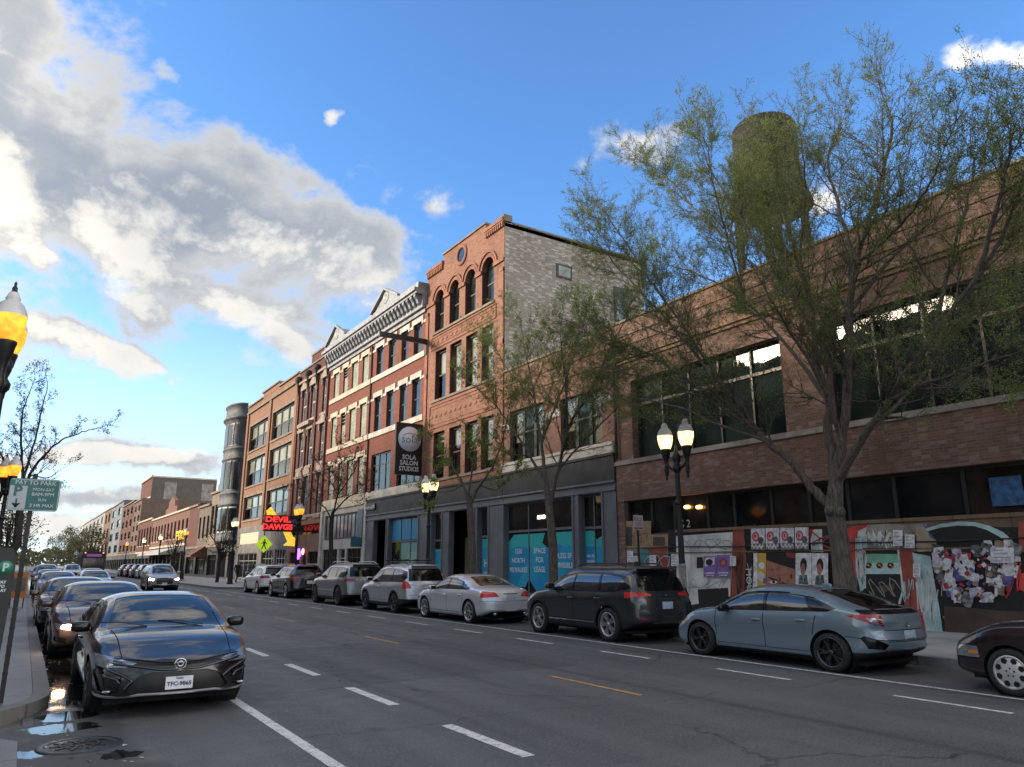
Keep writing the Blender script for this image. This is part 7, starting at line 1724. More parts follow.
# bus
BY = 104.0
rt = tag(empty('bus', (6.9, BY, 0)), 'dark bus with a purple lit sign far up the street', 'bus')
mb = MB(); mb.prism([(-1.25, .4), (1.25, .4), (1.27, 2.6), (1.15, 3.15), (-1.15, 3.15), (-1.27, 2.6)], 0, 9.5, lambda p, q, d: (p, d, q)); mb.build('body', plain('dark_bus_paint', (.022, .012, .012), .5), rt)
mb = MB(); mb.box(-1.1, 1.1, -.03, -.003, 1.3, 2.35); mb.build('windshield', C_TINT, rt)
mb = MB(); mb.box(-.8, .8, -.04, -.003, 2.55, 2.85); mb.build('destination_sign', plain('purple_sign_glow', (.3, .1, .4), .4, emit=(.35, .14, .45), estr=.05), rt)
for sx in (-1, 1):
    mb = MB(); mb.ell((sx * .95, -.02, .75), (.14, .04, .10), .7); mb.build('headlight', plain('orange_bus_lamp', (.9, .3, .1), .4, emit=(1, .28, .06), estr=.8), rt)
    mb = MB(); mb.ell((sx * .95, -.02, 3.0), (.08, .04, .06), .7); mb.build('marker_lamp', plain('orange_bus_lamp', (.9, .3, .1), .4), rt)
    for y in (1.6, 7.4): mb = MB(); mb.lathe([(0, sx * 1.28), (.3, sx * 1.28), (.46, sx * 1.26), (.48, sx * 1.1), (.48, sx * .95)], (0, y, .48), 20, 0, 'y'); o = MB(); o.lathe([(0, sx * 1.28), (.3, sx * 1.28), (.46, sx * 1.26), (.48, sx * 1.1), (.48, sx * .95)], (0, y, .48), 20, 0, 'x') if False else None; w_ = MB(); w_.lathe([(0, sx * 1.29), (.3, sx * 1.29), (.46, sx * 1.27), (.48, sx * 1.1), (.48, sx * .95)], (0, y, .48), 20, 0, 'x'); w_.build('wheel', C_TYRE, rt)
mb = MB(); mb.box(-1.2, 1.2, -.12, 0, .35, .60); mb.build('bumper', plain('orange_red_bumper', (.30, .07, .03), .5), rt)

# ---------------------------------------------------------------- people
def person(loc, rz, label, jacket, trousers, stride=.35):
    me = bpy.data.meshes.new('person'); 
    J = dict(pel=(0, 0, .95), ch=(0, 0, 1.28), nk=(0, .01, 1.47), hd=(0, .03, 1.57), ht=(0, .03, 1.72), lh=(.10, 0, .90), lk=(.11, stride * .55, .50), la=(.11, stride * .3, .09), lt=(.11, stride * .3 + .17, .04), rh=(-.10, 0, .90), rk=(-.11, -stride * .15, .49), ra=(-.11, -stride * 1.0, .12), rt=(-.11, -stride * 1.0 + .15, .04), ls=(.19, 0, 1.40), le=(.25, -.10, 1.14), lw=(.24, .05, .92), lf=(.24, .09, .84), rs=(-.19, 0, 1.40), re=(-.25, .06, 1.14), rw=(-.24, .22, .96), rf=(-.24, .28, .90))
    Rr = dict(pel=.15, ch=.16, nk=.06, hd=.085, ht=.08, lh=.09, lk=.06, la=.045, lt=.04, rh=.09, rk=.06, ra=.045, rt=.04, ls=.07, le=.05, lw=.036, lf=.03, rs=.07, re=.05, rw=.036, rf=.03)
    E = [('pel', 'ch'), ('ch', 'nk'), ('nk', 'hd'), ('hd', 'ht'), ('pel', 'lh'), ('lh', 'lk'), ('lk', 'la'), ('la', 'lt'), ('pel', 'rh'), ('rh', 'rk'), ('rk', 'ra'), ('ra', 'rt'), ('ch', 'ls'), ('ls', 'le'), ('le', 'lw'), ('lw', 'lf'), ('ch', 'rs'), ('rs', 're'), ('re', 'rw'), ('rw', 'rf')]
    ks = list(J); me.from_pydata([J[k] for k in ks], [(ks.index(a), ks.index(b)) for a, b in E], [])
    o = bpy.data.objects.new('person', me); COL.objects.link(o); sk = o.modifiers.new('skin', 'SKIN')
    for i, k in enumerate(ks): o.data.skin_vertices[0].data[i].radius = (Rr[k], Rr[k])
    o.data.skin_vertices[0].data[0].use_root = True
    o.modifiers.new('sub', 'SUBSURF').levels = 2
    bpy.context.view_layer.update(); dg = bpy.context.evaluated_depsgraph_get(); nm = bpy.data.meshes.new_from_object(o.evaluated_get(dg)); bpy.data.objects.remove(o)
    nm.name = 'person'; nm.materials.clear()
    for m_ in (jacket, trousers, plain('skin', (.34, .20, .14), .6), plain('dark_shoes', (.02, .02, .02), .6), plain('dark_hair', (.02, .015, .012), .7)): nm.materials.append(m_)
    for p in nm.polygons:
        c = p.center; p.use_smooth = True
        p.material_index = 3 if c.z < .11 else 1 if c.z < .93 and abs(c.x) < .2 else (2 if (c.z > 1.49 or (abs(c.x) > .2 and c.z < .93)) else 0)
        if c.z > 1.66 or (c.z > 1.52 and c.y < .0): p.material_index = 4
    o = link(bpy.data.objects.new('person', nm)); o.location = loc; o.rotation_euler = (0, 0, rz); return tag(o, label, 'person')
person((15.2, 66.6, .15), R(200), 'person in black jacket and trousers walking on the pavement near the grey bay', plain('black_jacket', (.018, .018, .02), .8), plain('black_trousers', (.02, .02, .024), .8))
person((16.9, 68.8, .15), R(10), 'person in a grey coat walking away under the grey bay', plain('grey_coat', (.09, .09, .10), .8), plain('navy_trousers', (.02, .022, .035), .8), .25)
# ================================================================= trees
def bark(name, c):
    m, t, b = mat(name); p = objcoord(t)
    g = t.noise(t.vmath('MULTIPLY', p, (9, 9, 1.6)), 3.0, 6, .7); n = t.noise(p, 1.4, 4)
    col = t.mix(t.ramp(g, .35, .65), tuple(x * .45 for x in c), tuple(x * 1.35 for x in c)); col = t.mix(t.math('MULTIPLY', t.ramp(n, .45, .7), .5), col, tuple(x * .6 for x in c))
    t.l.new(col, b.inputs['Base Color']); b.inputs['Roughness'].default_value = .95; bn = t.new('ShaderNodeBump'); bn.inputs['Strength'].default_value = .9; bn.inputs['Distance'].default_value = .03
    t.l.new(g, bn.inputs['Height']); t.l.new(bn.outputs[0], b.inputs['Normal']); return m
def leafm(name, a, b_, trans=.48):
    m, t, b = mat(name); g = t.n.new('ShaderNodeNewGeometry'); wn = t.n.new('ShaderNodeTexWhiteNoise'); wn.noise_dimensions = '1D'; t.l.new(g.outputs['Random Per Island'], wn.inputs['W'])
    c = t.mix(wn.outputs['Value'], a, b_); c = t.mix(t.math('MULTIPLY', t.ramp(t.noise(g.outputs['Position'], .9, 3), .4, .65), .5), c, tuple(x * .55 for x in a)); t.l.new(c, b.inputs['Base Color']); b.inputs['Roughness'].default_value = .6
    tl = t.new('ShaderNodeBsdfTranslucent'); t.l.new(c, tl.inputs[0]); mx = t.new('ShaderNodeMixShader'); mx.inputs[0].default_value = trans; out = t.n['Material Output']
    t.l.new(b.outputs[0], mx.inputs[1]); t.l.new(tl.outputs[0], mx.inputs[2]); t.l.new(mx.outputs[0], out.inputs[0]); return m
BARK = bark('grey_brown_bark', (.12, .10, .085)); BARKD = bark('dark_bark', (.045, .038, .032))
LEAF = leafm('spring_leaf', (.15, .215, .035), (.28, .35, .07)); LEAFD = leafm('dull_spring_leaf', (.06, .085, .02), (.11, .13, .035)); BUD = leafm('brown_bud', (.09, .06, .035), (.13, .10, .05)); LEAFF = leafm('far_leaf', (.05, .06, .025), (.095, .095, .04))
class Tree:
    def __init__(s, seed): s.r = random.Random(seed); s.wood = MB(); s.leaf = MB(); s.nl = 0
    def rv(s): 
        r = s.r
        while True:
            v = Vector((r.uniform(-1, 1), r.uniform(-1, 1), r.uniform(-1, 1)))
            if .05 < v.length < 1: return v.normalized()
    def leaves(s, p, d, n, size, spread):
        for _ in range(n):
            c = p + s.rv() * spread * s.r.random() ** .5; a = (d * .4 + s.rv()).normalized(); b = a.cross(s.rv())
            if b.length < 1e-3: continue
            b.normalize(); L = size * s.r.uniform(.6, 1.4); w = L * .36; k = len(s.leaf.v)
            s.leaf.v += [tuple(c - a * L * .5), tuple(c + b * w), tuple(c + a * L * .55), tuple(c - b * w)]; s.leaf.face((k, k + 1, k + 2, k + 3)); s.nl += 1
    def grow(s, p, d, L, r, lv, P):
        """one branch: bends, tapers, throws off finer ones"""
        n = P['seg'][lv]; pts = [p.copy()]; rs = [r]; q = p.copy(); dd = d.normalized(); kids_ = []
        for i in range(n):
            f = (i + 1) / n
            dd = (dd + s.rv() * P['wig'][lv] + Vector((0, 0, P['up'][lv]))).normalized(); q = q + dd * (L / n); pts.append(q.copy()); rs.append(max(r * (1 - .75 * f), .0030))
            if f > P['bare'][lv] or i == n - 1: kids_.append((q.copy(), dd.copy(), f, rs[-1]))
        s.wood.tube(pts, rs, P['sides'][lv], 0, cap=False)
        if lv + 1 < P['levels']:
            m = P['kids'][lv]
            for j in range(m):
                b = kids_[int(s.r.random() * len(kids_))] if j else kids_[-1]
                side = s.rv(); side = (side - b[1] * side.dot(b[1])).normalized()
                nd = (b[1] * P['fwd'][lv] + side * P['out'][lv]).normalized(); s.grow(b[0], nd, L * P['ratio'][lv] * s.r.uniform(.6, 1.25) * (1.15 - .4 * b[2]), b[3] * .7, lv + 1, P)
        if lv >= P['leaflv']:
            for k_ in kids_: s.leaves(k_[0], k_[1], P['nleaf'], P['lsize'], P['lspread'])
    def limb(s, pts, r0, r1, P, every=.34, start=.25, clen=1.3, sides=8):
        """a main limb along sighted points, with branches thrown along it"""
        fine = []; N = len(pts)
        for i in range(N - 1):
            p0, p1, p2, p3 = pts[max(i - 1, 0)], pts[i], pts[i + 1], pts[min(i + 2, N - 1)]
            for k in range(5):
                t = k / 5; fine.append(.5 * ((2 * p1) + (p2 - p0) * t + (2 * p0 - 5 * p1 + 4 * p2 - p3) * t * t + (3 * p1 - p0 - 3 * p2 + p3) * t ** 3))
        fine.append(pts[-1]); n = len(fine)
        fine = [p + s.rv() * .025 * (0 if i == 0 else 1) for i, p in enumerate(fine)]
        rs = [r0 + (r1 - r0) * (i / (n - 1)) ** .8 for i in range(n)]; s.wood.tube(fine, rs, sides, 0, cap=False)
        acc = 0; tot = sum((fine[i + 1] - fine[i]).length for i in range(n - 1)); run = 0
        for i in range(n - 1):
            sg = (fine[i + 1] - fine[i]); run += sg.length; acc += sg.length
            f = run / tot
            if f < start: acc = 0; continue
            while acc > every:
                acc -= every; d = sg.normalized(); side = s.rv(); side = (side - d * side.dot(d)).normalized()
                s.grow(fine[i + 1], (d * .75 + side * .8 + Vector((0, 0, .15))).normalized(), clen * s.r.uniform(.55, 1.25) * (1.1 - .45 * f), max(.008, rs[i] * .42), 0, P)
        s.grow(fine[-1], (fine[-1] - fine[-2]).normalized(), clen * .8, r1, 0, P)
    def done(s, name, label, base, wood=BARK, leaf=LEAF, group=None, cat='tree'):
        rt = tag(empty(name, base), label, cat, group); build_w(s.wood, 'trunk', wood, rt)
        if s.leaf.v: build_w(s.leaf, 'crown', leaf, rt)
        return rt
P_BIG = dict(levels=3, seg=(7, 5, 3), wig=(.20, .24, .3), up=(.07, .06, .05), bare=(.08, .08, .3), sides=(4, 3, 3), kids=(13, 7, 0), fwd=(.85, .8, 1), out=(.65, .7, 1), ratio=(.46, .40, .5), leaflv=1, nleaf=2, lsize=.026, lspread=.06)
def A3(*p): return [at(u, v, x) for u, v, x in p]
# the big tree before the poster wall
T = Tree(11); base = at(846, 600, 14.0); base.z = .14
tr = [base, at(845, 585, 14), at(840, 545, 14), at(834, 508, 14), at(836, 480, 14)]
T.wood.tube(tr, [.27, .215, .19, .185, .14], 14, 0, cap=False)
mbk = T.wood
for k in ((841, 512), (829, 511)): q = at(*k, 13.8); mbk.ell(tuple(q), (.1, .09, .1), .9, 10, 6)
LB = [((833, 508, 14), (812, 488, 13.8), (796, 467, 13.6), (767, 442, 13.3), (725, 408, 12.9), (690, 382, 12.6), (640, 350, 12.2), (590, 335, 11.9), .115, .02),
      ((725, 408, 12.9), (700, 360, 12.8), (660, 312, 12.6), (622, 272, 12.5), (592, 235, 12.4), .05, .012), ((767, 442, 13.3), (720, 425, 12.6), (670, 405, 12.0), (615, 395, 11.6), .045, .012),
      ((836, 480, 14), (829, 430, 14.1), (828, 400, 14.2), (815, 355, 14.4), (813, 312, 14.5), (800, 260, 14.6), (782, 212, 14.8), (768, 165, 15), .12, .015),
      ((813, 312, 14.5), (772, 282, 14.7), (730, 242, 14.9), (692, 205, 15), (655, 178, 15.1), .05, .012), ((828, 400, 14.2), (790, 350, 14.8), (745, 302, 15.2), (692, 272, 15.5), (640, 258, 15.8), .06, .012),
      ((836, 480, 14), (842, 440, 14.0), (848, 380, 13.9), (850, 312, 13.8), (855, 265, 13.7), (874, 205, 13.6), (886, 160, 13.6), (892, 125, 13.5), (886, 105, 13.5), .125, .014),
      ((855, 265, 13.7), (838, 205, 13.9), (828, 165, 14.0), (835, 140, 14.1), (842, 128, 14.1), .05, .012), ((848, 380, 13.9), (815, 330, 13.2), (775, 270, 12.7), (735, 210, 12.4), (705, 160, 12.2), .055, .012),
      ((838, 480, 14), (867, 433, 13.6), (888, 400, 13.4), (930, 340, 13.1), (975, 280, 12.9), (1008, 225, 12.8), (1030, 160, 12.7), .10, .014), ((888, 400, 13.4), (940, 378, 12.8), (990, 362, 12.4), (1045, 345, 12.0), .045, .012),
      ((930, 340, 13.1), (952, 262, 13.2), (968, 195, 13.3), (978, 150, 13.4), .05, .012), ((850, 312, 13.8), (898, 252, 14.4), (938, 215, 14.8), (955, 170, 15.1), .055, .012), ((867, 433, 13.6), (905, 395, 14.4), (960, 330, 15.0), (1020, 290, 15.4), .05, .012),
      ((842, 440, 14.0), (820, 380, 13.3), (790, 330, 12.4), (770, 300, 11.6), .06, .012), ((855, 265, 13.7), (885, 240, 12.9), (920, 200, 12.2), (940, 160, 11.9), .045, .012),
      ((767, 442, 13.3), (720, 380, 13.0), (672, 310, 12.8), (630, 250, 12.7), (600, 205, 12.6), .055, .012), ((692, 205, 15), (665, 175, 15.2), (640, 160, 15.3), .03, .01), ((730, 242, 14.9), (735, 205, 15.3), (748, 165, 15.6), .035, .01), ((975, 280, 12.9), (1000, 200, 12.5), (1010, 150, 12.3), (1015, 130, 12.2), .045, .012), ((690, 382, 12.6), (655, 378, 12.4), (618, 372, 12.2), (575, 352, 12.0), .035, .01), ((813, 312, 14.5), (775, 250, 14.9), (745, 215, 15.3), .04, .01),
      ((813, 312, 14.5), (795, 255, 13.8), (782, 200, 13.4), (772, 150, 13.2), .045, .01), ((800, 260, 14.6), (806, 190, 14.2), (800, 135, 14), .04, .01), ((745, 302, 15.2), (725, 230, 14.2), (712, 180, 13.6), (708, 145, 13.4), .035, .01)]
for l in LB: T.limb(A3(*l[:-2]), l[-2], l[-1], P_BIG, every=.25, start=.2, clen=1.75)
print('big tree', len(T.wood.f), T.nl)
T.done('street_tree', 'large spreading street tree with small new leaves in front of the poster wall', base)
# second tree, behind the dark SUV
P2 = dict(P_BIG); P2['kids'] = (10, 7, 0); P2['lsize'] = .034; P2['nleaf'] = 2; P2['leaflv'] = 2
T = Tree(12); base = at(553, 580, 14.0); base.z = .14
T.wood.tube([base, at(553, 545, 14), at(549, 505, 14), at(545, 480, 14)], [.17, .15, .13, .10], 10, 0, cap=False)
for l in (((545, 482, 14), (530, 455, 13.9), (510, 425, 13.7), (490, 400, 13.6), (465, 378, 13.4), .06, .012), ((545, 480, 14), (541, 440, 14.1), (535, 400, 14.2), (525, 350, 14.3), (520, 320, 14.3), .07, .012), ((550, 505, 14), (558, 470, 14), (568, 430, 13.9), (590, 390, 13.8), (612, 345, 13.7), (628, 315, 13.6), .07, .012), ((558, 470, 14), (585, 440, 14.4), (610, 415, 14.7), (640, 385, 15), .04, .01), ((541, 440, 14.1), (560, 395, 14.6), (575, 350, 15), (582, 310, 15.3), .045, .01), ((530, 455, 13.9), (512, 455, 13.2), (490, 445, 12.7), .035, .01), ((535, 400, 14.2), (505, 365, 14.8), (490, 335, 15.2), .035, .01), ((568, 430, 13.9), (565, 380, 13.2), (560, 335, 12.7), .04, .01)): T.limb(A3(*l[:-2]), l[-2], l[-1], P2, every=.24, start=.15, clen=1.6)
T.done('street_tree', 'street tree in young leaf behind the dark green SUV', base)
# third, small and leafing, by the second lamp
P3 = dict(P_BIG); P3['kids'] = (6, 5, 0); P3['lsize'] = .05; P3['nleaf'] = 3; P3['lspread'] = .12; P3['leaflv'] = 1
T = Tree(13); base = at(473, 580, 14.0); base.z = .14
T.wood.tube([base, at(472, 545, 14), at(470, 512, 14), at(469, 495, 14)], [.16, .14, .13, .10], 10, 0, cap=False)
for l in (((470, 508, 14), (463, 485, 13.8), (450, 462, 13.6), (436, 445, 13.4), .06, .014), ((469, 495, 14), (472, 470, 14.1), (474, 445, 14.2), .05, .012), ((470, 505, 14), (480, 485, 14.1), (492, 468, 14.2), (502, 440, 14.3), (510, 405, 14.3), .06, .012), ((463, 485, 13.8), (448, 492, 13.4), (432, 490, 13), .03, .01), ((480, 485, 14.1), (495, 490, 14.6), (505, 480, 15), .03, .01)): T.limb(A3(*l[:-2]), l[-2], l[-1], P3, every=.42, start=.2, clen=1.1)
T.done('street_tree', 'small street tree with bright new leaves beside the second twin lamp', base)
# fourth, still bare
P4 = dict(P_BIG); P4['kids'] = (7, 5, 0); P4['lsize'] = .06; P4['nleaf'] = 1; P4['seg'] = (5, 4, 2)
T = Tree(14); base = at(331, 590, 14.0); base.z = .14
T.wood.tube([base, at(331, 560, 14), at(331, 525, 14), at(333, 512, 14)], [.15, .13, .12, .09], 8, 0, cap=False)
for l in (((331, 520, 14), (325, 508, 13.8), (315, 500, 13.6), (300, 492, 13.3), .05, .014), ((333, 512, 14), (338, 495, 14.1), (342, 470, 14.2), (338, 445, 14.2), .06, .014), ((332, 515, 14), (345, 500, 14.2), (358, 492, 14.4), (370, 485, 14.6), .05, .014), ((338, 495, 14.1), (328, 478, 14.5), (318, 462, 14.8), .04, .012), ((338, 495, 14.1), (352, 475, 13.7), (360, 455, 13.4), .04, .012)): T.limb(A3(*l[:-2]), l[-2], l[-1], P4, every=.40, start=.1, clen=1.3)
T.done('street_tree', 'bare street tree with brown buds in front of the white shopfront', base, BARKD, BUD)
# left pavement
P5 = dict(P_BIG); P5['kids'] = (7, 6, 0); P5['lsize'] = .045; P5['nleaf'] = 1; P5['leaflv'] = 2; P5['lspread'] = .1; P5['leaflv'] = 2
T = Tree(15); Y0 = 31.0; base = onY(8, 620, Y0); base = Vector((-1.0, Y0, .14))
A5 = lambda *p: [onY(u, v, y) for u, v, y in p]
T.wood.tube([base, Vector((-.95, Y0, 1.5)), onY(17, 545, Y0), onY(20, 510, Y0)], [.19, .17, .15, .12], 10, 0, cap=False)
for l in (((20, 512, Y0), (23, 480, Y0 - .3), (21, 445, Y0 - .6), (22, 415, Y0 - 1), (30, 390, Y0 - 1.3), .07, .014), ((20, 510, Y0), (30, 475, Y0), (45, 455, Y0 - .4), (62, 440, Y0 - .8), (82, 432, Y0 - 1), (98, 428, Y0 - 1.2), .06, .012), ((23, 480, Y0 - .3), (35, 440, Y0 + .5), (42, 410, Y0 + 1), (48, 385, Y0 + 1.4), .05, .012), ((19, 500, Y0), (8, 470, Y0 + .4), (-5, 440, Y0 + .8), (-15, 400, Y0 + 1), .06, .014), ((30, 475, Y0), (48, 478, Y0 + .8), (60, 470, Y0 + 1.4), .03, .01)): T.limb(A5(*l[:-2]), l[-2], l[-1], P5, every=.42, start=.12, clen=.95)
T.done('street_tree', 'bare street tree with dark buds behind the pay to park sign', base, BARKD, BUD)
def far_tree(x, y, h, w, seed, label, leaf=LEAFF, n=1800, group=None, bare=False):
    T = Tree(seed); base = Vector((x, y, .14)); r = T.r; wr = max(.16, h * .022)
    T.wood.tube([base, base + Vector((.1, 0, h * .2)), base + Vector((0, .1, h * .42)), base + Vector((.1, 0, h * .8))], [wr, wr * .8, wr * .6, wr * .2], 7, 0, cap=False)
    cl = []
    for i in range(16):
        an = r.random() * 6.28; rr = w * .5 * r.random() ** .5; z = h * (.38 + .58 * r.random()); k = math.sqrt(max(.1, 1 - ((z / h - .62) / .42) ** 2)); c = base + Vector((rr * k * math.cos(an), rr * k * math.sin(an), z)); cl.append(c)
        s0 = base + Vector((0, 0, h * r.uniform(.25, .5))); m = (s0 + c) / 2 + T.rv() * h * .05; T.wood.tube([s0, m, c], [wr * .35, wr * .22, .02], 4, 0, cap=False)
        for _ in range(5): e = c + T.rv() * h * .13; T.wood.tube([m if _ < 1 else c, (c + e) / 2 + T.rv() * .1, e], [.03, .02, .012], 3, 0, cap=False)
    for i in range(n):
        c = cl[r.randrange(16)]; p = c + T.rv() * h * .14 * r.random() ** .45; T.leaves(p, Vector((0, 0, 1)), 1, h * .03, .02)
    return T.done('street_tree', label, base, BARKD, leaf, group)
far_tree(14.4, 235, 12, 9, 21, 'leafing tree at the far end of the row, nearest of the distant clump', group='trees at the far end of the street')
for i, (x, y, h) in enumerate(((14, 275, 13), (13.5, 320, 14), (14.5, 370, 14), (13, 430, 15))): far_tree(x, y, h, h * .8, 22 + i, 'distant leafing tree in the clump at the end of the street', group='trees at the far end of the street')
for i, (x, y, h, lb) in enumerate(((-2.0, 150, 11, 'bare tree far along the left pavement, nearer one'), (-2, 200, 12, 'bare tree far along the left pavement, farther one'), (-1.6, 80, 7.5, 'thin bare tree on the left pavement beyond the newspaper box'))): far_tree(x, y, h, h * .7, 31 + i, lb, BUD, 500)
for i, (x, y, h, lb) in enumerate(((14.0, 68.5, 5.2, 'thin young tree on the bump-out by the walking person'), (14.0, 92, 5.5, 'thin young tree before the awning building'))): far_tree(x, y, h, 2.6, 41 + i, lb, BUD, 160)
# the wooded horizon where the street ends
mb = MB(); rr = random.Random(9)
for i in range(9000):
    x = rr.uniform(-170, 190); y = 620 + rr.random() * 60; hh = 11 + 5 * mnoise.noise((x * .05, 3.3, 0)) + 3 * mnoise.noise((x * .21, 1.3, 0)); z = hh * rr.random() ** .7; a = rr.random() * 3.14; s = rr.uniform(.7, 1.6)
    c = Vector((x, y, z)); d1 = Vector((math.cos(a), math.sin(a) * .4, rr.uniform(-.5, .5))) * s; d2 = Vector((rr.uniform(-.4, .4), .2, 1)) * s * .7; mb.poly([c - d1, c + d2, c + d1, c - d2])
tag(mb.build('treeline', LEAFF), 'distant wooded horizon closing the end of the street', 'trees', kind='stuff')
# ================================================================= sky, sun, camera
w = bpy.data.worlds.new('World'); sc.world = w; w.use_nodes = True
t = NT(w.node_tree); t.n.clear(); out = t.new('ShaderNodeOutputWorld'); bg = t.new('ShaderNodeBackground')
SUN_EL, SUN_AZ = R(16), R(-58)             # sun low, left of the street
sky = t.n.new('ShaderNodeTexSky'); sky.sky_type = 'NISHITA'; sky.sun_disc = False
sky.sun_elevation = SUN_EL; sky.sun_rotation = SUN_AZ; sky.air_density = 1.0; sky.dust_density = .6; sky.ozone_density = 2.0
d = t.n.new('ShaderNodeTexCoord').outputs['Generated']
q = t.xyz(d)
# clouds lie on a plane overhead: project the view direction on it
zc = t.math('MAXIMUM', q[2], .02)
inv = t.math('DIVIDE', 1.0, t.math('ADD', zc, .08))
plane = t.comb(t.math('MULTIPLY', q[0], inv), t.math('MULTIPLY', q[1], inv), 0.0)
az = t.math('ARCTAN2', q[0], q[1]); el = t.math('ARCSINE', q[2])
def dir_of(u, v):
    r = Vector(_ray(u, v)).normalized(); return math.atan2(r.x, r.y), math.asin(r.z)
def banks(off):
    """cloud cover as a sum of banks, each an ellipse in azimuth / elevation with ragged edges"""
    wob = t.noise(t.vmath('ADD', t.vmath('SCALE', d, sc=1.0), off), 3.6, 6, .6, col=True); ws = t.xyz(wob)
    fine = t.noise(t.vmath('ADD', t.vmath('MULTIPLY', d, (1, 1, 1.45)), off), 5.2, 10, .60, .15)
    big = t.noise(t.vmath('ADD', plane, off), .8, 4, .55)
    a2 = t.math('ADD', az, t.math('MULTIPLY', t.math('SUBTRACT', ws[0], .5), .22)); e2 = t.math('ADD', el, t.math('MULTIPLY', t.math('SUBTRACT', ws[1], .5), .14))
    offa, offe = off[0] * 1.0, off[1] * 1.0
    tot = None
    for (u, v, su, sv, rot, k) in BANKS:
        A, E_ = dir_of(u, v)
        dx = t.math('SUBTRACT', a2, A - off[0]); dy = t.math('SUBTRACT', e2, E_ - off[2])
        c, s = math.cos(R(rot)), math.sin(R(rot))
        rx_ = t.math('ADD', t.math('MULTIPLY', dx, c / su), t.math('MULTIPLY', dy, s / su)); ry_ = t.math('ADD', t.math('MULTIPLY', dx, -s / sv), t.math('MULTIPLY', dy, c / sv))
        r2 = t.math('ADD', t.math('MULTIPLY', rx_, rx_), t.math('MULTIPLY', ry_, ry_))
        g_ = t.math('MULTIPLY', t.math('EXPONENT', t.math('MULTIPLY', r2, -1.0)), k)
        tot = g_ if tot is None else t.math('MAXIMUM', tot, g_)
    # the rest of the sky, outside this view, carries scattered cloud too
    back = t.math('MULTIPLY', t.ramp(t.math('ABSOLUTE', t.math('SUBTRACT', az, R(32))), .9, 1.5), t.math('MULTIPLY', t.ramp(big, .32, .54), .98))
    tot = t.math('MAXIMUM', tot, back)
    tot = t.math('MAXIMUM', tot, t.math('MULTIPLY', t.ramp(el, .80, 1.0), t.math('MULTIPLY', t.ramp(big, .34, .52), .95)))
    return t.math('ADD', tot, t.math('MULTIPLY', t.math('SUBTRACT', fine, .5), 2.75)), fine, big
BANKS = [(40, 190, .30, .16, -14, 1.1), (-60, 100, .24, .16, -35, 1.15), (210, 230, .24, .115, -8, 1.05), (310, 240, .17, .09, -8, .84), (410, 192, .15, .04, -6, .60), (250, 160, .12, .05, -10, .74), (190, 295, .24, .05, -12, .85),
         (90, 360, .16, .028, -14, .92), (20, 270, .16, .05, 0, .72), (130, 462, .22, .022, -2, .85), (90, 505, .26, .018, 0, .72), (60, 535, .30, .02, 0, .7), (165, 80, .035, .016, -20, .62), (320, 123, .022, .014, 0, .60), (265, 115, .02, .012, 0, .55),
         (660, 140, .09, .028, -10, .56), (800, 215, .08, .03, 0, .5), (1010, 55, .05, .03, -20, .66), (860, 330, .2, .05, 0, .7), (640, 330, .12, .03, 0, .35), (-200, 300, .3, .2, 0, 1.0), (120, -130, .20, .10, -10, .95), (330, -190, .16, .08, -10, .85)]
dens, fine, big = banks((0, 0, 0)); lit, _, _ = banks((-.030, .012, -.030))
cov = t.ramp(dens, .40, .78)
thick = t.ramp(dens, .48, 1.25)
edge = t.ramp(t.math('SUBTRACT', dens, lit), -.10, .40)          # faces the sun where cover thins towards it
silver = t.math('MULTIPLY', t.math('SUBTRACT', 1.0, thick), .62)
bright = t.math('MAXIMUM', t.math('MULTIPLY', edge, .9), silver)
ccol = t.mix(bright, (.265, .315, .40), (.96, .92, .83))
ccol = t.mix(t.math('MULTIPLY', t.ramp(fine, .45, .7), .35), ccol, (.50, .52, .54))
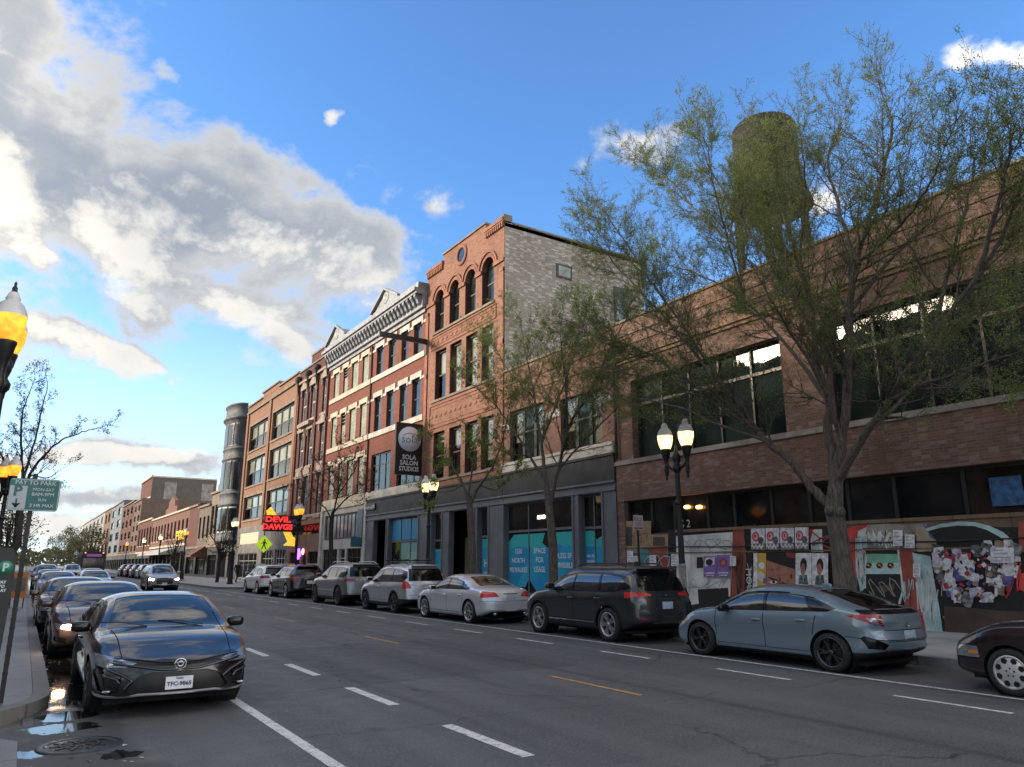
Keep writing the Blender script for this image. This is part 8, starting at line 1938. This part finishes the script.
# nearer the sun the veil brightens
sd = Vector((math.sin(SUN_AZ) * math.cos(SUN_EL), math.cos(SUN_AZ) * math.cos(SUN_EL), math.sin(SUN_EL)))
cosS = t.vmath('DOT_PRODUCT', d, tuple(sd)); glow = t.ramp(cosS, .5, .95)
ccol = t.mix(1.0, ccol, t.mix(glow, (.95, .96, .98), (2.5, 2.25, 1.9)), 'MULTIPLY')
front = t.ramp(t.math('MULTIPLY', cosS, -1.0), .15, .75)              # unseen cloud opposite the sun, lit full on and brightened to add fill
ccol = t.mix(t.math('MULTIPLY', front, .8), ccol, (3.6, 3.3, 3.0))
ccol = t.mix(1.0, ccol, t.mix(t.ramp(el, .75, 1.0), (1, 1, 1), (1.7, 1.65, 1.6)), 'MULTIPLY')  # overhead cloud above the view brightened to raise the ambient light
SKY_K = .076
s1 = t.mix(1.0, sky.outputs[0], (.62, .92, 1.25), 'MULTIPLY')
hz = t.ramp(q[2], -.05, .42)
s1 = t.mix(t.math('MULTIPLY', t.math('SUBTRACT', 1.0, hz), .72), s1, (3.7, 4.15, 4.45))
cs = t.vmath('SCALE', ccol, sc=CLOUD_K if 'CLOUD_K' in globals() else 4.0)
col = t.mix(cov, s1, cs)
below = t.math('LESS_THAN', q[2], 0.0)
t.l.new(col, bg.inputs['Color']); bg.inputs['Strength'].default_value = SKY_K; t.l.new(bg.outputs[0], out.inputs[0])
sl = bpy.data.lights.new('sun', 'SUN'); sl.energy = 1.6; sl.angle = R(14); sl.color = (1.0, .82, .62)
so = link(bpy.data.objects.new('sun', sl)); so.rotation_euler = (-sd).to_track_quat('-Z', 'Y').to_euler()
cd = bpy.data.cameras.new('camera'); co = link(bpy.data.objects.new('camera', cd)); co.location = (0, 0, CAM_H)
co.rotation_euler = (R(90) + CAM_P, 0, -CAM_A); cd.sensor_width = 36; cd.lens = CAM_F / 1024 * 36; cd.clip_start = .05; cd.clip_end = 4000
sc.camera = co
vs = sc.view_settings; sc.display_settings.display_device = 'sRGB'; vs.view_transform = 'Standard'; vs.look = 'None'; vs.exposure = 1.95; vs.gamma = 1; vs.use_curve_mapping = False
sc.cycles.max_bounces = 6; sc.cycles.transparent_max_bounces = 12; sc.cycles.use_denoising = True
sc.cycles.caustics_reflective = False; sc.cycles.caustics_refractive = False
try: sc.cycles.denoiser = 'OPENIMAGEDENOISE'
except Exception: pass
